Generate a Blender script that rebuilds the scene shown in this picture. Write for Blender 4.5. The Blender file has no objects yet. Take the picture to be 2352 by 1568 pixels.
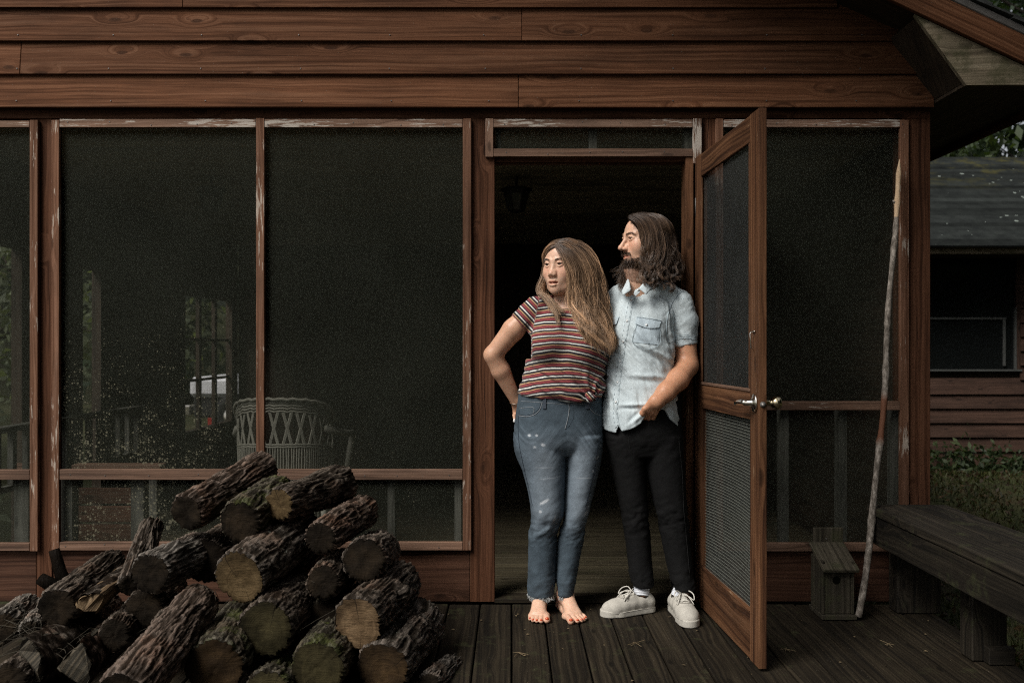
import bpy, bmesh, math, random
import numpy as np
from mathutils import Vector, Matrix, Quaternion
from mathutils.bvhtree import BVHTree

random.seed(7)
rng = np.random.default_rng(11)
scene = bpy.context.scene
COL = scene.collection

# ------------------------------------------------------------------ camera
CAM_D, CAM_H, FPX = 3.98, 1.13, 2060.0        # metres to the wall plane, eye height above the deck, focal length in px (2352 px wide frame)
cam_d = bpy.data.cameras.new('camera')
cam = bpy.data.objects.new('camera', cam_d)
COL.objects.link(cam)
cam.location = (0, -CAM_D, CAM_H)
cam.rotation_euler = (math.radians(90), 0, 0)
cam_d.sensor_width = 36
cam_d.lens = FPX / 2352 * 36
cam_d.shift_y = 0.0062
cam_d.clip_start = 0.05
cam_d.clip_end = 500
cam_d.dof.use_dof = True
cam_d.dof.focus_distance = 3.8
cam_d.dof.aperture_fstop = 3.5
scene.camera = cam

# ------------------------------------------------------------------ sky, sun, exposure
SUN_DIR = Vector((-0.46, -0.50, 0.78)).normalized()
world = bpy.data.worlds.new('World')
scene.world = world
world.use_nodes = True
wn = world.node_tree
wn.nodes.clear()
sky = wn.nodes.new('ShaderNodeTexSky')
sky.sky_type = 'NISHITA'
sky.sun_disc = False
sky.sun_elevation = math.asin(SUN_DIR.z)
sky.sun_rotation = math.atan2(SUN_DIR.x, SUN_DIR.y)
sky.air_density = 1.0
sky.dust_density = 3.0
hsv = wn.nodes.new('ShaderNodeHueSaturation')      # an overcast sky is close to grey
hsv.inputs['Saturation'].default_value = 0.22
bg = wn.nodes.new('ShaderNodeBackground')
bg.inputs['Strength'].default_value = 0.05
wo = wn.nodes.new('ShaderNodeOutputWorld')
wn.links.new(sky.outputs[0], hsv.inputs['Color'])
wn.links.new(hsv.outputs[0], bg.inputs['Color'])
wn.links.new(bg.outputs[0], wo.inputs[0])

sun_d = bpy.data.lights.new('sun', 'SUN')
sun_d.energy = 2.4
sun_d.angle = math.radians(30)                     # overcast: a broad bright patch of cloud
sun_d.color = (1.0, 0.95, 0.88)
sun = bpy.data.objects.new('sun', sun_d)
COL.objects.link(sun)
sun.rotation_euler = SUN_DIR.to_track_quat('Z', 'Y').to_euler()
sun.location = (-4, -5, 6)

scene.view_settings.view_transform = 'Standard'
scene.view_settings.look = 'None'
scene.view_settings.gamma = 1.0
scene.view_settings.use_curve_mapping = False
scene.view_settings.exposure = 1.08
scene.render.engine = 'CYCLES'
scene.cycles.use_denoising = False
scene.cycles.max_bounces = 8
scene.cycles.transparent_max_bounces = 24
scene.cycles.sample_clamp_indirect = 0.35
scene.cycles.sample_clamp_direct = 1.0
scene.cycles.filter_width = 1.15
scene.render.film_transparent = False

# ------------------------------------------------------------------ object helpers
def px(u, v, y=0.0):
    """A measured point of the photograph (2352 px wide) placed at depth y."""
    s = (CAM_D + y) / FPX
    return Vector(((u - 1176) * s, y, CAM_H - (v - 799) * s))

def r1(a, b, y=0.0):      # close-up of the couple's upper bodies
    return px((1150 + a / 2.613) / 1.0629, (480 + b / 2.613) / 1.0629, y)

def r2(a, b, y=0.0):      # close-up of their legs
    return px((1150 + a / 2.375) / 1.0629, (900 + b / 2.375) / 1.0629, y)

def pxf(u, v, z):         # a measured point lying on the horizontal plane at height z
    s = (CAM_H - z) / (v - 799)
    return Vector(((u - 1176) * s, s * FPX - CAM_D, z))

_W = {}
def wmat(o):
    return _W[o.name]

def place(o, M, parent=None):
    """Links o with world matrix M under parent."""
    COL.objects.link(o)
    if parent is not None:
        o.parent = parent
        o.matrix_parent_inverse = wmat(parent).inverted()
    o.matrix_basis = M
    _W[o.name] = M.copy()
    return o

def tag(o, label=None, cat=None, group=None, kind=None):
    if label: o['label'] = label
    if cat: o['category'] = cat
    if group: o['group'] = group
    if kind: o['kind'] = kind
    return o

def thing(name, label, cat, loc=(0, 0, 0), group=None):
    o = bpy.data.objects.new(name, None)
    o.empty_display_size = 0.1
    place(o, Matrix.Translation(Vector(loc)))
    return tag(o, label, cat, group)

def mesh_np(name, V, F, smooth=False):
    """V (n,3); F (m,3) or (m,4) array, or a list of lists."""
    me = bpy.data.meshes.new(name)
    V = np.asarray(V, dtype=np.float32)
    if isinstance(F, np.ndarray):
        m, k = F.shape
        me.vertices.add(len(V)); me.vertices.foreach_set('co', V.ravel())
        me.loops.add(m * k); me.loops.foreach_set('vertex_index', F.astype(np.int32).ravel())
        me.polygons.add(m)
        me.polygons.foreach_set('loop_start', np.arange(0, m * k, k, dtype=np.int32))
        me.polygons.foreach_set('loop_total', np.full(m, k, dtype=np.int32))
        me.update(calc_edges=True)
    else:
        me.from_pydata([tuple(map(float, v)) for v in V], [], F)
        me.update()
    if smooth:
        me.polygons.foreach_set('use_smooth', np.ones(len(me.polygons), dtype=bool))
    return me

def obj(name, me, mat=None, parent=None, M=None):
    o = bpy.data.objects.new(name, me)
    if mat is not None and len(me.materials) == 0:
        me.materials.append(mat)
    return place(o, M if M is not None else Matrix.Identity(4), parent)

def vcol(me, name, arr):
    arr = np.asarray(arr, dtype=np.float32)
    if arr.ndim == 1:
        at = me.attributes.new(name, 'FLOAT', 'POINT'); at.data.foreach_set('value', arr)
    else:
        if arr.shape[1] == 3:
            arr = np.concatenate([arr, np.ones((len(arr), 1), np.float32)], 1)
        at = me.attributes.new(name, 'FLOAT_COLOR', 'POINT'); at.data.foreach_set('color', arr.ravel())

_box = {}
def box_mesh(L, W, T, bev):
    key = (round(L, 3), round(W, 3), round(T, 4), bev)
    if key in _box: return _box[key]
    x, y, z = L / 2, W / 2, T / 2
    b = min(bev, x * .6, y * .6, z * .6)
    V, F = [], []
    if b <= 0:
        V = [(sx * x, sy * y, sz * z) for sx in (-1, 1) for sy in (-1, 1) for sz in (-1, 1)]
        F = [(0, 1, 3, 2), (4, 6, 7, 5), (0, 4, 5, 1), (2, 3, 7, 6), (0, 2, 6, 4), (1, 5, 7, 3)]
        me = mesh_np('board', V, [list(f) for f in F])
    else:
        bm = bmesh.new()
        for sx in (-1, 1):
            for sy in (-1, 1):
                for sz in (-1, 1):
                    bm.verts.new((sx * (x - b), sy * y * 1, sz * z)) if False else None
        bmesh.ops.create_cube(bm, size=1)
        for v in bm.verts: v.co = (v.co.x * 2 * x, v.co.y * 2 * y, v.co.z * 2 * z)
        bmesh.ops.bevel(bm, geom=bm.edges[:], offset=b, segments=1, affect='EDGES')
        me = bpy.data.meshes.new('board'); bm.to_mesh(me); bm.free()
    _box[key] = me
    return me

def beam(name, a, b, w, t, nrm, mat, parent=None, bev=0.0015):
    """A board from a to b (centre line); w across, t along nrm."""
    a, b, nrm = Vector(a), Vector(b), Vector(nrm).normalized()
    d = b - a
    X = d.normalized(); Z = (nrm - X * nrm.dot(X)).normalized(); Y = Z.cross(X)
    R = Matrix((X, Y, Z)).transposed().to_4x4()
    me = box_mesh(d.length, w, t, bev)
    if len(me.materials) and me.materials[0] != mat:
        key = (round(d.length, 3), round(w, 3), round(t, 4), bev, mat.name)
        if key not in _box:
            m2 = me.copy(); m2.materials.clear(); _box[key] = m2
        me = _box[key]
    return obj(name, me, mat, parent, Matrix.Translation((a + b) / 2) @ R)

def box(name, lo, hi, mat, parent=None, bev=0.002, along=None):
    """Axis-aligned board; the grain runs along the longest side unless told."""
    lo, hi = Vector(lo), Vector(hi); d = hi - lo; c = (lo + hi) / 2
    ax = along if along is not None else max(range(3), key=lambda i: d[i])
    e = Vector((0, 0, 0)); e[ax] = d[ax] / 2
    rest = [i for i in range(3) if i != ax]
    tn = min(rest, key=lambda i: d[i]); wd = [i for i in rest if i != tn][0]
    n = Vector((0, 0, 0)); n[tn] = 1
    return beam(name, c - e, c + e, d[wd], d[tn], n, mat, parent, bev)

def tube_np(pts, rad, sides=6, caps=True, twist=0.0):
    """Numpy tube along pts; returns V, F (list)."""
    P = np.asarray(pts, dtype=float); n = len(P)
    rad = np.broadcast_to(np.asarray(rad, dtype=float), (n,))
    T = np.gradient(P, axis=0); T /= np.linalg.norm(T, axis=1)[:, None] + 1e-12
    up = np.array([0, 0, 1.0]) if abs(T[0, 2]) < .9 else np.array([1.0, 0, 0])
    N = np.zeros_like(P); prev = up
    for i in range(n):
        v = prev - T[i] * prev.dot(T[i]); v /= np.linalg.norm(v) + 1e-12
        N[i] = v; prev = v
    B = np.cross(T, N)
    th = np.linspace(0, 2 * np.pi, sides, endpoint=False)
    V = P[:, None, :] + rad[:, None, None] * (np.cos(th)[None, :, None] * N[:, None, :] + np.sin(th)[None, :, None] * B[:, None, :])
    V = V.reshape(-1, 3)
    F = []
    for i in range(n - 1):
        for j in range(sides):
            j2 = (j + 1) % sides
            F.append([i * sides + j, i * sides + j2, (i + 1) * sides + j2, (i + 1) * sides + j])
    if caps:
        F.append(list(range(sides))[::-1]); F.append([(n - 1) * sides + j for j in range(sides)])
    return V, F

class MB:
    """Collects shapes into ONE mesh."""
    def __init__(s): s.V = []; s.F = []; s.n = 0
    def add(s, V, F):
        V = np.asarray(V, dtype=float)
        s.V.append(V); s.F += [[i + s.n for i in f] for f in (F.tolist() if isinstance(F, np.ndarray) else F)]; s.n += len(V)
        return s
    def tube(s, pts, r, sides=6, caps=True): return s.add(*tube_np(pts, r, sides, caps))
    def box(s, lo, hi, M=None):
        V = np.array([(x, y, z) for x in (lo[0], hi[0]) for y in (lo[1], hi[1]) for z in (lo[2], hi[2])], float)
        if M is not None: V = V @ np.array(M.to_3x3()).T + np.array(M.translation)
        return s.add(V, [[0, 1, 3, 2], [4, 6, 7, 5], [0, 4, 5, 1], [2, 3, 7, 6], [0, 2, 6, 4], [1, 5, 7, 3]])
    def lathe(s, prof, c=(0, 0, 0), axis=(0, 0, 1), sides=20):
        """prof: (r, h) pairs."""
        A = Vector(axis).normalized(); q = A.to_track_quat('Z', 'Y').to_matrix()
        th = np.linspace(0, 2 * np.pi, sides, endpoint=False)
        V = np.array([[r * math.cos(t), r * math.sin(t), h] for r, h in prof for t in th]) @ np.array(q).T + np.array(c)
        F = []
        for i in range(len(prof) - 1):
            for j in range(sides):
                j2 = (j + 1) % sides
                F.append([i * sides + j, i * sides + j2, (i + 1) * sides + j2, (i + 1) * sides + j])
        F.append(list(range(sides))[::-1]); F.append([(len(prof) - 1) * sides + j for j in range(sides)])
        return s.add(V, F)
    def ball(s, c, r, seg=10):
        r = (r, r, r) if not hasattr(r, '__len__') else r
        prof = [(max(1e-4, math.sin(math.pi * i / seg)), -math.cos(math.pi * i / seg)) for i in range(seg + 1)]
        m = MB().lathe(prof, sides=seg * 2)
        return s.add(m.V[0] * np.array(r) + np.array(c), m.F)
    def build(s, name, mat, parent=None, smooth=False):
        V = np.concatenate(s.V) if s.V else np.zeros((0, 3))
        return obj(name, mesh_np(name, V, s.F, smooth), mat, parent)

# ------------------------------------------------------------------ numpy noise
def _hash(i, j, k, seed):
    h = (i * 374761393 + j * 668265263 + k * 2147483647 + seed * 1274126177) & 0xFFFFFFFF
    h = ((h ^ (h >> 13)) * 1274126177) & 0xFFFFFFFF
    h = ((h ^ (h >> 16)) * 2246822519) & 0xFFFFFFFF
    return ((h ^ (h >> 15)) & 0xFFFFFF) / float(0xFFFFFF)

def vnoise(P, seed=0):
    P = np.asarray(P, dtype=float); I = np.floor(P).astype(np.int64); f = P - I
    f = f * f * f * (f * (f * 6 - 15) + 10)
    i, j, k = I[:, 0], I[:, 1], I[:, 2]; x, y, z = f[:, 0], f[:, 1], f[:, 2]
    r = 0
    for a in (0, 1):
        for b in (0, 1):
            for c in (0, 1):
                r = r + _hash(i + a, j + b, k + c, seed) * (x if a else 1 - x) * (y if b else 1 - y) * (z if c else 1 - z)
    return r * 2 - 1

def fbm(P, octv=4, seed=0, gain=.5):
    P = np.asarray(P, dtype=float); s = 0; a = 1
    for o in range(octv):
        s = s + a * vnoise(P * 2 ** o, seed + o); a *= gain
    return s

def sstep(a, b, x):
    t = np.clip((x - a) / (b - a), 0, 1); return t * t * (3 - 2 * t)
# ------------------------------------------------------------------ material helpers
def N(nt, typ, ins=None, **props):
    n = nt.nodes.new(typ)
    for k, v in props.items(): setattr(n, k, v)
    for k, v in (ins or {}).items():
        s = n.inputs[k]
        if isinstance(v, bpy.types.NodeSocket): nt.links.new(v, s)
        else: s.default_value = v
    return n

def newmat(name, rough=.7, spec=.3):
    m = bpy.data.materials.new(name); m.use_nodes = True
    nt = m.node_tree; b = nt.nodes['Principled BSDF']
    b.inputs['Roughness'].default_value = rough
    b.inputs['Specular IOR Level'].default_value = spec
    return m, nt, b

def math_(nt, op, a, b=0.0, c=0.0, clamp=False):
    n = nt.nodes.new('ShaderNodeMath'); n.operation = op; n.use_clamp = clamp
    for i, v in enumerate((a, b, c)):
        if isinstance(v, bpy.types.NodeSocket): nt.links.new(v, n.inputs[i])
        else: n.inputs[i].default_value = v
    return n.outputs[0]

def ramp(nt, fac, stops, interp='LINEAR'):
    n = nt.nodes.new('ShaderNodeValToRGB'); cr = n.color_ramp; cr.interpolation = interp
    while len(cr.elements) > len(stops): cr.elements.remove(cr.elements[-1])
    while len(cr.elements) < len(stops): cr.elements.new(1.0)
    for e, (p, c) in zip(cr.elements, stops):
        e.position = p; e.color = (c, c, c, 1) if not hasattr(c, '__len__') else (*c[:3], 1)
    nt.links.new(fac, n.inputs[0])
    return n.outputs[0]

def mixc(nt, fac, a, b, mode='MIX'):
    n = nt.nodes.new('ShaderNodeMix'); n.data_type = 'RGBA'; n.blend_type = mode
    for i, v in ((0, fac), (6, a), (7, b)):
        s = n.inputs[i]
        if isinstance(v, bpy.types.NodeSocket): nt.links.new(v, s)
        elif i == 0: s.default_value = v
        else: s.default_value = (v, v, v, 1) if not hasattr(v, '__len__') else (*v[:3], 1)
    return n.outputs[2]

def objcoord(nt, rnd=40.0):
    tc = N(nt, 'ShaderNodeTexCoord').outputs['Object']
    r = N(nt, 'ShaderNodeObjectInfo').outputs['Random']
    off = N(nt, 'ShaderNodeCombineXYZ', {0: math_(nt, 'MULTIPLY', r, rnd), 1: math_(nt, 'MULTIPLY', r, rnd * 1.7), 2: math_(nt, 'MULTIPLY', r, rnd * .6)}).outputs[0]
    v = N(nt, 'ShaderNodeVectorMath', {0: tc, 1: off}, operation='ADD').outputs[0]
    return tc, v, r

def scaled(nt, v, s):
    return N(nt, 'ShaderNodeVectorMath', {0: v, 1: s}, operation='MULTIPLY').outputs[0]

def noise(nt, v, scale, detail=4, rough=.55, dist=0.0, color=False):
    n = N(nt, 'ShaderNodeTexNoise', {'Vector': v, 'Scale': scale, 'Detail': detail, 'Roughness': rough, 'Distortion': dist})
    return n.outputs[1 if color else 0]

def bump(nt, bsdf, h, strength, dist=.01):
    b = N(nt, 'ShaderNodeBump', {'Height': h, 'Strength': strength, 'Distance': dist})
    nt.links.new(b.outputs[0], bsdf.inputs['Normal'])

def wood(name, dark, mid, light, fx=.9, fy=72., knots=1.0, wear=0.0, wearcol=(.34, .30, .26), rough=.72, spec=.25, bmp=.35, moss=0.0, dirt=0.0, crack=0.0):
    """Weathered sawn boards; the grain runs along each board's own X axis."""
    m, nt, b = newmat(name, rough, spec)
    tc, v, r = objcoord(nt)
    s = N(nt, 'ShaderNodeSeparateXYZ', {0: v}).outputs
    yy = math_(nt, 'ADD', s[1], math_(nt, 'MULTIPLY', s[2], .7))
    warp = noise(nt, scaled(nt, v, (1.3, 5, 5)), 1.0, 2)
    g = math_(nt, 'ADD', math_(nt, 'MULTIPLY', yy, fy), math_(nt, 'MULTIPLY', warp, 3.5))
    core = None
    if knots > 0:
        kv = N(nt, 'ShaderNodeCombineXYZ', {0: math_(nt, 'MULTIPLY', s[0], 3.0), 1: math_(nt, 'MULTIPLY', yy, 9.), 2: 0.0}).outputs[0]
        kv = N(nt, 'ShaderNodeVectorMath', {0: kv, 1: scaled(nt, noise(nt, v, 3.0, 2, color=True), (.25, .25, 0))}, operation='ADD').outputs[0]
        vo = N(nt, 'ShaderNodeTexVoronoi', {'Vector': kv, 'Scale': 1.0, 'Randomness': .85}, voronoi_dimensions='2D')
        sel = N(nt, 'ShaderNodeSeparateColor', {0: vo.outputs['Color']}).outputs[0]
        on = math_(nt, 'GREATER_THAN', sel, .58)
        halo = math_(nt, 'MULTIPLY', on, ramp(nt, vo.outputs['Distance'], [(0, 1.), (.12, .55), (.4, 0.)], 'EASE'))
        core = math_(nt, 'MULTIPLY', on, ramp(nt, vo.outputs['Distance'], [(.0, 1.), (.06, .8), (.105, 0.)], 'EASE'))
        g = math_(nt, 'ADD', g, math_(nt, 'MULTIPLY', halo, 6.0 * knots))
    gv = N(nt, 'ShaderNodeCombineXYZ', {0: math_(nt, 'MULTIPLY', s[0], fx), 1: g, 2: 0.0}).outputs[0]
    gr = noise(nt, gv, 1.0, 5, .62)
    col = ramp(nt, gr, [(.28, tuple(.8 * c for c in dark)), (.38, dark), (.50, mid), (.64, light), (.8, mid)])
    fine = noise(nt, scaled(nt, v, (9, 330, 330)), 1.0, 3)
    col = mixc(nt, .45, col, ramp(nt, fine, [(.3, .55), (.7, 1.25)]), 'MULTIPLY')
    big = noise(nt, scaled(nt, v, (1.2, 4, 4)), 1.6, 4, .6)
    col = mixc(nt, 1.0, col, ramp(nt, big, [(.25, .50), (.5, 1.0), (.75, 1.28)]), 'MULTIPLY')
    col = mixc(nt, 1.0, col, ramp(nt, r, [(0, .8), (1, 1.15)]), 'MULTIPLY')
    if core is not None:
        col = mixc(nt, math_(nt, 'MULTIPLY', core, .8), col, tuple(.25 * c for c in mid))
    if wear > 0:
        w1 = noise(nt, scaled(nt, v, (11, 120, 120)), 1.0, 5, .65)
        w2 = noise(nt, scaled(nt, v, (4, 6, 6)), 1.0, 3)
        w = math_(nt, 'ADD', w1, math_(nt, 'MULTIPLY', w2, .8))
        mk = ramp(nt, math_(nt, 'MULTIPLY', w, .5), [(.59 - .15 * wear, 0.), (.615 - .15 * wear, 1.)])
        col = mixc(nt, math_(nt, 'MULTIPLY', mk, .75), col, wearcol)
    if crack > 0:
        sl = N(nt, 'ShaderNodeSeparateXYZ', {0: tc}).outputs
        for off, wd in ((.012, .0014), (-.017, .0009)):
            wob = math_(nt, 'MULTIPLY', math_(nt, 'SUBTRACT', noise(nt, scaled(nt, v, (2.5, .2, .2)), 1., 4, .6), .5), .05)
            wid = math_(nt, 'MULTIPLY', ramp(nt, noise(nt, scaled(nt, v, (1.7, .1, .1)), 1.3, 2), [(.44, 0), (.6, 1)]), wd * crack)
            mk = math_(nt, 'LESS_THAN', math_(nt, 'ABSOLUTE', math_(nt, 'ADD', math_(nt, 'SUBTRACT', sl[1], off), wob)), wid)
            col = mixc(nt, math_(nt, 'MULTIPLY', mk, .9), col, (.006, .003, .002))
    if moss > 0:
        mo = noise(nt, scaled(nt, v, (1, 1, 1)), 9, 5, .7)
        mk = ramp(nt, mo, [(.62 - .2 * moss, 0.), (.76 - .2 * moss, 1.)])
        col = mixc(nt, math_(nt, 'MULTIPLY', mk, .6), col, (.045, .048, .022))
    if dirt > 0:
        vo = N(nt, 'ShaderNodeTexVoronoi', {'Vector': v, 'Scale': 55.})
        mk = math_(nt, 'LESS_THAN', vo.outputs['Distance'], .1 * dirt)
        mk = math_(nt, 'MULTIPLY', mk, math_(nt, 'GREATER_THAN', N(nt, 'ShaderNodeSeparateColor', {0: vo.outputs['Color']}).outputs[0], .6))
        col = mixc(nt, math_(nt, 'MULTIPLY', mk, .7), col, (.16, .14, .11))
    nt.links.new(col, b.inputs['Base Color'])
    rr = ramp(nt, gr, [(.3, min(1, rough + .12)), (.7, rough - .08)])
    nt.links.new(rr, b.inputs['Roughness'])
    h = math_(nt, 'ADD', gr, math_(nt, 'MULTIPLY', fine, .4))
    bump(nt, b, h, bmp, .004)
    return m

def plain(name, col, rough=.6, spec=.3, metal=0., var=.15, scale=20., bmp=0.):
    m, nt, b = newmat(name, rough, spec)
    b.inputs['Metallic'].default_value = metal
    tc, v, r = objcoord(nt)
    n = noise(nt, v, scale, 5, .6)
    c = mixc(nt, 1.0, col, ramp(nt, n, [(.25, 1 - var), (.75, 1 + var)]), 'MULTIPLY')
    nt.links.new(c, b.inputs['Base Color'])
    if bmp: bump(nt, b, n, bmp, .004)
    return m

def screen_mat(name, col=(.045, .047, .036), dens=.34, specks=0.0):
    """Fine insect screen, too fine to see its wires: partly clear, partly matt wire and dust."""
    m, nt, b = newmat(name, .8, .1)
    tc, v, r = objcoord(nt, 9.)
    out = nt.nodes['Material Output']
    tr = N(nt, 'ShaderNodeBsdfTransparent')
    cl = noise(nt, v, 2.2, 4, .6)
    d = ramp(nt, cl, [(.3, dens * .8), (.7, dens * 1.2)])
    weave = noise(nt, scaled(nt, v, (420, 420, 420)), 1., 2)
    d = math_(nt, 'MULTIPLY', d, ramp(nt, weave, [(.3, .8), (.7, 1.2)]))
    c = mixc(nt, 1., col, ramp(nt, noise(nt, v, 130., 2), [(.3, .7), (.7, 1.3)]), 'MULTIPLY')
    if specks:
        s = N(nt, 'ShaderNodeSeparateXYZ', {0: tc}).outputs
        low = ramp(nt, s[1], [(.0, 1.), (.5, 0.)])            # nearer the sill: more splash dirt and lichen
        low = math_(nt, 'MULTIPLY', math_(nt, 'MULTIPLY_ADD', s[1], -1.0, .36, clamp=True), ramp(nt, math_(nt, 'MULTIPLY_ADD', s[0], .5, .5), [(.40, 1.), (.52, .22), (.75, .3)]))
        cl2 = noise(nt, v, 5.5, 3, .7)
        vo = N(nt, 'ShaderNodeTexVoronoi', {'Vector': v, 'Scale': 85., 'Randomness': 1.})
        thr = math_(nt, 'MULTIPLY', math_(nt, 'MULTIPLY', ramp(nt, cl2, [(.30, .05), (.62, 1.)]), low), 1.0 * specks)
        rnd = N(nt, 'ShaderNodeSeparateColor', {0: vo.outputs['Color']}).outputs[0]
        mk = math_(nt, 'LESS_THAN', vo.outputs['Distance'], math_(nt, 'MULTIPLY', thr, math_(nt, 'POWER', rnd, 1.6)))
        vo2 = N(nt, 'ShaderNodeTexVoronoi', {'Vector': v, 'Scale': 190., 'Randomness': 1.})
        rnd2 = N(nt, 'ShaderNodeSeparateColor', {0: vo2.outputs['Color']}).outputs[0]
        mk2 = math_(nt, 'LESS_THAN', vo2.outputs['Distance'], math_(nt, 'MULTIPLY', thr, math_(nt, 'POWER', rnd2, 1.2)))
        mk = math_(nt, 'MAXIMUM', mk, math_(nt, 'MULTIPLY', mk2, .7))
        c = mixc(nt, mk, c, (.11, .105, .072))
        d = math_(nt, 'MAXIMUM', d, math_(nt, 'MULTIPLY', mk, .75))
    nt.links.new(c, b.inputs['Base Color'])
    mx = N(nt, 'ShaderNodeMixShader', {0: d, 1: tr.outputs[0], 2: b.outputs[0]})
    nt.links.new(mx.outputs[0], out.inputs[0])
    return m

def attr_col(nt, name):
    return N(nt, 'ShaderNodeAttribute', attribute_name=name).outputs['Color']
def attr_fac(nt, name):
    return N(nt, 'ShaderNodeAttribute', attribute_name=name).outputs['Fac']

# ------------------------------------------------------------------ signed-distance modelling (bodies, clothes, shoes)
class Field:
    def __init__(s, xs, ys, zs):
        s.xs, s.ys, s.zs = [np.asarray(a, dtype=np.float32) for a in (xs, ys, zs)]
        s.F = np.full((len(xs), len(ys), len(zs)), .3, np.float32)
    @staticmethod
    def box(lo, hi, h):
        return Field(*[np.arange(lo[i], hi[i] + h, h) for i in range(3)])
    def _sl(s, lo, hi):
        r = []
        for a, l, h in zip((s.xs, s.ys, s.zs), lo, hi):
            i0 = max(0, int(np.searchsorted(a, l)) - 1); i1 = min(len(a), int(np.searchsorted(a, h)) + 1)
            if i1 <= i0: return None
            r.append(slice(i0, i1))
        return tuple(r)
    def put(s, fn, lo, hi, k=.01, op='add', pad=None):
        pad = pad if pad is not None else k * 2 + .012
        sl = s._sl([l - pad for l in lo], [h + pad for h in hi])
        if sl is None: return
        X = s.xs[sl[0]][:, None, None]; Y = s.ys[sl[1]][None, :, None]; Z = s.zs[sl[2]][None, None, :]
        d = fn(X, Y, Z); A = s.F[sl]
        if op == 'add':
            h = np.clip(.5 + .5 * (A - d) / k, 0, 1); s.F[sl] = A + (d - A) * h - k * h * (1 - h)
        elif op == 'sub':
            h = np.clip(.5 - .5 * (A + d) / k, 0, 1); s.F[sl] = A + (-d - A) * h + k * h * (1 - h)
        else:
            s.F[sl] = np.maximum(A, d)
    def seg(s, a, b, ra, rb, k=.01, op='add', flat=None):
        """Round cone a-b; flat = (unit vector, factor) squashes it along that vector."""
        a, b = np.asarray(a, np.float32), np.asarray(b, np.float32); ab = b - a; L2 = float(ab @ ab) + 1e-12
        def fn(X, Y, Z):
            px_, py_, pz_ = X - a[0], Y - a[1], Z - a[2]
            t = np.clip((px_ * ab[0] + py_ * ab[1] + pz_ * ab[2]) / L2, 0, 1)
            dx, dy, dz = px_ - t * ab[0], py_ - t * ab[1], pz_ - t * ab[2]
            if flat is not None:
                f, q = flat; e = (dx * f[0] + dy * f[1] + dz * f[2]) * (q - 1)
                dx, dy, dz = dx + e * f[0], dy + e * f[1], dz + e * f[2]
            return np.sqrt(dx * dx + dy * dy + dz * dz) - (ra + (rb - ra) * t)
        m = max(ra, rb)
        s.put(fn, np.minimum(a, b) - m, np.maximum(a, b) + m, k, op)
    def chain(s, pts, rads, k=.01, op='add', flat=None):
        for i in range(len(pts) - 1): s.seg(pts[i], pts[i + 1], rads[i], rads[i + 1], k, op, flat)
    def ell(s, c, r, k=.01, R=None, op='add'):
        c = np.asarray(c, np.float32); r = np.asarray(r, np.float32); m = float(r.max())
        R = np.eye(3) if R is None else np.array(R)
        def fn(X, Y, Z):
            x, y, z = X - c[0], Y - c[1], Z - c[2]
            q = [(R[0, i] * x + R[1, i] * y + R[2, i] * z) / r[i] for i in range(3)]
            k0 = np.sqrt(q[0] ** 2 + q[1] ** 2 + q[2] ** 2)
            k1 = np.sqrt((q[0] / r[0]) ** 2 + (q[1] / r[1]) ** 2 + (q[2] / r[2]) ** 2) + 1e-6
            return k0 * (k0 - 1) / k1
        s.put(fn, c - m, c + m, k, op)
    def loft(s, secs, k=.01, op='add', p=2.0, round_=.01):
        """secs: (z, cx, cy, rx, ry), any order; smooth elliptical sections stacked in z."""
        S = np.array(sorted(secs, key=lambda q: q[0]), np.float32); z = S[:, 0]
        def ip(zz, col):
            # monotone-ish cubic through the sections
            m = np.gradient(S[:, col], z); i = np.clip(np.searchsorted(z, zz) - 1, 0, len(z) - 2)
            h = z[i + 1] - z[i]; t = np.clip((zz - z[i]) / h, 0, 1)
            return ((2 * t**3 - 3 * t**2 + 1) * S[i, col] + (t**3 - 2 * t**2 + t) * h * m[i] + (-2 * t**3 + 3 * t**2) * S[i + 1, col] + (t**3 - t**2) * h * m[i + 1])
        def fn(X, Y, Z):
            zz = Z[0, 0]
            cx, cy, rx, ry = [ip(zz, c).astype(np.float32)[None, None, :] for c in (1, 2, 3, 4)]
            u = np.abs(X - cx) / rx; v = np.abs(Y - cy) / ry
            g = (u**p + v**p) ** (1 / p)
            gx = np.sqrt((u / rx) ** 2 + (v / ry) ** 2) / np.maximum(np.sqrt(u * u + v * v), 1e-4)
            d = (g - 1) / np.maximum(gx, 1e-3)
            dz = np.maximum(z[0] - Z, Z - z[-1])
            return np.where(dz > -round_, np.sqrt(np.maximum(d + round_, 0) ** 2 + np.maximum(dz + round_, 0) ** 2) - round_ + np.minimum(np.maximum(d + round_, dz + round_), 0), d)
        mx = S[:, 1:3].max(0) + S[:, 3:].max(0); mn = S[:, 1:3].min(0) - S[:, 3:].max(0)
        s.put(fn, (mn[0], mn[1], z[0]), (mx[0], mx[1], z[-1]), k, op)
    def plane(s, n, d, op='max'):
        """keep n.p < d"""
        n = np.asarray(n, np.float32)
        X = s.xs[:, None, None]; Y = s.ys[None, :, None]; Z = s.zs[None, None, :]
        s.F = np.maximum(s.F, X * n[0] + Y * n[1] + Z * n[2] - d).astype(np.float32)
    def mesh(s):
        """Naive surface nets."""
        F = s.F; F[[0, -1]] = .3; F[:, [0, -1]] = .3; F[:, :, [0, -1]] = .3
        I = F < 0
        nx, ny, nz = [n - 1 for n in F.shape]
        cnt = np.zeros((nx, ny, nz), np.uint8)
        for a in (0, 1):
            for b in (0, 1):
                for c in (0, 1): cnt += I[a:a + nx, b:b + ny, c:c + nz]
        cells = np.argwhere((cnt > 0) & (cnt < 8))
        idx = np.full((nx, ny, nz), -1, np.int32)
        idx[cells[:, 0], cells[:, 1], cells[:, 2]] = np.arange(len(cells))
        ci, cj, ck = cells.T
        val = {}
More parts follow.
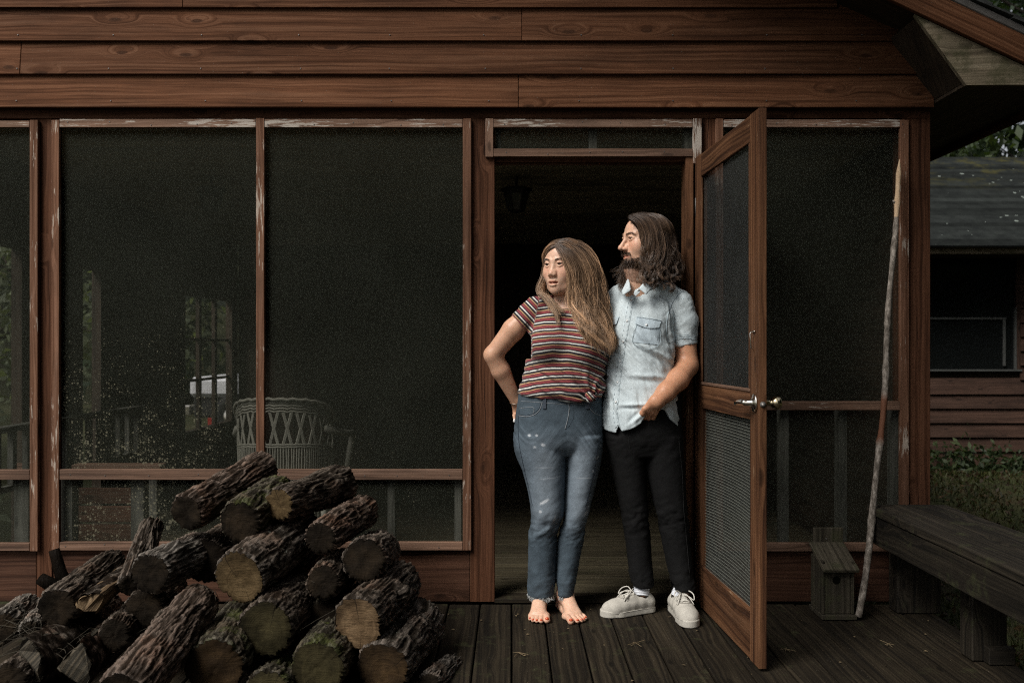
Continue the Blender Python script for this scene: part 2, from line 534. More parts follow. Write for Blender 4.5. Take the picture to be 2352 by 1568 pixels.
        for a in (0, 1):
            for b in (0, 1):
                for c in (0, 1): val[a, b, c] = F[ci + a, cj + b, ck + c]
        acc = np.zeros((len(cells), 3)); num = np.zeros(len(cells))
        cs = list(val)
        for p in cs:
            for ax in range(3):
                if p[ax]: continue
                q = list(p); q[ax] = 1; q = tuple(q)
                va, vb = val[p], val[q]; m = (va < 0) != (vb < 0)
                t = np.where(m, va / np.where(m, va - vb, 1), 0)
                e = np.array(p, float)[None, :].repeat(len(cells), 0); e[:, ax] = t
                acc[m] += e[m]; num += m
        f = acc / num[:, None]
        V = np.empty_like(f)
        for ax, g in enumerate((s.xs, s.ys, s.zs)):
            i = cells[:, ax]; V[:, ax] = g[i] + (g[i + 1] - g[i]) * f[:, ax]
        quads = []
        A = I[:-1, :, :] != I[1:, :, :]
        for ax in range(3):
            s0 = [slice(None)] * 3; s1 = [slice(None)] * 3; s0[ax] = slice(None, -1); s1[ax] = slice(1, None)
            e0, e1 = I[tuple(s0)], I[tuple(s1)]
            E = np.argwhere(e0 != e1); b, c = (ax + 1) % 3, (ax + 2) % 3
            E = E[(E[:, b] > 0) & (E[:, c] > 0) & (E[:, b] < F.shape[b] - 1) & (E[:, c] < F.shape[c] - 1)]
            def at(db, dc):
                Q = E.copy(); Q[:, b] -= db; Q[:, c] -= dc
                return idx[Q[:, 0], Q[:, 1], Q[:, 2]]
            q = np.stack([at(1, 1), at(0, 1), at(0, 0), at(1, 0)], 1)
            ins = e0[E[:, 0], E[:, 1], E[:, 2]]
            q[~ins] = q[~ins][:, ::-1]
            quads.append(q)
        return V, np.concatenate(quads)

def vnormals(V, Q):
    a, b, c, d = [V[Q[:, i]] for i in range(4)]
    n = np.cross(c - a, d - b); Nn = np.zeros_like(V)
    for i in range(4): np.add.at(Nn, Q[:, i], n)
    return Nn / (np.linalg.norm(Nn, axis=1)[:, None] + 1e-12)

def relax(V, Q, it=2, lam=.5):
    for _ in range(it):
        S = np.zeros_like(V); c = np.zeros(len(V))
        for i in range(4):
            a, b = Q[:, i], Q[:, (i + 1) % 4]
            np.add.at(S, a, V[b]); np.add.at(S, b, V[a]); np.add.at(c, a, 1); np.add.at(c, b, 1)
        V = V + lam * (S / np.maximum(c, 1)[:, None] - V)
    return V
# ------------------------------------------------------------------ materials of the buildings
M_SIDING = wood('siding_wood', (.058, .0238, .0112), (.098, .0410, .0196), (.140, .0655, .0340), rough=.8, spec=.1, dirt=.7)
M_POST = wood('post_wood', (.036, .0150, .0078), (.072, .0305, .0160), (.104, .047, .026), rough=.8, spec=.1, dirt=.5, crack=1.)
M_TRIM = wood('worn_trim', (.13, .076, .052), (.20, .122, .085), (.265, .172, .125), knots=.3, wear=.72, wearcol=(.47, .43, .38), rough=.8, spec=.1)
M_TRIMV = wood('worn_upright_trim', (.092, .044, .026), (.145, .073, .044), (.195, .107, .070), knots=.3, wear=.50, wearcol=(.43, .37, .31), rough=.8, spec=.1)
M_TRIMLOW = wood('plain_trim', (.075, .042, .027), (.135, .077, .050), (.19, .115, .080), knots=.2, wear=.12, wearcol=(.36, .32, .27), rough=.7)
M_DOOR = wood('door_wood', (.042, .018, .009), (.095, .043, .0205), (.16, .078, .039), knots=.15, wear=.1, wearcol=(.38, .27, .17), rough=.65, spec=.15, fy=60)
M_SKIRT = wood('skirt_wood', (.038, .017, .010), (.066, .030, .0175), (.090, .044, .027), rough=.75, spec=.15)
M_DECK = wood('deck_wood', (.0085, .0064, .0040), (.0175, .0133, .0082), (.034, .0265, .0168), knots=.2, rough=.75, spec=.15, moss=.2, dirt=.7, bmp=.6)
M_STUD = wood('grey_stud', (.055, .055, .046), (.095, .095, .080), (.13, .13, .11), knots=.2, rough=.8)
M_INNER = wood('inner_boards', (.020, .014, .009), (.036, .025, .016), (.050, .036, .024), rough=.7)
M_INFLOOR = wood('inner_floor', (.040, .033, .020), (.068, .057, .035), (.096, .081, .051), rough=.6, moss=.2)
M_BENCH = wood('bench_wood', (.0085, .0070, .0050), (.0185, .0150, .0105), (.036, .0295, .021), knots=.6, rough=.7, spec=.2, moss=.25, bmp=.6)
M_SCREEN = screen_mat('insect_screen', col=(.025, .0275, .020), dens=.38)
M_SCREEND = screen_mat('dirty_insect_screen', col=(.025, .0275, .020), dens=.38, specks=.72)
M_DOORSCR = screen_mat('door_screen', col=(.040, .042, .040), dens=.52)
M_STEEL = plain('knob_metal', (.62, .52, .34), .18, .5, 1., .1)
M_STEEL2 = plain('lever_metal', (.75, .70, .62), .15, .5, 1., .05)
M_GALV = plain('galvanised_wire', (.20, .21, .18), .6, .4, .3, .1)
M_METAL = plain('drip_edge_metal', (.16, .15, .14), .45, .5, .6, .2)
M_SHINGLE = plain('shingles', (.035, .037, .036), .9, .2, 0, .4, 30, .5)
M_PLY = wood('mossy_plywood', (.115, .092, .062), (.19, .155, .105), (.27, .225, .158), knots=.2, rough=.85, spec=.1, moss=.75, dirt=1.0)
M_CEIL = wood('ceiling_boards', (.22, .20, .145), (.32, .285, .21), (.40, .355, .26), knots=.2, rough=.8)

def hb(name, u0, v0, u1, v1, yf, t, mat, parent, along=None, bev=.0015):
    a, b = px(u0, v1, yf), px(u1, v0, yf)
    return box(name, (a.x, yf, a.z), (b.x, yf + t, b.z), mat, parent, bev, along)

# ------------------------------------------------------------------ setting: ground and deck
M_GROUND = None
def make_ground_mat():
    m, nt, b = newmat('forest_ground', .9, .2)
    tc, v, r = objcoord(nt, 0)
    n1 = noise(nt, v, 1.4, 6, .65); n2 = noise(nt, v, 14, 5, .7)
    c = ramp(nt, n1, [(.3, (.020, .018, .009)), (.5, (.030, .034, .012)), (.7, (.045, .034, .018))])
    c = mixc(nt, .7, c, ramp(nt, n2, [(.3, .5), (.7, 1.5)]), 'MULTIPLY')
    nt.links.new(c, b.inputs['Base Color']); bump(nt, b, n2, .6, .03)
    return m
M_GROUND = make_ground_mat()
GZ = -0.24
gx = np.concatenate([np.linspace(-200, -14, 12), np.linspace(-12, 14, 70), np.linspace(16, 200, 12)])
gy = np.concatenate([np.linspace(-150, -10, 10), np.linspace(-8, 16, 60), np.linspace(18, 220, 12)])
GX, GY = np.meshgrid(gx, gy, indexing='ij')
def ground_z(x, y):
    x, y = np.asarray(x, float), np.asarray(y, float)
    P = np.stack([x * .5, y * .5, x * 0], -1).reshape(-1, 3)
    return GZ + (.06 * fbm(P, 3, 5)).reshape(x.shape) * sstep(0, 1, np.abs(x - .0) * 0 + 1) + .14 * sstep(1.5, 5.2, y) * sstep(2.2, 3.5, x)
GV = np.stack([GX, GY, ground_z(GX, GY) - .03], -1).reshape(-1, 3)
ny_ = len(gy)
ii, jj = np.meshgrid(np.arange(len(gx) - 1), np.arange(ny_ - 1), indexing='ij')
q0 = (ii * ny_ + jj).ravel()
GF = np.stack([q0, q0 + ny_, q0 + ny_ + 1, q0 + 1], 1)
ground = tag(obj('ground', mesh_np('ground', GV, GF, True), M_GROUND), kind='structure')

deck = tag(thing('deck', None, None, (0, 0, 0)), kind='structure')
for k in range(-22, 13):
    x0 = -.001 + k * .1389
    y0 = -.012 + random.uniform(-.004, .004)
    z = random.uniform(-.003, .0)
    beam('deck_board', (x0 + .06945, y0, -.019 + z), (x0 + .06945, -4.7 - random.uniform(0, .03), -.019 + z), .1325, .038, (random.uniform(-.012, .012), 0, 1), M_DECK, deck, .004)
for y in (-.25, -1.2, -2.4, -3.6, -4.5):
    box('joist', (-3.05, y - .02, -.2), (1.8, y + .02, -.042), M_BENCH, deck, 0)
box('rim_board', (1.805, -4.7, -.21), (1.838, -.02, -.043), M_BENCH, deck)

# ------------------------------------------------------------------ the cabin with its screened porch
cabin = thing('cabin', 'brown board-sided cabin with a screened porch and its screen door standing open', 'cabin', (0, 0, 0))
XL, XR = -3.3, 1.853

# lap siding above the porch
rows = [247, 172, 95, 18]
zb = [px(0, v, -.045).z for v in rows]
st = zb[1] - zb[0]
while len(zb) < 9: zb.append(zb[-1] + st)
joints = [1191, 46, 1199, 420, None, 700, 1400, None, None]
for i, z in enumerate(zb):
    xr = min(XR, 1.60 - (z - 2.493 + .17) / .47 if z > 2.4 else XR)
    xr = min(XR, 1.646 - (z + .03 - 2.493) / .47 + .12)
    xs = [XL, xr]
    if joints[i] and px(joints[i], 0, -.045).x < xr - .3: xs.insert(1, px(joints[i], 0, -.045).x)
    for a, b in zip(xs[:-1], xs[1:]):
        dz = random.uniform(-.0015, .0015)
        n = Vector((0, -1, .11))
        c = Vector((0, -.0335 + .001, z + .083 + dz))
        beam('siding_board', c + Vector((a + .001, 0, 0)), c + Vector((b - .001, 0, 0)), .168, .0145, n, M_SIDING, cabin, .002)
box('wall_sheathing', (XL, .0, zb[0] - .01), (1.2, .03, 3.1), M_INNER, cabin, 0)
# header beam under the siding
hb('header_beam', -700, 236, 2137, 272.5, -.006, .09, M_POST, cabin)

# posts
def post(u0, u1, v0, v1, yf=.0, t=.09, mat=None): return hb('wall_post', u0, v0, u1, v1, yf, t, mat or M_POST, cabin, along=2)
post(84, 119, 272.8, 1382)
post(1080, 1136, 272.8, 1382, -.004)
post(1597, 1645, 272.8, 1386, -.002)
post(2072, 2137, 272.8, 1386, -.004, .10)
post(-420, -380, 272.8, 1382)

# screened windows: the screen sheet with its trim boards, rails and the studs behind it
def window(u0, u1, mids, vtop, vmid, vbot, scr, studs, trims, skip_bottom=False):
    a, b = px(u0 - 6, vbot[0] + 8, .004), px(u1 + 6, vtop[1] - 8, .004)
    c = (a + b) / 2; hx, hz = (b.x - a.x) / 2, (b.z - a.z) / 2
    g = MB(); nx_, nz_ = 14, 20
    V = []; F = []
    for i in range(nx_ + 1):
        for j in range(nz_ + 1):
            x, z = -1 + 2 * i / nx_, -1 + 2 * j / nz_
            V.append((x * hx, z * hz, .004 * (1 - x**2) * (1 - z**2) * math.sin(3 * x + 2 * z)))
    for i in range(nx_):
        for j in range(nz_):
            k = i * (nz_ + 1) + j; F.append([k, k + nz_ + 1, k + nz_ + 2, k + 1])
    me = mesh_np('screen_window', np.array(V), F, True)
    R = Matrix(((1, 0, 0), (0, 0, -1), (0, 1, 0))).to_4x4()
    w = obj('screen_window', me, scr, cabin, Matrix.Translation(c) @ R)
    yf = -.022
    for (p, q, va, vb) in trims:      # upright trim
        hb('trim_board', p, va, q, vb, yf, .020, M_TRIM if vb < 500 else M_TRIMV, w, along=2)
    edges = [u0] + mids + [u1]
    hb('trim_board', u0 + .6, vtop[0], u1 - .6, vtop[1], yf + .001, .020, M_TRIM, w) if not mids else None
    if mids:
        cur = u0
        for m0, m1 in mids2:
            hb('trim_board', cur + .6, vtop[0], m0 - .6, vtop[1], yf + .001, .020, M_TRIM, w); cur = m1
        hb('trim_board', cur + .6, vtop[0], u1 - .6, vtop[1], yf + .001, .020, M_TRIM, w)
        for m0, m1 in mids2: hb('mullion', m0, vtop[0] - 2, m1, vmid[0] - .6, yf - .001, .022, M_TRIMV, w, along=2)
    if vmid: hb('mid_rail', u0 + .6, vmid[0], u1 - .6, vmid[1], yf + .001, .024, M_TRIMLOW, w)
    if not skip_bottom:
        hb('trim_board', u0 + .6, vbot[0], u1 - .6, vbot[1], yf + .001, .022, M_TRIMLOW, w)
    for s0, s1, va, vb in studs: hb('stud', s0, va, s1, vb, .02, .06, M_STUD, w, along=2)
    return w
mids2 = []
window(-380, 68, [], (278, 293), (1079, 1102), (1247, 1265), M_SCREEN, [(32, 66, 1100, 1250), (-120, -90, 1100, 1250)], [(68, 86.5, 276, 1266)])
mids2 = [(588, 607)]
window(136, 1063, [1], (274, 293), (1078, 1102), (1245, 1264), M_SCREEND, [(139, 166, 1100, 1250), (300, 330, 1100, 1250), (890, 907, 1100, 1250), (1044, 1060, 1100, 1250), (600, 622, 1100, 1250)], [(118, 135.5, 276, 1266), (1063, 1082.5, 272.8, 1264)])
mids2 = []
window(1662, 2068, [], (275, 293), (922, 942), (1247, 1266), M_SCREEN, [(1793, 1812, 938, 1250), (1927, 1946, 938, 1250), (2050, 2070, 938, 1250)], [(1644, 1661.5, 272.8, 1266), (2068, 2088, 276, 1266)])
window(1133, 1592, [], (274, 293), None, (342, 360), M_SCREEN, [(1140, 1150, 290, 344), (1353, 1371, 290, 344), (1573, 1592, 290, 344)], [(1115, 1133, 272.8, 361), (1592, 1612, 272.8, 376)])

nl = MB()
for u0, u1, v in ((140, 586, 284), (610, 1060, 284), (1136, 1590, 284), (1136, 1590, 351), (1664, 2066, 284), (140, 1060, 1090), (140, 1060, 1254)):
    for u in np.arange(u0 + 14, u1, 96):
        p = px(u + random.uniform(-14, 14), v + random.uniform(-4, 4), -.0225 if v < 400 else -.0225); nl.lathe([(0, 0), (.0028, 0), (.0024, .0012), (0, .0013)], p + Vector((0, .0008, 0)), (0, -1, 0), 8)
for v in (232, 158, 81):
    for u in np.arange(40, 2050, 215):
        for w_ in (0,): nl.lathe([(0, 0), (.0032, 0), (.0026, .0014), (0, .0015)], px(u + random.uniform(-9, 9), v, -.0475), (0, -1, 0), 8)
tag(nl.build('nail_heads', M_METAL, cabin), kind='stuff')

# skirt boards below the windows, door frame
for u0, u1 in ((-380, 83), (119.5, 1079), (1646, 2071)):
    hb('skirt_board', u0, 1262, u1, 1381, .008, .03, M_SKIRT, cabin, along=0)
hb('door_jamb', 1575, 361, 1593, 1383, -.014, .10, M_DOOR, cabin, along=2)
hb('door_head', 1136.5, 360.5, 1574.5, 373, .014, .075, M_POST, cabin)
hb('door_stop', 1136.5, 373.5, 1574.5, 378.5, .05, .02, M_TRIMLOW, cabin)
box('threshold', (px(1136, 0, 0).x, -.008, .0), (px(1575, 0, 0).x, .10, .018), M_DECK, cabin)

# screen door, swung out a little past square
hinge = Vector((.809, -.018, 0)); ang = math.radians(90 + 3.6)
dd = Vector((-math.cos(ang), -math.sin(ang), 0)); dn = Vector((dd.y, -dd.x, 0)).normalized()
if dn.x > 0: dn = -dn                     # dn points to the doorway side (left)
DW, DT, DH0, DH1 = .835, .028, .010, 1.967
def dp(s, z, off=0.): return hinge + dd * s - dn * (DT / 2) + dn * off + Vector((0, 0, z))
door = None
# upper insect screen is the part that carries the rest
me = mesh_np('screen_door', np.array([dp(.09, .96, .002), dp(.745, .96, .002), dp(.745, 1.885, .002), dp(.09, 1.885, .002)]), [[0, 1, 2, 3]])
door = obj('screen_door', me, M_DOORSCR, cabin)
beam('stile', dp(.0475, DH0), dp(.0475, DH1), .095, DT, dn, M_DOOR, door)
beam('stile', dp(DW - .0475, DH0), dp(DW - .0475, DH1), .095, DT, dn, M_DOOR, door)
beam('rail', dp(.0955, 1.922), dp(DW - .0955, 1.922), .088, DT - .003, dn, M_DOOR, door)
beam('rail', dp(.0955, .922), dp(DW - .0955, .922), .100, DT - .003, dn, M_DOOR, door)
beam('rail', dp(.0955, .098), dp(DW - .0955, .098), .172, DT - .003, dn, M_DOOR, door)
for z in (1.872, .978): beam('screen_bead', dp(.097, z, .012), dp(DW - .097, z, .012), .012, .010, dn, M_TRIMLOW if z < 1 else M_DOOR, door, .002)
beam('screen_bead', dp(.097, .190, .012), dp(DW - .097, .190, .012), .012, .010, dn, M_DOOR, door, .002)
for s in (.101, DW - .101):
    beam('screen_bead', dp(s, .985, .012), dp(s, 1.866, .012), .010, .009, dn, M_DOOR, door, .002)
# hardware cloth in the lower half: a real wire grid, bellied by kicks
hc = MB()
s0, s1, za, zb_ = .094, DW - .094, .186, .872
def belly(s, z):
    a = (s - s0) / (s1 - s0); b = (z - za) / (zb_ - za)
    return -.004 - .030 * math.sin(math.pi * a)**.8 * math.sin(math.pi * b)**.7 * (1 + .25 * math.sin(5 * b + 2 * a))
nw, nh = 52, 56
for i in range(nw + 1):
    s = s0 + (s1 - s0) * i / nw
    hc.tube([dp(s, za + (zb_ - za) * t / 14, belly(s, za + (zb_ - za) * t / 14)) for t in range(15)], .00058, 3, False)
for j in range(nh + 1):
    z = za + (zb_ - za) * j / nh
    hc.tube([dp(s0 + (s1 - s0) * t / 14, z, belly(s0 + (s1 - s0) * t / 14, z) + .0008) for t in range(15)], .00078, 3, False)
tag(hc.build('hardware_cloth', M_GALV, door), kind='stuff')
# a dark fine screen behind the wire grid
V = []; F = []
for i in range(13):
    for j in range(13):
        s, z = s0 + (s1 - s0) * i / 12, za + (zb_ - za) * j / 12
        V.append(dp(s, z, belly(s, z) - .004))
for i in range(12):
    for j in range(12): F.append([i * 13 + j, i * 13 + j + 1, i * 13 + j + 14, i * 13 + j + 13])
obj('lower_screen', mesh_np('lower_screen', np.array(V), F, True), M_DOORSCR, door)
# lever inside, knob outside, latch, hook
kz, ks = .936, .795
lv = MB()
lv.lathe([(.0, 0), (.031, 0), (.033, .004), (.030, .009), (.016, .012), (.011, .018), (.010, .040), (.0, .041)], dp(ks, kz, DT / 2), dn, 24)
p0 = dp(ks, kz, DT / 2 + .038)
lv.tube([p0 + dd * .008, p0 - dd * .02 + Vector((0, 0, .003)), p0 - dd * .055 + Vector((0, 0, .002)) + dn * .004, p0 - dd * .085 + Vector((0, 0, -.004)) + dn * .006, p0 - dd * .10 + Vector((0, 0, -.011)) + dn * .003], [.009, .0095, .008, .0065, .004], 10)
lv.build('lever_handle', M_STEEL2, door, True)
kb = MB().lathe([(q * .86, h_ * .86) for q, h_ in ((.0, 0), (.030, 0), (.031, .004), (.026, .009), (.013, .014), (.0115, .028), (.018, .036), (.025, .045), (.0285, .056), (.0285, .064), (.025, .071), (.014, .0745), (.0, .0752))], dp(ks, kz, -DT / 2), -dn, 28)
kb.build('door_knob', M_STEEL, door, True)
lt = MB().lathe([(0, 0), (.011, 0), (.011, .002), (.008, .004), (.008, .008), (.0, .009)], dp(DW, kz - .004), dd, 16)
lt.build('latch_bolt', M_METAL, door, True)
hk = MB(); p = dp(.79, 1.15, DT / 2)
hk.tube([p + Vector((0, 0, .035)) + dn * .002, p + Vector((0, 0, .035)) + dn * .014, p + Vector((0, 0, .03)) + dn * .017, p + Vector((0, 0, -.02)) + dn * .012, p + Vector((0, 0, -.028)) + dn * .004], .0023, 6)
hk.tube([p + Vector((0, 0, .038)) - dd * .012 + dn * .004, p + Vector((0, 0, .036)) + dn * .006, p + Vector((0, 0, .038)) + dd * .014 + dn * .004], .003, 6)
hk.build('hook_latch', M_STEEL2, door, True)
for z in (.25, 1.0, 1.75):
    MB().tube([hinge + Vector((.004, -.006, z - .04)), hinge + Vector((.004, -.006, z + .04))], .006, 8).build('hinge', M_METAL, door, True)

# roof: rake fascia, boxed eave return, soffits
K = .47
def rz(x): return 2.493 - K * (x - 1.646)          # lower edge of the rake fascia
RY = -.315
XP, XE = -3.2, 2.33
sl = Vector((1, 0, -K)).normalized(); nu = Vector((K, 0, 1)).normalized()
fw = .112 / math.sqrt(1 + K * K) * 1.0
a, b = Vector((XP, RY - .0105, rz(XP))), Vector((XE, RY - .0105, rz(XE)))
beam('rake_fascia', a + nu * fw / 2, b + nu * fw / 2, fw, .021, (0, -1, 0), M_SIDING, cabin, .002)
beam('drip_edge', a + nu * (fw + .017) + Vector((0, -.006, 0)), b + nu * (fw + .017) + Vector((0, -.006, 0)), .032, .012, (0, -1, 0), M_METAL, cabin, .004)
# roof deck and shingle courses
beam('roof_deck', Vector((XP, 3.0, rz(XP))) + nu * (fw - .03), Vector((XE, 3.0, rz(XE))) + nu * (fw - .03), 6.58, .05, nu, M_INNER, cabin, 0)
for i in range(24):
    x0 = XE - i * .16
    c0, c1 = Vector((x0 - .20, 3.0, rz(x0 - .20))) + nu * (fw + .040), Vector((x0 + .03, 3.0, rz(x0 + .03))) + nu * (fw + .052)
    if x0 - .2 < XP: break
    beam('shingle_course', c0, c1, 6.70, .008, nu, M_SHINGLE, cabin, 0)
def prism(name, poly, y0, y1, mat, parent):
    V = [(x, y, z) for y in (y0, y1) for x, z in poly]; n = len(poly)
    F = [list(range(n))[::-1], list(range(n, 2 * n))] + [[i, (i + 1) % n, n + (i + 1) % n, n + i] for i in range(n)]
    F = [f[::-1] for f in F]
    return obj(name, mesh_np(name, np.array(V), F), mat, parent)
SZ = 2.203
prism('eave_return', [(1.646, rz(1.646) - .002), (1.857, SZ), (XE, SZ), (XE, rz(XE) - .002)][:4] if rz(XE) > SZ else [(1.646, rz(1.646) - .002), (1.857, SZ), (1.646 + (2.493 - .002 - SZ) / K, SZ)], RY, RY + .02, M_PLY, cabin)
box('eave_soffit', (1.857, RY + .021, SZ + .001), (XE - .012, 6.3, SZ + .014), M_INNER, cabin, 0)
box('eave_fascia', (XE - .011, RY - .02, SZ - .035), (XE + .01, 6.3, SZ + .09), M_POST, cabin)
prism('eave_shade_side', [(1.66, rz(1.66)), (1.857, SZ + .016), (1.875, SZ + .016), (1.68, rz(1.68) + .02)], RY + .021, .02, M_INNER, cabin)  # dark boards here put the black eave shade into the colour

# inside the porch
PY = 4.6
IX0, IX1 = -2.62, 1.80
n = 0
y = .105
while y < PY:
    box('floor_board', (IX0, y, -.02), (IX1, y + .137, .016 + random.uniform(-.002, .001)), M_INFLOOR, cabin, .002); y += .14
box('light_leak_panel', (IX0, PY + .021, 0), (IX1, PY + .05, 2.2), M_INNER, cabin, 0)  # added behind the wall boards to stop light leaking through their gaps
x = IX0
while x < IX1:
    box('back_wall_board', (x, PY, 0), (x + .178, PY + .02, 2.12), M_INNER, cabin, .003, along=2); x += .18
y = .1
while y < PY:
    box('ceiling_board', (IX0 - .05, y, 2.12), (IX1, y + .178, 2.14), M_CEIL, cabin, .003); y += .18
box('end_wall', (IX1, .1, -.02), (IX1 + .05, PY, 2.2), M_INNER, cabin, 0)
# left end of the porch: open screens between dark wall panels, railing in front
def endwall(y0, y1, z0, z1): box('end_wall_panel', (IX0 - .06, y0, z0), (IX0 - .002, y1, z1), M_INNER, cabin, 0, along=2)
endwall(.82, 1.50, 0, 2.12); endwall(1.74, 3.22, 0, 2.12); endwall(4.42, PY, 0, 2.12)
endwall(.1, .819, 1.66, 2.12); endwall(1.501, 1.739, 1.62, 2.12); endwall(3.221, 4.419, 1.56, 2.12); endwall(3.221, 4.419, 0, .45)
for y in (3.62, 4.02): box('muntin', (IX0 - .05, y - .03, .45), (IX0 - .02, y + .03, 1.56), M_INNER, cabin, 0, along=2)
for z in (.86, 1.2): box('muntin', (IX0 - .045, 3.22, z - .012), (IX0 - .025, 4.42, z + .012), M_INNER, cabin, 0, along=1)
rail = box('railing', (IX0 + .10, .15, .715), (IX0 + .16, 2.3, .745), M_STUD, cabin, .003)
box('lower_rail', (IX0 + .115, .15, .42), (IX0 + .145, 2.3, .45), M_STUD, rail, .002)
y = .2
while y < 2.3:
    box('baluster', (IX0 + .115, y, .452), (IX0 + .145, y + .035, .713), M_STUD, rail, .002, along=2); y += .135
# low inside wall of boards, grey uprights
for x0, x1 in ((-2.60, -2.475), (-2.27, -1.90)):
    for i, z in enumerate((.03, .125, .22, .315)):
        box('low_wall_board', (x0, .70, z), (x1, .72, z + .084), M_SKIRT, cabin, .003)
    box('low_wall_cap', (x0 - .01, .66, .49), (x1 + .08, .74, .525), M_TRIMLOW, cabin)
    box('low_wall_stud', (x1 + .002, .69, .02), (x1 + .05, .73, .488), M_STUD, cabin, .002, along=2)
# ------------------------------------------------------------------ bench at the edge of the deck
bench = thing('bench', 'long dark weathered plank bench along the right edge of the deck', 'bench', (1.7, -1.6, 0))
beam('seat_plank', (1.614, -.11, .437), (1.614, -3.3, .437), .172, .036, (0, 0, 1), M_BENCH, bench, .005)
beam('seat_plank', (1.791, -.10, .435), (1.791, -3.3, .435), .174, .036, (.01, 0, 1), M_BENCH, bench, .005)
beam('apron', (1.552, -.16, .358), (1.552, -3.25, .358), .118, .036, (-1, 0, 0), M_BENCH, bench, .003)
beam('apron', (1.852, -.16, .358), (1.852, -3.25, .358), .118, .036, (1, 0, 0), M_BENCH, bench, .003)
for y in (-.12, -.70, -2.0, -3.1):
    box('leg', (1.66 if y < -.2 else 1.64, y - .045, 0.0), (1.787 if y < -.2 else 1.826, y + .045, .415), M_BENCH, bench, .004, along=2)
    box('cross_bearer', (1.572, y + .047, .33), (1.832, y + .085, .415), M_BENCH, bench, .003, along=0)
    if y < -.2: box('foot_block', (1.70, y - .085, 0), (1.795, y - .047, .06), M_BENCH, bench, .003, along=0)

# ------------------------------------------------------------------ birdhouse
M_BIRD = wood('birdhouse_wood', (.022, .0185, .012), (.045, .038, .026), (.072, .062, .044), knots=.4, rough=.85, moss=.6, bmp=.6)
M_HOLE_SHADE = plain('hole_shade', (.004, .004, .003), .9, .0)
bh = thing('birdhouse', 'small weathered wooden birdhouse standing on the deck against the wall', 'birdhouse', (1.36, -.18, 0))
box('back_board', (1.306, -.10, .004), (1.434, -.085, .352), M_BIRD, bh, .002, along=2)
box('side_panel', (1.292, -.245, .022), (1.3035, -.101, .243), M_BIRD, bh, .002, along=2)
box('side_panel', (1.4145, -.245, .022), (1.426, -.101, .243), M_BIRD, bh, .002, along=2)
fr = box('front_panel', (1.3045, -.240, .022), (1.4135, -.224, .205), M_BIRD, bh, .002, along=2)
MB().lathe([(.0, 0), (.016, 0), (.0165, .0015), (.0, .0016)], (1.352, -.2405, .163), (0, -1, 0), 20).build('entrance_shade_disc', M_HOLE_SHADE, fr)  # solid black disc painted as the shaded inside of the hole
beam('base', (1.287, -.175, .011), (1.432, -.175, .011), .17, .019, (0, 0, 1), M_BIRD, bh, .002)
beam('roof', (1.360, -.098, .285), (1.362, -.275, .208), .150, .017, (0, .4, 1), M_BIRD, bh, .003)
MB().lathe([(0, 0), (.004, 0), (.003, .002), (0, .0025)], (1.36, -.1005, .305), (0, -1, 0), 8).build('nail_head', M_METAL, bh)

# ------------------------------------------------------------------ walking stick
st = []
P0, P1 = np.array(pxf(1972, 1416, .012)), np.array(px(2066, 366, -.055))
n = 90
t = np.linspace(0, 1, n)
ctl = P0[None] + (P1 - P0)[None] * t[:, None]
ctl[:, 0] += .010 * np.sin(t * 6.2 + .6) + .004 * np.sin(t * 17) - .010 * math.sin(.6) * (1 - t); ctl[:, 1] += .004 * np.sin(t * 9)
# keeps nearer the ground end to the left, bowing to the right as in the photograph
ctl[:, 0] += .028 * np.sin(np.pi * t) ** 1
rad = .0145 - .004 * t + .0016 * fbm(np.stack([t * 30, t * 0, t * 0], 1), 3, 3)
for kt in (.2, .37, .52, .63, .8, .9): rad += .003 * np.exp(-((t - kt) / .006) ** 2)
rad[-3:] *= np.array([.75, .45, .12])
V, F = tube_np(ctl, rad, 14)
me = mesh_np('walking_stick', V, F, True)
ta = np.repeat(t, 14)
m, nt, b = newmat('stick_bark', .75, .25)
tc, v, r = objcoord(nt, 0)
af = attr_fac(nt, 't')
nz1 = noise(nt, scaled(nt, v, (60, 60, 25)), 1, 5, .7)
bark_c = ramp(nt, nz1, [(.3, (.045, .036, .028)), (.5, (.16, .138, .115)), (.66, (.36, .32, .28))])
red = mixc(nt, ramp(nt, af, [(.36, 0), (.38, 1), (.46, 1), (.48, 0)]), bark_c, (.13, .055, .03))
peel = ramp(nt, noise(nt, scaled(nt, v, (50, 50, 10)), 1, 4), [(.3, (.36, .24, .14)), (.7, (.56, .42, .28))])
ed = math_(nt, 'ADD', af, math_(nt, 'MULTIPLY', noise(nt, v, 60, 2), .012))
cc = mixc(nt, ramp(nt, ed, [(.872, 0), (.875, 1)]), red, peel)
nt.links.new(cc, b.inputs['Base Color']); bump(nt, b, nz1, .5, .004)
vcol(me, 't', ta)
stick = tag(obj('walking_stick', me, m), 'long knobbly stick with a peeled pale tip leaning on the corner post', 'walking stick')
stub = MB().tube([ctl[80] , ctl[80] + np.array([-.016, -.004, .006]), ctl[80] + np.array([-.02, -.004, .014])], [.006, .005, .002], 8).build('twig_stub', m, stick, True)

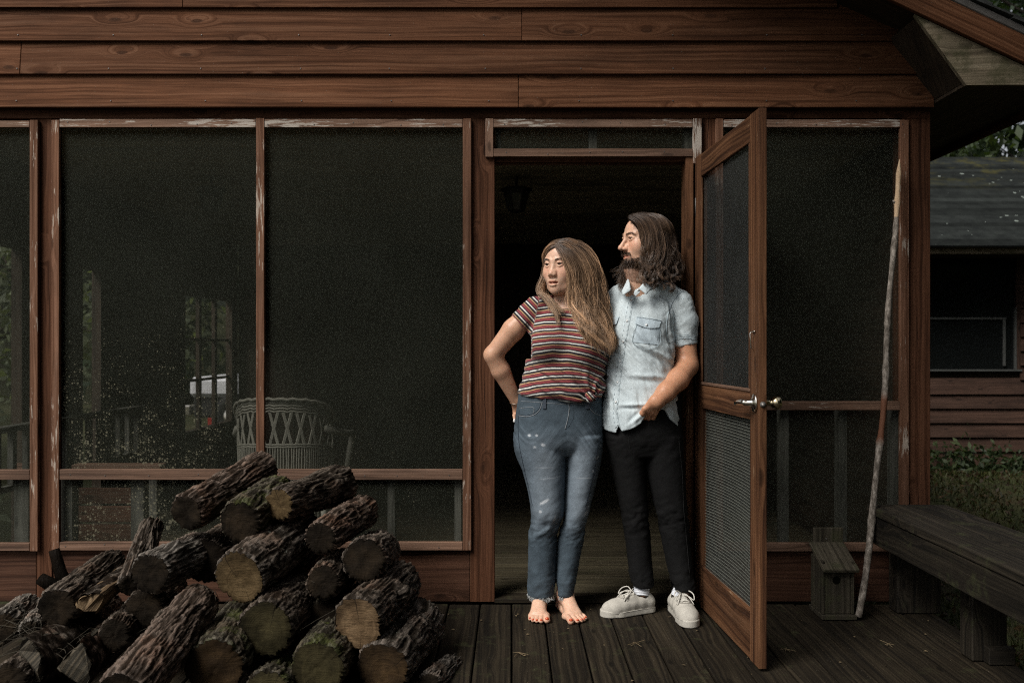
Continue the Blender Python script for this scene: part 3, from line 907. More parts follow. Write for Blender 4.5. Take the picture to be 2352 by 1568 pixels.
# ------------------------------------------------------------------ firewood
def bark_mat(name, c0, c1, c2, moss=.0, lichen=.0, red=.0):
    m, nt, b = newmat(name, .55, .45)
    tc, v, r = objcoord(nt, 60)
    hgt = attr_fac(nt, 'h')
    n1 = noise(nt, scaled(nt, v, (85, 85, 14)), 1., 6, .7)
    n2 = noise(nt, v, 7, 4, .6)
    f = math_(nt, 'ADD', math_(nt, 'MULTIPLY', hgt, .6), math_(nt, 'MULTIPLY', n1, .55))
    c = ramp(nt, f, [(.32, c0), (.50, c1), (.64, tuple(1.6 * q for q in c1)), (.80, c2)])
    c = mixc(nt, math_(nt, 'MULTIPLY', ramp(nt, n2, [(.5, 0), (.68, 1)]), .6 + .4 * red), c, mixc(nt, 1., c, (1.5, 1.12, .92), 'MULTIPLY'))
    if moss:
        mk = math_(nt, 'MULTIPLY', ramp(nt, noise(nt, v, 11, 5, .75), [(.60 - .2 * moss, 0), (.72 - .2 * moss, 1)]), .75)
        c = mixc(nt, mk, c, ramp(nt, n1, [(.3, (.020, .026, .008)), (.7, (.085, .092, .030))]))
    if lichen:
        mk = ramp(nt, noise(nt, v, 13, 5, .8), [(.70 - .16 * lichen, 0), (.735 - .16 * lichen, 1)])
        c = mixc(nt, math_(nt, 'MULTIPLY', mk, .9), c, (.30, .33, .27))
    nt.links.new(c, b.inputs['Base Color'])
    nt.links.new(ramp(nt, n1, [(.35, .8), (.66, .28)]), b.inputs['Roughness'])
    nt.links.new(ramp(nt, math_(nt, 'MULTIPLY', n1, hgt), [(.22, .03), (.48, .5)]), b.inputs['Specular IOR Level'])
    bump(nt, b, n1, .9, .008)
    return m
def cut_mat(name, c0, c1, c2, saw=.6):
    m, nt, b = newmat(name, .9, .06)
    tc, v, r = objcoord(nt, 0)
    tc2, vr, r = objcoord(nt, 30)
    dz = N(nt, 'ShaderNodeVectorMath', {0: tc, 1: scaled(nt, noise(nt, vr, 6, 3, color=True), (.03, .03, .0))}, operation='ADD').outputs[0]
    L = N(nt, 'ShaderNodeVectorMath', {0: dz}, operation='LENGTH').outputs['Value']
    ring = noise(nt, N(nt, 'ShaderNodeCombineXYZ', {0: math_(nt, 'MULTIPLY', L, 330.), 1: math_(nt, 'MULTIPLY', r, 50), 2: 0}).outputs[0], 1., 3, .6)
    big = noise(nt, vr, 9, 5, .65)
    sawn = noise(nt, scaled(nt, vr, (30, 380, 1)), 1., 3, .6)
    f = math_(nt, 'ADD', math_(nt, 'MULTIPLY', big, .75), math_(nt, 'MULTIPLY', ring, .25))
    c = ramp(nt, f, [(.33, c0), (.5, c1), (.68, c2)])
    c = mixc(nt, saw, c, ramp(nt, sawn, [(.35, .45), (.6, 1.2)]), 'MULTIPLY')
    rim = ramp(nt, math_(nt, 'MULTIPLY', L, 10.), [(.62, 1.), (.92, .45)])
    c = mixc(nt, 1., c, rim, 'MULTIPLY')
    # radial drying crack
    s = N(nt, 'ShaderNodeSeparateXYZ', {0: dz}).outputs
    a1 = math_(nt, 'ADD', math_(nt, 'ARCTAN2', s[1], s[0]), math_(nt, 'MULTIPLY', r, 6.283))
    fr = math_(nt, 'FRACT', math_(nt, 'MULTIPLY', a1, .35))
    cr = math_(nt, 'LESS_THAN', math_(nt, 'ABSOLUTE', math_(nt, 'SUBTRACT', fr, .5)), .006)
    c = mixc(nt, math_(nt, 'MULTIPLY', cr, .8), c, (.008, .006, .004))
    nt.links.new(c, b.inputs['Base Color']); bump(nt, b, math_(nt, 'ADD', sawn, ring), .5, .003)
    return m
BARKS = {
 'dark': bark_mat('dark_bark', (.004, .0032, .0024), (.0115, .0088, .0065), (.110, .088, .069)),
 'red': bark_mat('reddish_bark', (.005, .0036, .0026), (.0165, .0118, .0086), (.15, .110, .086), red=.7),
 'moss': bark_mat('mossy_bark', (.004, .0035, .0022), (.0110, .0093, .0066), (.095, .083, .060), moss=.5),
 'lichen': bark_mat('lichened_bark', (.005, .004, .0032), (.0145, .0117, .009), (.135, .112, .092), lichen=.45),
 'grey': bark_mat('grey_bark', (.009, .008, .0065), (.026, .023, .0195), (.185, .163, .14), lichen=.1)}
CUTS = {
 'pale': cut_mat('pale_cut', (.046, .029, .015), (.122, .080, .044), (.19, .130, .074), .8),
 'tan': cut_mat('tan_cut', (.024, .016, .008), (.078, .053, .026), (.125, .087, .045), .6),
 'olive': cut_mat('olive_cut', (.008, .007, .0035), (.028, .0235, .0115), (.054, .045, .021), .5),
 'rust': cut_mat('rusty_cut', (.009, .006, .004), (.030, .019, .010), (.062, .038, .018), .5),
 'dark': cut_mat('dark_cut', (.003, .0022, .0016), (.011, .0082, .0055), (.030, .021, .013), .5)}
M_SPLIT = wood('split_wood', (.045, .028, .014), (.12, .078, .040), (.20, .14, .08), fx=3, fy=110, knots=0, rough=.8, bmp=1.)
M_SPLITD = wood('dark_split_wood', (.016, .014, .010), (.036, .031, .022), (.075, .060, .040), fx=3, fy=110, knots=0, rough=.8, bmp=1.)
_ln = [0]
def log(label, f, bk, r0, r1, bark='dark', cut='olive', knots_=0, seg=None):
    """f/bk: front and back end centres (u, v, y); r0, r1 radii in px at those depths."""
    _ln[0] += 1; sd = _ln[0] * 13
    A, B = px(*f), px(*bk)
    ra, rb = r0 * (CAM_D + f[2]) / FPX, r1 * (CAM_D + bk[2]) / FPX
    L = (B - A).length; d = (B - A).normalized(); q = d.to_track_quat('Z', 'Y').to_matrix().to_4x4()
    M = Matrix.Translation((A + B) / 2) @ q
    nt_, nl = 150, max(30, int(L / .006))
    th = np.linspace(0, 2 * np.pi, nt_, endpoint=False); zz = np.linspace(-L / 2, L / 2, nl)
    T, Z = np.meshgrid(th, zz, indexing='ij')
    R0 = ra + (rb - ra) * (Z / L + .5)
    cx, cy = np.cos(T), np.sin(T)
    P = np.stack([cx, cy, Z], -1).reshape(-1, 3)
    lump = fbm(P * np.array([1.1, 1.1, 4.0]) + sd, 3, sd).reshape(T.shape)
    wig = fbm(P * np.array([2.2, 2.2, 9.0]) + sd + 9, 2, sd + 1).reshape(T.shape)
    Pb = np.stack([cx * ra * 105, cy * ra * 105, Z * 11 + wig * .6], -1).reshape(-1, 3)
    Pb[:, 0] += wig.ravel() * .75; Pb[:, 1] += wig.ravel() * .75
    rid = 1 - np.abs(vnoise(Pb, sd + 2)) * 1.6
    pl = 1 - np.abs(vnoise(Pb * np.array([1.9, 1.9, 4.0]), sd + 3)) * 1.6
    fi = vnoise(Pb * np.array([4.4, 4.4, 6]), sd + 5)
    fi2 = vnoise(Pb * np.array([5., 5., 14.]), sd + 6).reshape(T.shape) * np.clip(rid.reshape(T.shape), 0, 1)
    crk = sstep(.42, .62, np.abs(vnoise(Pb * np.array([.55, .55, 3.6]) + 31, sd + 8)))
    H = (-.34 * crk + .62 * rid + .28 * pl + .12 * fi).reshape(T.shape)
    Hn = np.clip(H * .5 + .45, 0, 1)
    R = R0 * (1 + .06 * lump) + .0100 * (H - .5) + .0022 * fi2
    for k in range(knots_):
        a, z0 = random.uniform(0, 6.28), random.uniform(-.3, .3) * L
        dk = np.sqrt(((np.angle(np.exp(1j * (T - a)))) * R0) ** 2 + (Z - z0) ** 2)
        R += .03 * np.exp(-(dk / .03) ** 2)
    endf = np.minimum(Z + L / 2, L / 2 - Z)
    R -= .006 * np.exp(-endf / .006)
    V = np.stack([R * cx, R * cy, Z], -1).reshape(-1, 3)
    i, j = np.meshgrid(np.arange(nt_), np.arange(nl - 1), indexing='ij'); i2 = (i + 1) % nt_
    F = np.stack([i * nl + j, i2 * nl + j, i2 * nl + j + 1, i * nl + j + 1], -1).reshape(-1, 4)
    me = mesh_np('log', V, F, True); vcol(me, 'h', Hn.ravel())
    o = obj('log', me, BARKS[bark], None, M)
    tag(o, label, 'log', 'firewood logs heaped on the deck')
    for e, (col, zc) in enumerate(((0, -L / 2), (nl - 1, L / 2))):
        if e == 1 and L < .2: pass
        rim = R[:, col] - .001
        nr = 9
        fr = np.linspace(0, 1, nr + 1)[1:]
        Vc = [(0, 0, 0)]
        for q_ in fr:
            rr = rim * q_
            w = .0025 * fbm(np.stack([np.cos(th) * q_ * 2, np.sin(th) * q_ * 2, th * 0 + sd], 1), 3, sd + e) + (.003 if q_ < .98 else 0)
            sgn = -1 if e == 0 else 1
            Vc += list(zip(rr * np.cos(th), rr * np.sin(th), sgn * w))
        Fc = []
        for k in range(nt_):
            k2 = (k + 1) % nt_
            Fc.append([0, 1 + k, 1 + k2] if e else [0, 1 + k2, 1 + k])
            for r_ in range(nr - 1):
                a, b2, c, d2 = 1 + r_ * nt_ + k, 1 + r_ * nt_ + k2, 1 + (r_ + 1) * nt_ + k2, 1 + (r_ + 1) * nt_ + k
                Fc.append([a, d2, c, b2] if e else [a, b2, c, d2])
        obj('cut_end', mesh_np('cut_end', np.array(Vc), Fc, True), CUTS[cut], o, M @ Matrix.Translation((0, 0, zc)))
    return o

log('topmost bark-covered log of the heap, its dark end tipped down to the left', (428, 1176, -.80), (606, 1074, -.34), 46, 40, 'red', 'dark')
log('dark log beside the topmost one with a small tan sawn end', (640, 1160, -.76), (782, 1112, -.32), 40, 46, 'dark', 'tan')
log('green mossy log tucked just under the topmost log', (552, 1200, -.84), (640, 1128, -.45), 52, 42, 'moss', 'dark')
log('reddish log whose barked end points to the lower screen behind', (735, 1236, -.80), (836, 1172, -.36), 40, 40, 'red', 'dark', 1)
log('large log with a tan sawn end and pale lichen on top, mid heap', (548, 1326, -.98), (690, 1216, -.52), 64, 56, 'lichen', 'tan', 2)
log('short dark log with a white streak of fungus, high on the right side', (836, 1286, -.84), (872, 1266, -.42), 52, 48, 'lichen', 'dark')
log('black-ended log between the lichened log and the fungus-streaked one', (742, 1338, -.90), (790, 1300, -.45), 42, 42, 'dark', 'dark')
log('log with the palest sawn end, on the right of the heap', (820, 1430, -1.03), (918, 1336, -.58), 62, 54, 'dark', 'pale', 1)
log('log with a broad olive sawn end, below the tan-ended lichened log', (610, 1444, -1.09), (690, 1366, -.64), 66, 58, 'dark', 'olive')
log('front log with an olive sawn end, just left of the rusty-ended one', (728, 1530, -1.14), (800, 1440, -.68), 64, 58, 'moss', 'olive')
log('front right log with a rusty dark sawn end and grey bark', (876, 1534, -1.06), (968, 1428, -.62), 64, 58, 'lichen', 'rust')
log('thin log lying by itself at the right foot of the heap', (985, 1572, -1.02), (1040, 1524, -.72), 30, 26, 'grey', 'dark')
log('long foreground log slanting from the bottom edge up towards mid heap', (285, 1600, -1.47), (458, 1384, -1.0), 66, 46, 'red', 'dark')
log('mossy front log with a brown sawn end, right of the long slanting log', (492, 1534, -1.22), (562, 1424, -.80), 68, 56, 'moss', 'rust')
log('thick stubby grey-topped log left of the tan-ended lichened log', (345, 1316, -.98), (462, 1264, -.66), 50, 46, 'grey', 'dark', 1)
log('thin upright-leaning log on the left slope of the heap', (298, 1345, -.84), (352, 1206, -.46), 30, 27, 'dark', 'dark')
lb = log('left log with a black round end and two broken branch stubs', (132, 1396, -.92), (262, 1290, -.44), 48, 34, 'dark', 'dark')
sb = MB(); p = px(140, 1335, -.76)
sb.tube([p + Vector((.02, .02, -.03)), p + Vector((-.03, -.02, -.004)), px(92, 1328, -.80)], [.026, .024, .021], 12)
sb.tube([p + Vector((.02, .02, -.03)), px(140, 1318, -.76), px(130, 1282, -.74), px(124, 1262, -.74)], [.026, .022, .020, .019], 12)
sb.build('branch_stub', BARKS['dark'], lb, True)
log('short grey log at the far left edge against the wall', (6, 1440, -.72), (64, 1392, -.42), 36, 32, 'grey', 'dark')
log('hollow-ended grey branch piece beside the far left grey log', (66, 1446, -.86), (96, 1412, -.56), 24, 22, 'grey', 'dark')
log('small dark log low on the left between the split pieces', (262, 1458, -1.04), (318, 1410, -.66), 40, 36, 'dark', 'dark')
log('dark log showing over the split pieces, under the stubby grey-topped log', (330, 1400, -.92), (392, 1350, -.5), 46, 42, 'dark', 'dark')
log('mossy log at the very bottom edge, between two olive and brown ends', (612, 1590, -1.22), (676, 1540, -.82), 54, 50, 'moss', 'olive')
log('dark log at the bottom left corner under the split pieces', (20, 1566, -1.16), (110, 1500, -.8), 44, 40, 'dark', 'dark')
log('dark filler log behind the long slanting log', (400, 1452, -1.0), (452, 1392, -.5), 56, 52, 'dark', 'dark')
log('dark log half buried below the black-ended one', (742, 1430, -.86), (780, 1380, -.42), 52, 50, 'moss', 'dark')
log('dark log behind the palest sawn end, nearest the wall', (850, 1376, -.70), (896, 1340, -.26), 50, 46, 'dark', 'dark')
log('buried log under the green mossy one', (470, 1290, -.76), (540, 1240, -.30), 52, 50, 'dark', 'dark')
log('buried log behind the reddish log, nearest the lower screen', (640, 1300, -.66), (700, 1250, -.22), 56, 52, 'dark', 'dark')
log('buried log low under the large lichened log', (560, 1440, -.80), (620, 1390, -.34), 62, 60, 'dark', 'dark')
log('buried log at the back left behind the branch stubs', (190, 1440, -.76), (236, 1396, -.30), 46, 44, 'dark', 'dark')
log('low dark log behind the right foot of the heap', (930, 1490, -.70), (960, 1450, -.30), 44, 42, 'dark', 'dark')

def split(label, f, bk, r0, ang0, span, mat, bark='dark'):
    """A wedge split from a log: two raw faces and a strip of bark."""
    _ln[0] += 1; sd = _ln[0] * 17
    A, B = px(*f), px(*bk); L = (B - A).length
    M = Matrix.Translation((A + B) / 2) @ (B - A).normalized().to_track_quat('Z', 'Y').to_matrix().to_4x4()
    R = r0 * (CAM_D + f[2]) / FPX
    sec = []
    for i in range(9): sec.append((R * i / 9, ang0))
    arc0 = len(sec)
    for i in range(15): sec.append((R, ang0 + span * i / 14))
    arc1 = len(sec)
    for i in range(8): sec.append((R * (8 - i) / 9, ang0 + span))
    ns = len(sec); nl = 40; zz = np.linspace(-L / 2, L / 2, nl)
    c = np.array([(r * math.cos(a), r * math.sin(a)) for r, a in sec]); c -= c.mean(0)
    P = np.stack([np.repeat(c[:, 0], nl) * 60, np.repeat(c[:, 1], nl) * 60, np.tile(zz, ns) * 7 + sd], 1)
    dn_ = np.stack([fbm(P, 4, sd), fbm(P, 4, sd + 7)], 1) * .007
    V = np.stack([np.repeat(c[:, 0], nl) + dn_[:, 0], np.repeat(c[:, 1], nl) + dn_[:, 1], np.tile(zz, ns) + .02 * np.repeat(fbm(np.stack([c[:, 0] * 90, c[:, 1] * 90, c[:, 0] * 0 + sd], 1), 3, sd), nl) * np.sign(np.tile(zz, ns)) * (np.abs(np.tile(zz, ns)) > L / 2 - .02)], 1)
    F = [];
    for i in range(ns):
        for j in range(nl - 1):
            i2 = (i + 1) % ns; F.append([i * nl + j, i2 * nl + j, i2 * nl + j + 1, i * nl + j + 1])
    F.append([i * nl for i in range(ns)][::-1]); F.append([i * nl + nl - 1 for i in range(ns)])
    me = mesh_np('split_log', V, F, False)
    Rm = Matrix(((0, 0, 1), (1, 0, 0), (0, 1, 0))).to_4x4()      # grain axis X along the piece
    me.transform(Rm)
    M2 = M @ Rm.inverted()
    o = obj('split_log', me, mat, None, M2)
    tag(o, label, 'split log', 'split firewood pieces at the left of the heap')
    # bark strip
    Vb, Fb = [], []
    cc = c[arc0:arc1]
    for i in range(15):
        dirv = cc[i] / (np.linalg.norm(cc[i]) + 1e-9)
        for j in range(nl):
            h = .006 + .006 * fbm(np.array([[cc[i, 0] * 70, cc[i, 1] * 70, zz[j] * 18 + sd]]), 3, sd)[0]
            Vb.append((zz[j], cc[i, 0] + dirv[0] * h, cc[i, 1] + dirv[1] * h))
    for i in range(14):
        for j in range(nl - 1): Fb.append([i * nl + j, (i + 1) * nl + j, (i + 1) * nl + j + 1, i * nl + j + 1])
    meb = mesh_np('bark', np.array(Vb), Fb, True); vcol(meb, 'h', np.clip(.5 + .5 * fbm(np.array(Vb) * 60, 3, sd), 0, 1))
    obj('bark', meb, BARKS[bark], o, M2)
    return o
split('split log with a frayed stringy raw face, at the far left front', (66, 1520, -1.10), (222, 1452, -.72), 74, 1.9, 1.7, M_SPLITD)
split('quarter-split log with a dark flat face and a curled strip of bark', (176, 1530, -1.20), (236, 1470, -.90), 74, 2.3, 1.5, M_SPLITD, 'red')
split('orange raw split piece between the left log and the stubby grey-topped one', (205, 1385, -.94), (322, 1292, -.58), 46, .4, 1.6, M_SPLIT)
split('small brown split piece behind the frayed one', (120, 1470, -.95), (200, 1436, -.60), 44, .9, 1.5, M_SPLITD)

# loose fibres, splinters and twigs lying on the heap: nobody could count them
fb = MB()
for k in range(110):
    c = px(random.uniform(20, 330), 0, -random.uniform(.7, 1.05)); c.z = random.uniform(.1, .17)
    if k > 85: c = px(random.uniform(420, 900), 0, -random.uniform(.8, 1.0)); c.z = random.uniform(.2, .34)
    d = Vector((random.gauss(0, 1), random.gauss(0, .8), random.gauss(0, .25))).normalized() * random.uniform(.03, .1)
    k1 = Vector((random.gauss(0, .012), random.gauss(0, .012), random.gauss(.012, .012)))
    fb.tube([c - d, c - d * .3 + k1, c + d * .4 + k1 * .6, c + d], [.0009, .0012, .0010, .0004], 4)
tag(fb.build('wood_splinters', M_SPLITD), kind='stuff')

# ------------------------------------------------------------------ inside the porch: wicker chair, lanterns
M_WICK = plain('wicker', (.25, .245, .20), .7, .3, 0, .25, 60)
wc = thing('wicker_chair', 'pale wicker armchair with diamond openwork, behind the dusty screen', 'chair', (-1.15, .95, .02))
ccx, ccy, rr_ = px(628, 0, .62).x, .88, .25
def cyl(phi, z, r=rr_):
    fl = 1 + .10 * max(0, (z - .35)) - .04
    return Vector((ccx + r * fl * 1.02 * math.sin(phi), ccy - r * fl * math.cos(phi), z))
PH = math.radians(100)
def arc(z, rad, n=28, wob=0): return [cyl(-PH + 2 * PH * i / n, z + wob * math.sin(i * 2.1)) for i in range(n + 1)], rad
mb = MB()
for z, r_ in ((.866, .009), (.849, .008), (.833, .007), (.818, .006), (.803, .005)):
    top = [cyl(-PH + 2 * PH * i / 40, z - .16 * abs(-1 + 2 * i / 40)**3, rr_ + (.012 if z > .86 else 0)) + Vector((0, 0, .004 * math.sin(i * 2.4))) for i in range(41)]
    mb.tube(top, r_, 7)
mb.build('top_braid', M_WICK, wc, True)
def band_z(phi, z): return z - (.16 * abs(phi / PH)**3) * max(0, (z - .45) / .42)
def strandX(mb, p0, z0, p1, z1):
    for o in (-.018, 0, .018):
        mb.tube([Vector(cyl(p0 + (p1 - p0) * t + o * (1 - 2 * abs(t - .5)) * 0 + o, band_z(p0, z0 + (z1 - z0) * t))) for t in (0, .25, .5, .75, 1)], .0042, 5, False)
for nm, za, zb2 in (('diamond_panel', .63, .80), ('diamond_panel', .30, .46), ('diamond_panel', .06, .22)):
    mb = MB(); nst = 13; stp = 2 * PH / nst
    for i in range(nst):
        p = -PH + i * stp
        strandX(mb, p + .05, za, p + stp - .05, zb2); strandX(mb, p + stp - .05, za, p + .05, zb2)
    mb.build(nm, M_WICK, wc, True)
for za, zb2 in ((.465, .625), (.225, .295)):
    mb = MB()
    for i in range(66):
        p = -PH + 2 * PH * i / 65
        mb.tube([cyl(p, band_z(p, za)), cyl(p + random.uniform(-.02, .02), band_z(p, (za + zb2) / 2)), cyl(p, band_z(p, zb2))], .0040, 5, False)
    for z in (za, zb2):
        for e in (-.006, .006): mb.tube([cyl(-PH + 2 * PH * i / 40, band_z(-PH + 2 * PH * i / 40, z + e) + .002 * math.sin(i * 2.5)) for i in range(41)], .0055, 6)
    mb.build('woven_band', M_WICK, wc, True)
MB().lathe([(0, .40), (.26, .40), (.275, .415), (.27, .43), (0, .435)], (ccx, ccy + .04, 0), sides=28).build('seat', M_WICK, wc, True)
for sx in (-1, 1):
    MB().tube([cyl(sx * 1.2, .70), Vector((ccx + sx * .31, ccy + .12, .655)), Vector((ccx + sx * .31, ccy + .30, .64)), Vector((ccx + sx * .29, ccy + .36, .58)), Vector((ccx + sx * .27, ccy + .33, .42))], .020, 8).build('arm', M_WICK, wc, True)
    for sy in (-.15, .27): MB().tube([Vector((ccx + sx * .23, ccy + sy, .41)), Vector((ccx + sx * .25, ccy + sy * 1.1, .018))], .016, 8).build('leg', M_WICK, wc, True)

M_BLACK = plain('black_iron', (.008, .008, .008), .5, .4)
mg, nt, b = newmat('lantern_glass', .2, .4)
b.inputs['Base Color'].default_value = (.05, .05, .042, 1)
def lantern(u, v0, v1, y, label):
    c = px(u, v0, y); h = px(0, v0, y).z - px(0, v1, y).z; r = 36 * (CAM_D + y) / FPX
    L = thing('ceiling_lantern', label, 'lantern', c, 'lanterns hanging from the porch ceiling')
    MB().lathe([(0, 0), (r, 0), (r * 1.02, -.012), (r * .8, -.03), (r * .78, -.034), (0, -.035)], c, sides=6).build('cap', M_BLACK, L)
    g = MB().lathe([(0, 0), (r * .74, 0), (r * .45, -(h - .05)), (0, -(h - .05))], c + Vector((0, 0, -.036)), sides=6).build('glass', mg, L)
    fr = MB()
    for k in range(6):
        a = 2 * math.pi * k / 6
        fr.tube([c + Vector((r * .76 * math.cos(a), r * .76 * math.sin(a), -.034)), c + Vector((r * .47 * math.cos(a), r * .47 * math.sin(a), -(h - .012)))], .005, 6)
    fr.build('frame', M_BLACK, L)
    MB().lathe([(0, 0), (r * .47, 0), (r * .4, -.008), (.008, -.014), (0, -.02)], c + Vector((0, 0, -(h - .014))), sides=12).build('finial', M_BLACK, L)
    MB().tube([c, Vector((c.x, c.y, 2.118))], .008, 8).build('stem', M_BLACK, L)
lantern(485, 433, 490, 1.2, 'dark lantern hanging behind the dusty screen above the wicker chair')
lantern(1186, 433, 490, 1.2, 'dark lantern hanging in the open doorway, left of the couple')
# ================================================================== the couple
def z4(x, y, d): return r1(810.0 + .6666 * x, 470.3 + .6666 * y, d)
def f5(x, y, z): return pxf((1260 + x / 4.9) / 1.0629, (1400 + y / 4.9) / 1.0629, z)
def U(v): return np.array(v, dtype=float)

def skin_mat(name, base, sss=.12):
    m, nt, b = newmat(name, .42, .4)
    tc, v, r = objcoord(nt, 0)
    c = mixc(nt, 1., base, attr_col(nt, 'tint'), 'MULTIPLY')
    n1 = noise(nt, v, 45, 4, .6); n2 = noise(nt, v, 260, 3, .6)
    c = mixc(nt, 1., c, ramp(nt, n1, [(.3, (.92, .86, .83)), (.7, (1.07, 1.05, 1.03))]), 'MULTIPLY')
    fk = N(nt, 'ShaderNodeTexVoronoi', {'Vector': v, 'Scale': 120.})
    fm = math_(nt, 'MULTIPLY', math_(nt, 'LESS_THAN', fk.outputs['Distance'], .22), math_(nt, 'GREATER_THAN', N(nt, 'ShaderNodeSeparateColor', {0: fk.outputs['Color']}).outputs[1], .72))
    c = mixc(nt, math_(nt, 'MULTIPLY', fm, .35), c, mixc(nt, 1., c, (.62, .48, .40), 'MULTIPLY'))
    nt.links.new(c, b.inputs['Base Color'])
    b.inputs['Subsurface Weight'].default_value = sss
    b.inputs['Subsurface Radius'].default_value = (1., .35, .2)
    b.inputs['Subsurface Scale'].default_value = .006
    bump(nt, b, n2, .12, .002)
    return m

def hair_mat(name, root, tip, var=.35, rough=.32):
    m = bpy.data.materials.new(name); m.use_nodes = True; nt = m.node_tree; nt.nodes.clear()
    hi = N(nt, 'ShaderNodeHairInfo')
    c = ramp(nt, hi.outputs['Intercept'], [(.05, root), (.55, tip)])
    c = mixc(nt, 1., c, ramp(nt, attr_fac(nt, 'lock'), [(0, .32), (.42, .7), (.72, 1.1), (1, 1.9)]), 'MULTIPLY')
    c = mixc(nt, 1., c, ramp(nt, hi.outputs['Random'], [(0, 1 - var), (1, 1 + var)]), 'MULTIPLY')
    h = N(nt, 'ShaderNodeBsdfPrincipled', {'Base Color': mixc(nt, 1., c, (1.25, 1.25, 1.25), 'MULTIPLY'), 'Roughness': rough + .08, 'Specular IOR Level': .55, 'Sheen Weight': .0})
    o = N(nt, 'ShaderNodeOutputMaterial'); nt.links.new(h.outputs[0], o.inputs[0])
    return m

def catmull(P, n):
    P = np.asarray(P, float); d = np.r_[0, np.cumsum(np.linalg.norm(np.diff(P, axis=0), axis=1))]; d /= d[-1]
    t = np.linspace(0, 1, n); m = np.gradient(P, d, axis=0)
    i = np.clip(np.searchsorted(d, t) - 1, 0, len(P) - 2); h = (d[i + 1] - d[i])[:, None]; u = ((t - d[i]) / (d[i + 1] - d[i]))[:, None]
    return (2*u**3 - 3*u**2 + 1) * P[i] + (u**3 - 2*u**2 + u) * h * m[i] + (-2*u**3 + 3*u**2) * P[i + 1] + (u**3 - u**2) * h * m[i + 1]

def hair_obj(name, strands, radius, mat, parent, lock=None):
    """strands (n, m, 3) -> a hair curves object."""
    n, m = strands.shape[:2]
    hc = bpy.data.hair_curves.new(name); hc.add_curves([m] * n)
    hc.attributes['position'].data.foreach_set('vector', strands.astype(np.float32).ravel())
    ra = hc.attributes.get('radius') or hc.attributes.new('radius', 'FLOAT', 'POINT')
    lk = hc.attributes.new('lock', 'FLOAT', 'CURVE')
    if lock is None:
        q = strands[:, m // 2]; lock = np.clip(.5 + .75 * vnoise(q * np.array([70., 40., 18.]), 5) + .22 * vnoise(q * np.array([190., 90., 30.]), 7) + .10 * np.random.default_rng(n).normal(size=n), 0, 1)
    lk.data.foreach_set('value', np.asarray(lock, np.float32))
    t = np.linspace(0, 1, m)
    rr = (radius * (1 - .75 * t**3))[None, :].repeat(n, 0)
    ra.data.foreach_set('value', rr.astype(np.float32).ravel())
    return obj(name, hc, mat, parent)

def grow(guides, n, m=26, spread=(.004, .012), wave=(.0, .0, 5.), curl=0., seed=0, cut=.25, fly=.04, pairs=None):
    """Strands filled in between neighbouring guide locks."""
    g = np.random.default_rng(seed)
    G = np.stack([catmull(q, m) for q in guides]); t = np.linspace(0, 1, m)
    out = np.empty((n, m, 3)); k = len(guides)
    for s in range(n):
        if pairs: i, j = pairs[g.integers(len(pairs))]
        else:
            i = int(g.integers(0, max(1, k - 1))); j = min(i + 1, k - 1)
        w = g.uniform(); w = w + .12 * math.sin(w * 25)           # gathers into locks
        c = G[i] * (1 - w) + G[j] * w
        off = g.normal(size=3) * .6
        sp = spread[0] + (spread[1] - spread[0]) * t
        c = c + off[None] * sp[:, None]
        lockph = math.floor(w * 5) * 1.7 + i * 2.3
        ph = lockph + g.normal() * .5
        a = (wave[0] + (wave[1] - wave[0]) * t) * (1 + .3 * g.normal())
        c[:, 0] += a * np.sin(wave[2] * t * 6.283 + ph); c[:, 1] += .7 * a * np.cos(wave[2] * t * 6.283 + ph * 1.3)
        c[:, 2] += .35 * a * np.sin(wave[2] * 1.3 * t * 6.283 + ph * 2)
        if g.uniform() < fly:
            d = g.normal(size=3) * np.array([1, .6, .5]); c = c + d[None] * (t**1.5)[:, None] * g.uniform(.01, .035)
        L = 1 - cut * g.uniform() ** 1.3
        out[s] = np.stack([np.interp(t * L, t, c[:, q]) for q in range(3)], 1)
    return out

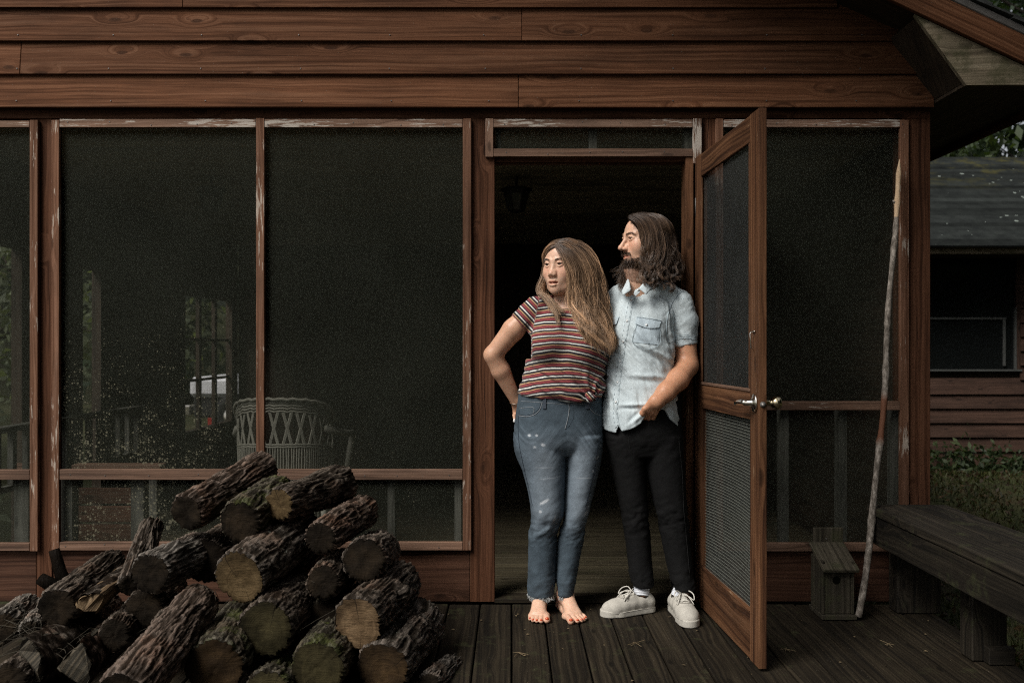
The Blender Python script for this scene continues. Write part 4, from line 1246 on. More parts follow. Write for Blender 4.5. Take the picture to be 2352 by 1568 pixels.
def locks(guides, nl, per, m, width=(.004, .006, .0035), amp=.010, freq=2., curl=0., cfreq=5., seed=0, cut=.3, fly=.05, depth=.004):
    """Strands gathered into wavy locks that follow the guide curves."""
    g = np.random.default_rng(seed); G = np.stack([catmull(q, m) for q in guides]); t = np.linspace(0, 1, m); k = len(guides)
    W = np.interp(t, [0, .45, 1], width); out = np.empty((nl * per, m, 3)); lv = np.empty(nl * per); r = 0
    for q in range(nl):
        p = g.uniform(0, k - 1.001); i = int(p); w = p - i
        c = G[i] * (1 - w) + G[i + 1] * w + (g.normal(size=3) * depth * np.array([1, 1, .5]))[None] * (.3 + t)[:, None]
        ph, ph2 = g.uniform(0, 6.28, 2); a = amp * g.uniform(.4, 1.5) * t ** 1.4; f_ = freq * g.uniform(.8, 1.25)
        c = c.copy(); c[:, 0] += a * np.sin(f_ * t * 6.283 + ph); c[:, 1] += .6 * a * np.sin(f_ * t * 6.283 + ph2); c[:, 2] += .3 * a * np.cos(f_ * t * 6.283 + ph)
        cr = curl * g.uniform(.5, 1.5) * sstep(.45, .85, t); cf = cfreq * g.uniform(.7, 1.3) * g.choice([-1, 1])
        c[:, 0] += cr * np.cos(cf * t * 6.283 + ph); c[:, 2] += .8 * cr * np.sin(cf * t * 6.283 + ph); c[:, 1] += .5 * cr * np.sin(cf * t * 6.283 + ph2)
        Lk = 1 - cut * g.uniform() ** 1.2; tone = g.uniform()
        for s in range(per):
            o = g.normal(size=3) * np.array([1, .8, .6]); st = c + o[None] * W[:, None]
            st[:, 0] += .0018 * t * np.sin(t * 12 + g.uniform(0, 6.28))
            if g.uniform() < fly: st = st + (g.normal(size=3) * np.array([1, .6, .5]))[None] * (t ** 1.6)[:, None] * g.uniform(.008, .03)
            L = Lk * (1 - .08 * g.uniform())
            out[r] = np.stack([np.interp(t * L, t, st[:, x]) for x in range(3)], 1); lv[r] = np.clip(tone + .12 * g.normal(), 0, 1); r += 1
    return out, lv

def outside(S, C, R, sc, c=(0, .012, .027), r=(.079, .107, .0815), lo=-.055):
    """Pushes strand points out of the skull ellipsoid."""
    R = np.array(R); L = ((S - C) @ R) / sc - np.array(c); r = np.array(r)
    q = np.linalg.norm(L / r, axis=-1, keepdims=True)
    w = np.where(q < 1, 1 / np.maximum(q, .2), 1)
    low = L[..., 2:3] + c[2] < lo
    w = np.where(low, 1, w)
    return C + ((L * w + np.array(c)) * sc) @ R.T

def scalp(n, m, C, R, sc, a0, a1, phi, drift=25., seed=0, c=(0, .012, .027), r=(.080, .108, .0825), px0=.0, sides=(-1, 1), spread=.003, wave=.001):
    """Strands lying on the skull from a parting down both sides."""
    g = np.random.default_rng(seed); R = np.array(R); t = np.linspace(0, 1, m); out = np.empty((n, m, 3))
    for k in range(n):
        sd = sides[g.integers(len(sides))]; a = math.radians(g.uniform(a0, a1)); ph = math.radians(g.uniform(*phi))
        f_ = t * ph; al = a + math.radians(drift) * t * (1 + .15 * g.normal())
        rr = 1 + spread / .08 * abs(g.normal()) * (.3 + t)
        wv = wave * np.sin(t * 9 + a * 14 + sd) * t
        L = np.stack([sd * r[0] * np.cos(al) * np.sin(f_) * rr + px0 * (1 - t), r[1] * np.sin(al) * rr + wv, r[2] * np.cos(al) * np.cos(f_) * rr], 1) + np.array(c)
        out[k] = C + (L * sc) @ R.T
    return out

def build_head(f, C, R, sc=1., fem=True, gap=.002):
    """Adds a head to the field; C eye-level centre, R local->world (face looks along local -Y)."""
    R = np.array(R)
    T = lambda p: C + R @ (np.asarray(p, float) * sc)
    E = lambda c, r, k=.012, op='add': f.ell(T(c), np.array(r) * sc, k, R, op)
    S = lambda a, b, ra, rb, k=.008, op='add': f.seg(T(a), T(b), ra * sc, rb * sc, k, op)
    E((0, .018, .026), (.073, .094, .076)); E((0, -.030, .032), (.060, .055, .054), .03)
    E((0, -.028, -.030), (.0545 if fem else .058, .056, .074), .03)
    jw = .0435 if fem else .051
    for s in (-1, 1):
        S((s * jw * .86, -.004, -.052), (s * (.026 if fem else .029), -.044, -.090), .021, .019, .03); S((s * (.026 if fem else .029), -.044, -.090), (0, -.064, -.100), .019, .019, .025)
        E((s * .036, -.056, -.034), (.027, .026, .032), .03)
        S((s * .012, -.0865, .017), (s * .044, -.070, .018), .0060 if fem else .009, .0060, .014)
        E((s * .031, -.0990 if fem else -.0975, .0), (.0170, .0125, .0098 if fem else .0105), .010, 'sub')
    E((0, -.073, -.102), (.019, .016, .017), .015)
    E((0, -.072, -.066), (.031, .022, .028), .02)
    nl = 0 if fem else .010
    S((0, -.0835 if fem else -.0865, .008), (0, (-.101 if fem else -.104) - nl, -.033), .0074, .0086, .014)
    E((0, (-.1035 if fem else -.106) - nl, -.0385), (.0115, .0100, .0092), .010)
    for s in (-1, 1):
        E((s * (.0108 if fem else .0125), -.0985 - nl * .6, -.0425), (.0062, .0088, .0064), .005)
        S((s * .010, -.092, -.030), (s * .012, -.096, -.044), .006, .005, .012)
        E((s * .0052, -.105 - nl, -.0492), (.0030, .0042, .0026), .002, 'sub')
        for a, b, c, r_ in (((.0165, -.0845, .001), (.030, -.0895, .0082 if fem else .0075), (.0445, -.0775, .0015), .0030), ((.0165, -.0845, -.002), (.030, -.0865, -.0084 if fem else -.0078), (.0445, -.0775, -.001), .0026)):
            a, b, c = [(s * q[0], q[1], q[2]) for q in (a, b, c)]
            m1 = [(a[i] + b[i]) / 2 + (0, -.0008, (.001 if b[2] > 0 else -.001))[i] for i in range(3)]; m2 = [(b[i] + c[i]) / 2 + (0, -.0022, (.001 if b[2] > 0 else -.001))[i] for i in range(3)]
            for p, q in ((a, m1), (m1, b), (b, m2), (m2, c)): S(p, q, r_, r_, .004)
    hw = .0235 if fem else .024
    up = [(-hw, -.0815, -.0720), (-.010, -.0935, -.0668), (0, -.0945, -.0690), (.010, -.0935, -.0668), (hw, -.0815, -.0720)]
    lo = [(-hw + .002, -.082, -.0735), (-.009, -.0925, -.0790), (0, -.0935, -.0800), (.009, -.0925, -.0790), (hw - .002, -.082, -.0735)]
    lo = [(x, y, z - gap) for x, y, z in lo]
    ru = (.0026, .0050, .0046, .0050, .0026); rl = (.0026, .0058, .0064, .0058, .0026)
    for i in range(4): S(up[i], up[i + 1], ru[i], ru[i + 1], .003); S(lo[i], lo[i + 1], rl[i], rl[i + 1], .003)
    for a, b in (((-.019, -.0885, -.0733), (0, -.100, -.0738)), ((0, -.100, -.0738), (.019, -.0885, -.0733))): S((a[0], a[1], a[2] - gap / 2), (b[0], b[1], b[2] - gap / 2), .0010 + gap * .45, .0014 + gap * .5, .0015, 'sub')
    return T

def head_tint(V, C, R, sc, fem, base):
    L = ((V - C) @ np.array(R)) / sc
    x, y, z = np.abs(L[:, 0]), L[:, 1], L[:, 2]
    front = sstep(-.045, -.065, y)
    near = np.linalg.norm(L, axis=1) < .2
    t = base.copy()
    def blend(m, c):
        m = (m * near)[:, None]; t[:] = t * (1 - m) + t * np.array(c) * m
    blend(sstep(.034, .010, np.hypot(x - .040, z + .030)) * front * .5, (1.03, .82, .78))
    blend(sstep(.020, .006, np.hypot(x, z + .040)) * front * .4, (1.03, .86, .82))
    # lips
    hw = .0245
    lipz = sstep(.0095, .0075, np.abs(z + .0735)) * sstep(hw, hw - .004, x) * sstep(-.080, -.084, y)
    lipz *= sstep(.0, .004, .0105 - np.abs(z + .0735) - .22 * x)
    blend(lipz * .9, (.74, .46, .43) if fem else (.80, .55, .52))
    if fem: blend(sstep(.0042, .0022, np.abs(z + .0760)) * sstep(.019, .015, x) * sstep(-.080, -.083, y) * sstep(-.0965, -.0935, y) * .9, (.22, .10, .09))
    # brows
    bz = (.0185 if fem else .0180) + .0035 * sstep(.012, .034, x) - .009 * sstep(.036, .052, x)
    th = (.0042 if fem else .0056) * (1 - .5 * sstep(.03, .052, x))
    br = sstep(th, th * .5, np.abs(z - bz)) * sstep(.009, .014, x) * sstep(.053, .047, x) * front
    blend(br * (.62 if fem else .90), (.16, .12, .10) if not fem else (.22, .17, .14))
    # lashes
    lash = sstep(.0028, .0012, np.abs(z - .0055 + .004 * ((x - .030) / .014)**2)) * sstep(.016, .019, x) * sstep(.047, .043, x) * sstep(-.076, -.080, y)
    blend(lash * (.6 if fem else .5), (.20, .14, .12))
    if not fem:
        zl = -.080 + .036 * sstep(-.070, -.015, y)
        bd = sstep(zl + .006, zl - .008, z) * sstep(.035, .0, y) * (1 - lipz)
        bd *= 1 - .5 * sstep(.012, .004, np.hypot(x * .8, z + .092))
        mst = sstep(.007, .004, np.abs(z + .0585 + .18 * x)) * sstep(.030, .022, x) * sstep(-.075, -.085, y)
        patch = .75 + .25 * vnoise(L * 300, 4)
        blend(np.clip(np.maximum(bd, mst) * patch, 0, 1) * .93, (.13, .10, .085))
    return t

def eyes(C, R, sc, parent, gaze, iris=(.05, .035, .02)):
    R = np.array(R)
    mw = plain('eye_white', (.46, .43, .40), .15, .5, 0, .03); mi = plain('iris', iris, .1, .5, 0, .2); mp = plain('pupil', (.004, .004, .004), .08, .6, 0, 0)
    for s in (-1, 1):
        c = C + R @ (np.array((s * .0305, -.0745, .0)) * sc)
        d = R @ np.array(gaze); d /= np.linalg.norm(d); r = .0122 * sc
        e = MB().ball(c, r, 12).build('eye', mw, parent, True)
        prof = [(0, r * 1.035), (.0024, r * 1.034), (.0066 * sc, r * .89), (.0069 * sc, r * .80)]
        MB().lathe(prof[::-1], c, d, 16).build('iris', mi, e, True)
        MB().lathe([(.0026 * sc, r * 1.025), (.0024 * sc, r * 1.043), (0, r * 1.045)], c, d, 14).build('pupil', mp, e, True)

CAMV = Vector((0, -CAM_D, CAM_H))
class Surf:
    def __init__(s, V, Q): s.t = BVHTree.FromPolygons([tuple(v) for v in V], [tuple(int(i) for i in q) for q in Q])
    def hit(s, p, off=.0):
        d = (Vector(p) - CAMV).normalized(); h = s.t.ray_cast(CAMV, d)
        if h[0] is None:
            h = s.t.find_nearest(Vector(p))
        n = h[1]
        if n.dot(d) > 0: n = -n
        return Vector(h[0]) + n * off, n

def resample(P, n):
    return [Vector(p) for p in catmull([tuple(p) for p in P], n)]

def seam(name, surf, pts, r, mat, parent, n=24, off=.0005, dash=None):
    q = [surf.hit(p, off)[0] for p in resample(pts, n)]
    mb = MB()
    if dash:
        for i in range(0, n - 1, 2): mb.tube([q[i], q[i + 1]], r, 4)
    else: mb.tube(q, r, 5)
    return mb.build(name, mat, parent, True)

def cloth_patch(name, surf, quad, mat, parent, off=.003, th=.002, nu=10, nv=10, bulge=0.):
    """A sewn-on piece (pocket, flap, placket): quad of four measured corners (tl, tr, br, bl)."""
    tl, tr, br, bl = [Vector(q) for q in quad]
    V = []
    for i in range(nu + 1):
        for j in range(nv + 1):
            a, b = i / nu, j / nv
            p = (tl * (1 - a) + tr * a) * (1 - b) + (bl * (1 - a) + br * a) * b
            h, n = surf.hit(p); V.append((h, n, math.sin(math.pi * a) * math.sin(math.pi * b)))
    # smooth normals: follow the average
    nm = sum((q[1] for q in V), Vector()).normalized()
    out = [h + nm * (off + bulge * k) for h, n, k in V] + [h + nm * (off - th * 2) for h, n, k in V]
    F = []; m = (nu + 1) * (nv + 1)
    I = lambda i, j: i * (nv + 1) + j
    for i in range(nu):
        for j in range(nv): F.append([I(i, j), I(i, j + 1), I(i + 1, j + 1), I(i + 1, j)])
    for i in range(nu): F += [[I(i, 0), I(i + 1, 0), m + I(i + 1, 0), m + I(i, 0)], [I(i + 1, nv), I(i, nv), m + I(i, nv), m + I(i + 1, nv)]]
    for j in range(nv): F += [[I(0, j + 1), I(0, j), m + I(0, j), m + I(0, j + 1)], [I(nu, j), I(nu, j + 1), m + I(nu, j + 1), m + I(nu, j)]]
    return obj(name, mesh_np(name, np.array(out), F, False), mat, parent)

def nonuni(lo, hi, bands, coarse):
    """Grid coordinates, fine inside the given (lo, hi, step) bands."""
    x = lo; o = [x]
    while x < hi:
        st = min([s for a, b, s in bands if a <= x < b] + [coarse]); x += st; o.append(x)
    return np.array(o)

def hand(f, wrist, palm, side, tips, r=.0095, k=.006, thumb=None, wr=.026):
    """wrist, palm centre; side = unit vector across the knuckles; tips = four (mid, tip) pairs."""
    wrist, palm, side = U(wrist), U(palm), U(side)
    nrm = np.cross(palm - wrist, side); nrm /= np.linalg.norm(nrm)
    for q in (-.024, -.008, .008, .024):
        f.seg(wrist + side * q * .55, palm + side * q, wr * .62, .0125, .012, flat=(nrm, 1.15))
    for q, (m, t) in zip((-.027, -.009, .009, .027), tips):
        b = palm + side * q * 1.05
        f.seg(b, U(m), r * 1.05, r * .95, k); f.seg(U(m), U(t), r * .95, r * .75, k)
    if thumb is not None:
        f.chain([wrist + side * -.022 + (palm - wrist) * .25, U(thumb[0]), U(thumb[1])], [.0135, .0115, .009], k)

# ------------------------------------------------------------------ WOMAN
WY = -.13
woman = thing('person', 'woman with long wavy hair, striped tee and ripped jeans, barefoot in the doorway', 'person', (.19, -.17, 0))
WC = np.array([.222, WY - .012, 1.483]); th = math.radians(34)
Rw = np.array(Matrix.Rotation(-th, 3, 'Z') @ Matrix.Rotation(math.radians(2), 3, 'X'))
xs = nonuni(r1(70, 0, WY).x, r1(1330, 0, WY).x, [(WC[0] - .115, WC[0] + .10, .0019)], .0042)
ys = nonuni(-.40, .12, [(WC[1] - .125, WC[1] + .06, .0019)], .0042)
zs = nonuni(-.006, 1.62, [(-.01, .10, .0026), (.10, .66, .012), (.66, 1.33, .0045), (1.33, 1.61, .0019)], .008)
f = Field(xs, ys, zs)
# trunk and hidden legs (inside the clothes)
def sec(fn, b, aL, aR, ry, cy, inset=0.):
    L, R = fn(aL, b, WY), fn(aR, b, WY)
    return (L.z, (L.x + R.x) / 2, cy, (R.x - L.x) / 2 - inset, ry - inset)
tors = [sec(r1, 1290, 325, 830, .115, WY + .01), sec(r1, 1110, 375, 820, .10, WY), sec(r1, 960, 390, 840, .115, WY), sec(r1, 850, 400, 830, .108, WY), sec(r1, 760, 420, 810, .085, WY + .008), sec(r1, 700, 520, 720, .06, WY + .012)]
f.loft(tors, .02)
f.seg(r1(612, 735, WY + .012), r1(605, 600, WY + .005), .052, .049, .02)
f.seg(r1(612, 745, WY + .012), r1(590, 575, WY - .012), .050, .040, .02)
lleg = [(330, 405, .060), (600, 428, .050), (850, 440, .036), (1000, 415, .034), (1200, 405, .031), (1322, 398, .030)]
rleg = [(330, 620, .060), (600, 640, .050), (850, 605, .036), (1000, 578, .034), (1200, 558, .031), (1322, 545, .030)]
for leg in (lleg, rleg):
    pts = [r2(c, b, WY - .01) for b, c, r_ in leg]; f.chain(pts, [r_ for *_, r_ in leg], .02)
f.chain([r2(405, 320, WY), r2(510, 240, WY), r2(620, 320, WY)], [.06, .075, .06], .03)
# her right arm, hand tucked behind the hip
sh, el, wr = r1(395, 715, WY + .01), r1(140, 1010, WY + .03), r1(286, 1300, WY + .085)
f.chain([sh, r1(270, 850, WY + .01), el], [.040, .047, .038], .012)
f.chain([el, r1(190, 1110, WY + .045), wr], [.040, .040, .026], .012)
pm = r1(300, 1372, WY + .105)
hand(f, wr, pm, (U(r1(330, 1372, WY + .08)) - U(pm)) / np.linalg.norm(U(r1(330, 1372, WY + .08)) - U(pm)) * .8,
     [(r1(276, 1395, WY + .098), r1(277, 1424, WY + .082)), (r1(292, 1410, WY + .115), r1(300, 1440, WY + .11)), (r1(312, 1412, WY + .12), r1(326, 1442, WY + .115)), (r1(330, 1405, WY + .12), r1(345, 1430, WY + .115))], .0085, thumb=None)
# her left arm round his back
f.chain([r1(785, 745, WY + .02), r1(905, 900, WY + .12), r1(1010, 1060, .105)], [.050, .043, .036], .012)
f.chain([r1(1010, 1060, .105), r1(1130, 1090, .105), r1(1225, 1105, .06)], [.036, .034, .024], .012)
for q, (b0, b1) in enumerate(((1085, 1084), (1102, 1103), (1119, 1122), (1134, 1140))):
    f.seg(r1(1225, b0 + 8, .055), r1(1262, b0, .022), .0105, .0085, .006); f.seg(r1(1262, b0, .022), r1(1272 - q, b1, -.012), .0085, .007, .005)
# bare feet
def foot(f, ank, heel, ball, tips, wid):
    ank, heel, ball = U(ank), U(heel), U(ball)
    ax = ball - heel; ax[2] = 0; ax /= np.linalg.norm(ax); sd = np.array([-ax[1], ax[0], 0])
    f.seg(ank + (0, 0, .10), ank, .034, .031, .012); f.seg(ank, heel + (0, 0, .028), .031, .027, .02)
    for q in (-.5, 0, .5):
        f.seg(ank + (0, 0, -.012) + ax * .012, ball + sd * wid * q + (0, 0, .020), .024, .0165, .02)
        f.seg(heel + sd * .012 * q + (0, 0, .018), ball + sd * wid * q + (0, 0, .012), .020, .017, .015)
    for s in (-1, 1): f.ell(ank + sd * .028 * s + (0, 0, -.002), (.011, .011, .012), .012)
    for i, (tp, r_) in enumerate(tips):
        tp = U(tp); q = (i - 2) / 2.0
        b = ball + sd * wid * q * .95 + (0, 0, .012) - ax * .008
        md = b * .42 + tp * .58 + (0, 0, .0045)
        f.seg(b, md, r_ * 1.15, r_ * .86, .007); f.seg(md, tp, r_ * .86, r_, .004)
TL = [f5(165, 541, .010), f5(201, 558, .010), f5(248, 564, .010), f5(301, 567, .011), f5(370, 556, .012)]
TR = [f5(655, 572, .012), f5(735, 566, .011), f5(783, 559, .010), f5(812, 549, .010), f5(832, 528, .010)]
RL = [.0082, .0084, .0088, .0095, .0135]
ankL, ankR = r2(398, 1318, WY), r2(545, 1318, WY)
ankL, ankR = U(ankL), U(ankR); ankL[2] = ankR[2] = .082
def mean(p): return sum((U(q) for q in p), np.zeros(3)) / len(p)
bL = mean(TL) + np.array([.004, .052, 0]); bL[2] = 0
bR = mean(TR) + np.array([-.022, .050, 0]); bR[2] = 0
foot(f, ankL, (ankL[0] + .004, ankL[1] + .035, 0), bL, list(zip(TL, RL))[::1], .036)
foot(f, ankR, (ankR[0] - .010, ankR[1] + .035, 0), bR, list(zip(TR, RL[::-1])), .036)
f.plane((0, 0, -1), -.0015)
Tw = build_head(f, WC, Rw, 1.02, True, .0052)
V, Q = f.mesh(); V = relax(V, Q, 2, .4)
t0 = np.ones((len(V), 3)); 
tan = sstep(1.32, 1.22, V[:, 2]) * sstep(.3, .6, V[:, 2]); t0 = t0 * (1 - tan[:, None]) + t0 * np.array([.82, .75, .69]) * tan[:, None]
ft = sstep(.12, .10, V[:, 2]); toes = ft * sstep(-.27, -.30, V[:, 1]); t0 = t0 * (1 - .25 * toes[:, None]) + t0 * np.array([1.04, .75, .68]) * .25 * toes[:, None]
t0 = head_tint(V, WC, Rw, 1.02, True, t0)
me = mesh_np('body', V, Q, True); vcol(me, 'tint', t0)
M_SKINW = skin_mat('fair_skin', (.66, .43, .315))
wbody = obj('body', me, M_SKINW, woman)
wsurf = Surf(V, Q)
eyes(WC, Rw, 1.02, wbody, (-.20, -1, .01))
def brow_hairs(V, Q, C, R, sc, n, parent, mat, bz0, half, seed, rad):
    L = ((V - C) @ np.array(R)) / sc; Nn = vnormals(V, Q); x, y, z = np.abs(L[:, 0]), L[:, 1], L[:, 2]; g = np.random.default_rng(seed)
    c = np.where((np.abs(z - (bz0 + .0035 * sstep(.012, .034, x) - .009 * sstep(.036, .052, x))) < half) & (x > .012) & (x < .050) & (y < -.06) & (np.linalg.norm(L, axis=1) < .15))[0]
    pick = c[g.integers(0, len(c), n)]; S = np.empty((n, 5, 3)); t = np.linspace(0, 1, 5)
    for k, i in enumerate(pick):
        d = np.array(R) @ (np.array([np.sign(L[i, 0]), .35, .30]) + g.normal(size=3) * .2)
        S[k] = V[i] + Nn[i] * .0005 + (d * .8 + Nn[i] * .2)[None] * (t * .007)[:, None]
    return hair_obj('eyebrows', S, rad, mat, parent)
brow_hairs(V, Q, WC, Rw, 1.02, 220, wbody, hair_mat('brow_hair', (.040, .022, .013), (.06, .034, .02), .2), .0185, .0034, 5, .00032)
# painted toenails, one pale fingernail
M_NAIL = plain('orange_nail_polish', (.52, .075, .022), .25, .5, 0, .05)
for T_, rr in ((TL, RL), (TR, RL[::-1])):
    for p, r_ in zip(T_, rr):
        MB().ball(U(p) + np.array([0, -.45 * r_, .55 * r_]), (r_ * .62, r_ * .55, r_ * .52), 8).build('toenail', M_NAIL, wbody, True)
MB().ball(U(r1(277, 1424, WY + .076)) + np.array([-.001, -.004, -.003]), (.0052, .0035, .0088), 8).build('fingernail', plain('white_nail', (.85, .84, .82), .25, .5, 0, 0), wbody, True)
bm_ = MB(); c = U(wr); ax_ = (U(pm) - c); ax_ /= np.linalg.norm(ax_)
qm = np.array(Vector(ax_).to_track_quat('Z', 'Y').to_matrix())
bm_.tube([c + ax_ * .008 + qm @ np.array([.0285 * math.cos(a), .0285 * math.sin(a), .004 * math.sin(a)]) for a in np.linspace(0, 2 * math.pi, 30)], .0010, 5)
bm_.build('bracelet', M_STEEL2, woman, True)

# striped tee
f = Field.box((r1(200, 0, WY).x, -.32, r1(0, 1310, WY).z), (r1(920, 0, WY).x, .06, r1(0, 600, WY).z), .0034)
tee = [sec(r1, 1300, 304, 846, .140, WY + .012), sec(r1, 1240, 310, 843, .142, WY + .008), sec(r1, 1180, 338, 838, .135, WY + .004), sec(r1, 1110, 356, 838, .126, WY), sec(r1, 1040, 352, 868, .130, WY), sec(r1, 960, 349, 884, .128, WY), sec(r1, 850, 366, 862, .116, WY), sec(r1, 760, 400, 822, .092, WY + .006), sec(r1, 705, 450, 765, .070, WY + .012), sec(r1, 660, 540, 680, .05, WY + .016)]
f.loft(tee, .015, p=2.15)
for a in (478, 738): f.ell(r1(a, 950, WY - .092), (.074, .066, .070), .035)
ssh, scf = r1(412, 722, WY + .008), r1(312, 815, WY + .010)
f.chain([r1(560, 668, WY + .020), r1(480, 700, WY + .014), ssh], [.036, .042, .052], .02); f.seg(ssh, scf, .056, .056, .015)
f.chain([r1(660, 672, WY + .020), r1(735, 712, WY + .014), r1(795, 748, WY + .014), r1(838, 830, WY + .04)], [.036, .042, .050, .052], .02)
ax_ = U(scf) - U(ssh); ax_ /= np.linalg.norm(ax_)
# cut the sleeve square and hollow it round the arm
def cutfn(X, Y, Z):
    d = (X - scf.x) * ax_[0] + (Y - scf.y) * ax_[1] + (Z - scf.z) * ax_[2]
    return np.where(X + 0 * Y + 0 * Z < r1(385, 0, WY).x, -d, .2)
f.put(cutfn, (r1(200, 0, WY).x, -.3, 1.1), (r1(420, 0, WY).x, .05, 1.4), .003, 'sub')
f.seg(U(scf) - ax_ * .02, U(scf) + ax_ * .06, .0525, .052, .003, 'sub')
# neckline
f.ell(r1(605, 655, WY - .030), (.062, .075, .046), .006, None, 'sub')
zh = r1(0, 1296, WY).z
def hemfn(X, Y, Z):
    zb = np.interp(X[:, 0, 0], [r1(a, 0, WY).x for a in (300, 400, 500, 620, 740, 800, 846)], [r1(0, b, WY).z for b in (1243, 1268, 1287, 1293, 1290, 1268, 1244)])
    return zb[:, None, None] - Z + 0 * Y
f.put(hemfn, (-1, -1, 0), (2, 1, 2), .002, 'max')
V, Q = f.mesh(); V = relax(V, Q, 2, .4); Nn = vnormals(V, Q)
cx = r1(600, 0, WY).x; zw = r1(0, 1110, WY).z
kn = U(r1(752, 1262, WY)); dxk, dzk = V[:, 0] - kn[0], V[:, 2] - kn[2]; rk = np.hypot(dxk, dzk); ak = np.arctan2(dzk, dxk)
frontm = sstep(.0, -.4, Nn[:, 1])
low = sstep(r1(0, 960, WY).z, r1(0, 1150, WY).z, V[:, 2])
fold = np.maximum(0, np.sin(ak * 9 + 4 * rk / .1)) * np.exp(-rk / .12) * low
fold2 = fbm(np.stack([(V[:, 0] * .7 + V[:, 2]) * 55, (V[:, 0] - V[:, 2] * .8) * 9, V[:, 1] * 8], 1), 2, 31) * low
fold3 = fbm(np.stack([(V[:, 0] - V[:, 2]) * 10, (V[:, 0] + V[:, 2]) * 38, V[:, 1] * 8], 1), 2, 35) * sstep(r1(470, 0, WY).x, r1(360, 0, WY).x, V[:, 0]) * sstep(1.18, 1.25, V[:, 2])
blouse = low * sstep(r1(0, 1300, WY).z, r1(0, 1230, WY).z, V[:, 2]) * .010
V = V + Nn * ((.014 * fold + .0065 * fold2 + .0035 * fold3 + blouse)[:, None])
sl_d = (V - U(ssh)) @ ax_; perp = np.linalg.norm((V - U(ssh)) - sl_d[:, None] * ax_, axis=1)
seamx = V[:, 0] - (r1(432, 0, WY).x + (r1(0, 660, WY).z - V[:, 2]) * -.21)
is_sl = (seamx < 0) & (V[:, 2] > r1(0, 868, WY).z) & (sl_d > -.05)
xr = V[:, 0] - cx
s_t = V[:, 2] + 1.05 * (xr + .015) ** 2 + .05 * xr - .012 * frontm * np.exp(-((V[:, 2] - r1(0, 960, WY).z) / .06) ** 2) + .020 * low * np.exp(-rk / .09) * np.sin(ak * 2 + .6) + .0016 * fbm(V * 30, 2, 3) - .003 * fold
sc_ = np.where(is_sl, -sl_d * 1.0 + .3, s_t)
me = mesh_np('striped_tee', V, Q, True); vcol(me, 's', sc_)
mt, nt, b = newmat('striped_jersey', .85, .15)
fr = math_(nt, 'FRACT', math_(nt, 'MULTIPLY', attr_fac(nt, 's'), 1 / .0325))
CW, CB, CR, CY, CP = (.62, .62, .58), (.024, .022, .026), (.21, .042, .046), (.45, .28, .14), (.085, .018, .030)
stops = [(0, CW), (.15, CB), (.26, CP), (.31, CR), (.57, CP), (.63, CY), (.75, CB)]
c = ramp(nt, fr, stops, 'CONSTANT')
tc, v, r = objcoord(nt, 0)
knit = noise(nt, v, 900, 2)
c = mixc(nt, .35, c, ramp(nt, knit, [(.3, .7), (.7, 1.2)]), 'MULTIPLY')
nt.links.new(c, b.inputs['Base Color']); bump(nt, b, knit, .2, .001)
b.inputs['Sheen Weight'].default_value = .2
teeo = obj('striped_tee', me, mt, woman)
kb = MB(); k0 = U(r1(752, 1266, WY - .150))
kb.ball(k0, (.017, .014, .014), 8)
for dx, dz, dy in ((.012, -.026, -.008), (-.004, -.030, -.006), (.030, -.012, 0)): kb.tube([k0, k0 + np.array([dx * .5, dy, dz * .5]), k0 + np.array([dx, dy, dz])], [.012, .010, .005], 8)
o = kb.build('tee_knot', mt, teeo, True); Vk = np.concatenate(kb.V); vcol(o.data, 's', Vk[:, 0] * .9 + Vk[:, 2] * .8)

# jeans
f = Field.box((r2(225, 0, WY).x, -.33, .03), (r2(785, 0, WY).x, .06, r2(0, 130, WY).z), .0040)
def lsec(b, aL, aR, ry, cy): return sec(r2, b, aL, aR, ry, cy)
f.loft([lsec(140, 276, 757, .128, WY + .012), lsec(200, 268, 760, .132, WY + .012), lsec(300, 256, 762, .140, WY + .012), lsec(390, 248, 764, .145, WY + .012), lsec(450, 262, 752, .13, WY + .012), lsec(500, 300, 720, .09, WY + .01)], .02, p=2.3)
f.loft([lsec(380, 252, 520, .125, WY), lsec(450, 248, 548, .122, WY - .005), lsec(600, 300, 549, .108, WY - .012), lsec(720, 331, 543, .096, WY - .02), lsec(830, 346, 536, .090, WY - .025), lsec(900, 345, 512, .080, WY - .015), lsec(960, 334, 500, .078, WY - .005), lsec(1080, 331, 495, .076, WY), lsec(1200, 329, 489, .074, WY), lsec(1312, 326, 484, .073, WY)], .012, p=2.2)
f.loft([lsec(380, 520, 764, .125, WY), lsec(450, 545, 762, .120, WY - .005), lsec(600, 552, 738, .105, WY - .012), lsec(720, 546, 706, .092, WY - .02), lsec(830, 540, 680, .086, WY - .022), lsec(900, 528, 662, .078, WY - .012), lsec(960, 508, 658, .076, WY - .002), lsec(1080, 500, 635, .074, WY), lsec(1200, 494, 612, .070, WY), lsec(1308, 489, 597, .068, WY)], .008, p=2.2)
for leg, b0 in ((r2(405, 1330, WY), 1318), (r2(543, 1330, WY), 1312)):
    f.seg(leg, U(leg) + np.array([0, 0, .035]), .050, .048, .004, 'sub')
f.plane((0, 0, -1), -r2(0, 1312, WY).z)
V, Q = f.mesh(); V = relax(V, Q, 2, .4); Nn = vnormals(V, Q)
Zb = (r2(0, 0, WY).z - V[:, 2]) / (r2(0, 0, WY).z - r2(0, 1000, WY).z) * 1000        # r2 row
Xa = (V[:, 0] - r2(0, 0, WY).x) / (r2(1000, 0, WY).x - r2(0, 0, WY).x) * 1000
hor = fbm(np.stack([V[:, 0] * 9, V[:, 1] * 9, V[:, 2] * 75 + 6 * np.sin(V[:, 0] * 20)], 1), 3, 41)
dia = fbm(np.stack([V[:, 0] * 20 + V[:, 2] * 16, V[:, 1] * 10, V[:, 2] * 34 - V[:, 0] * 24], 1), 3, 43)
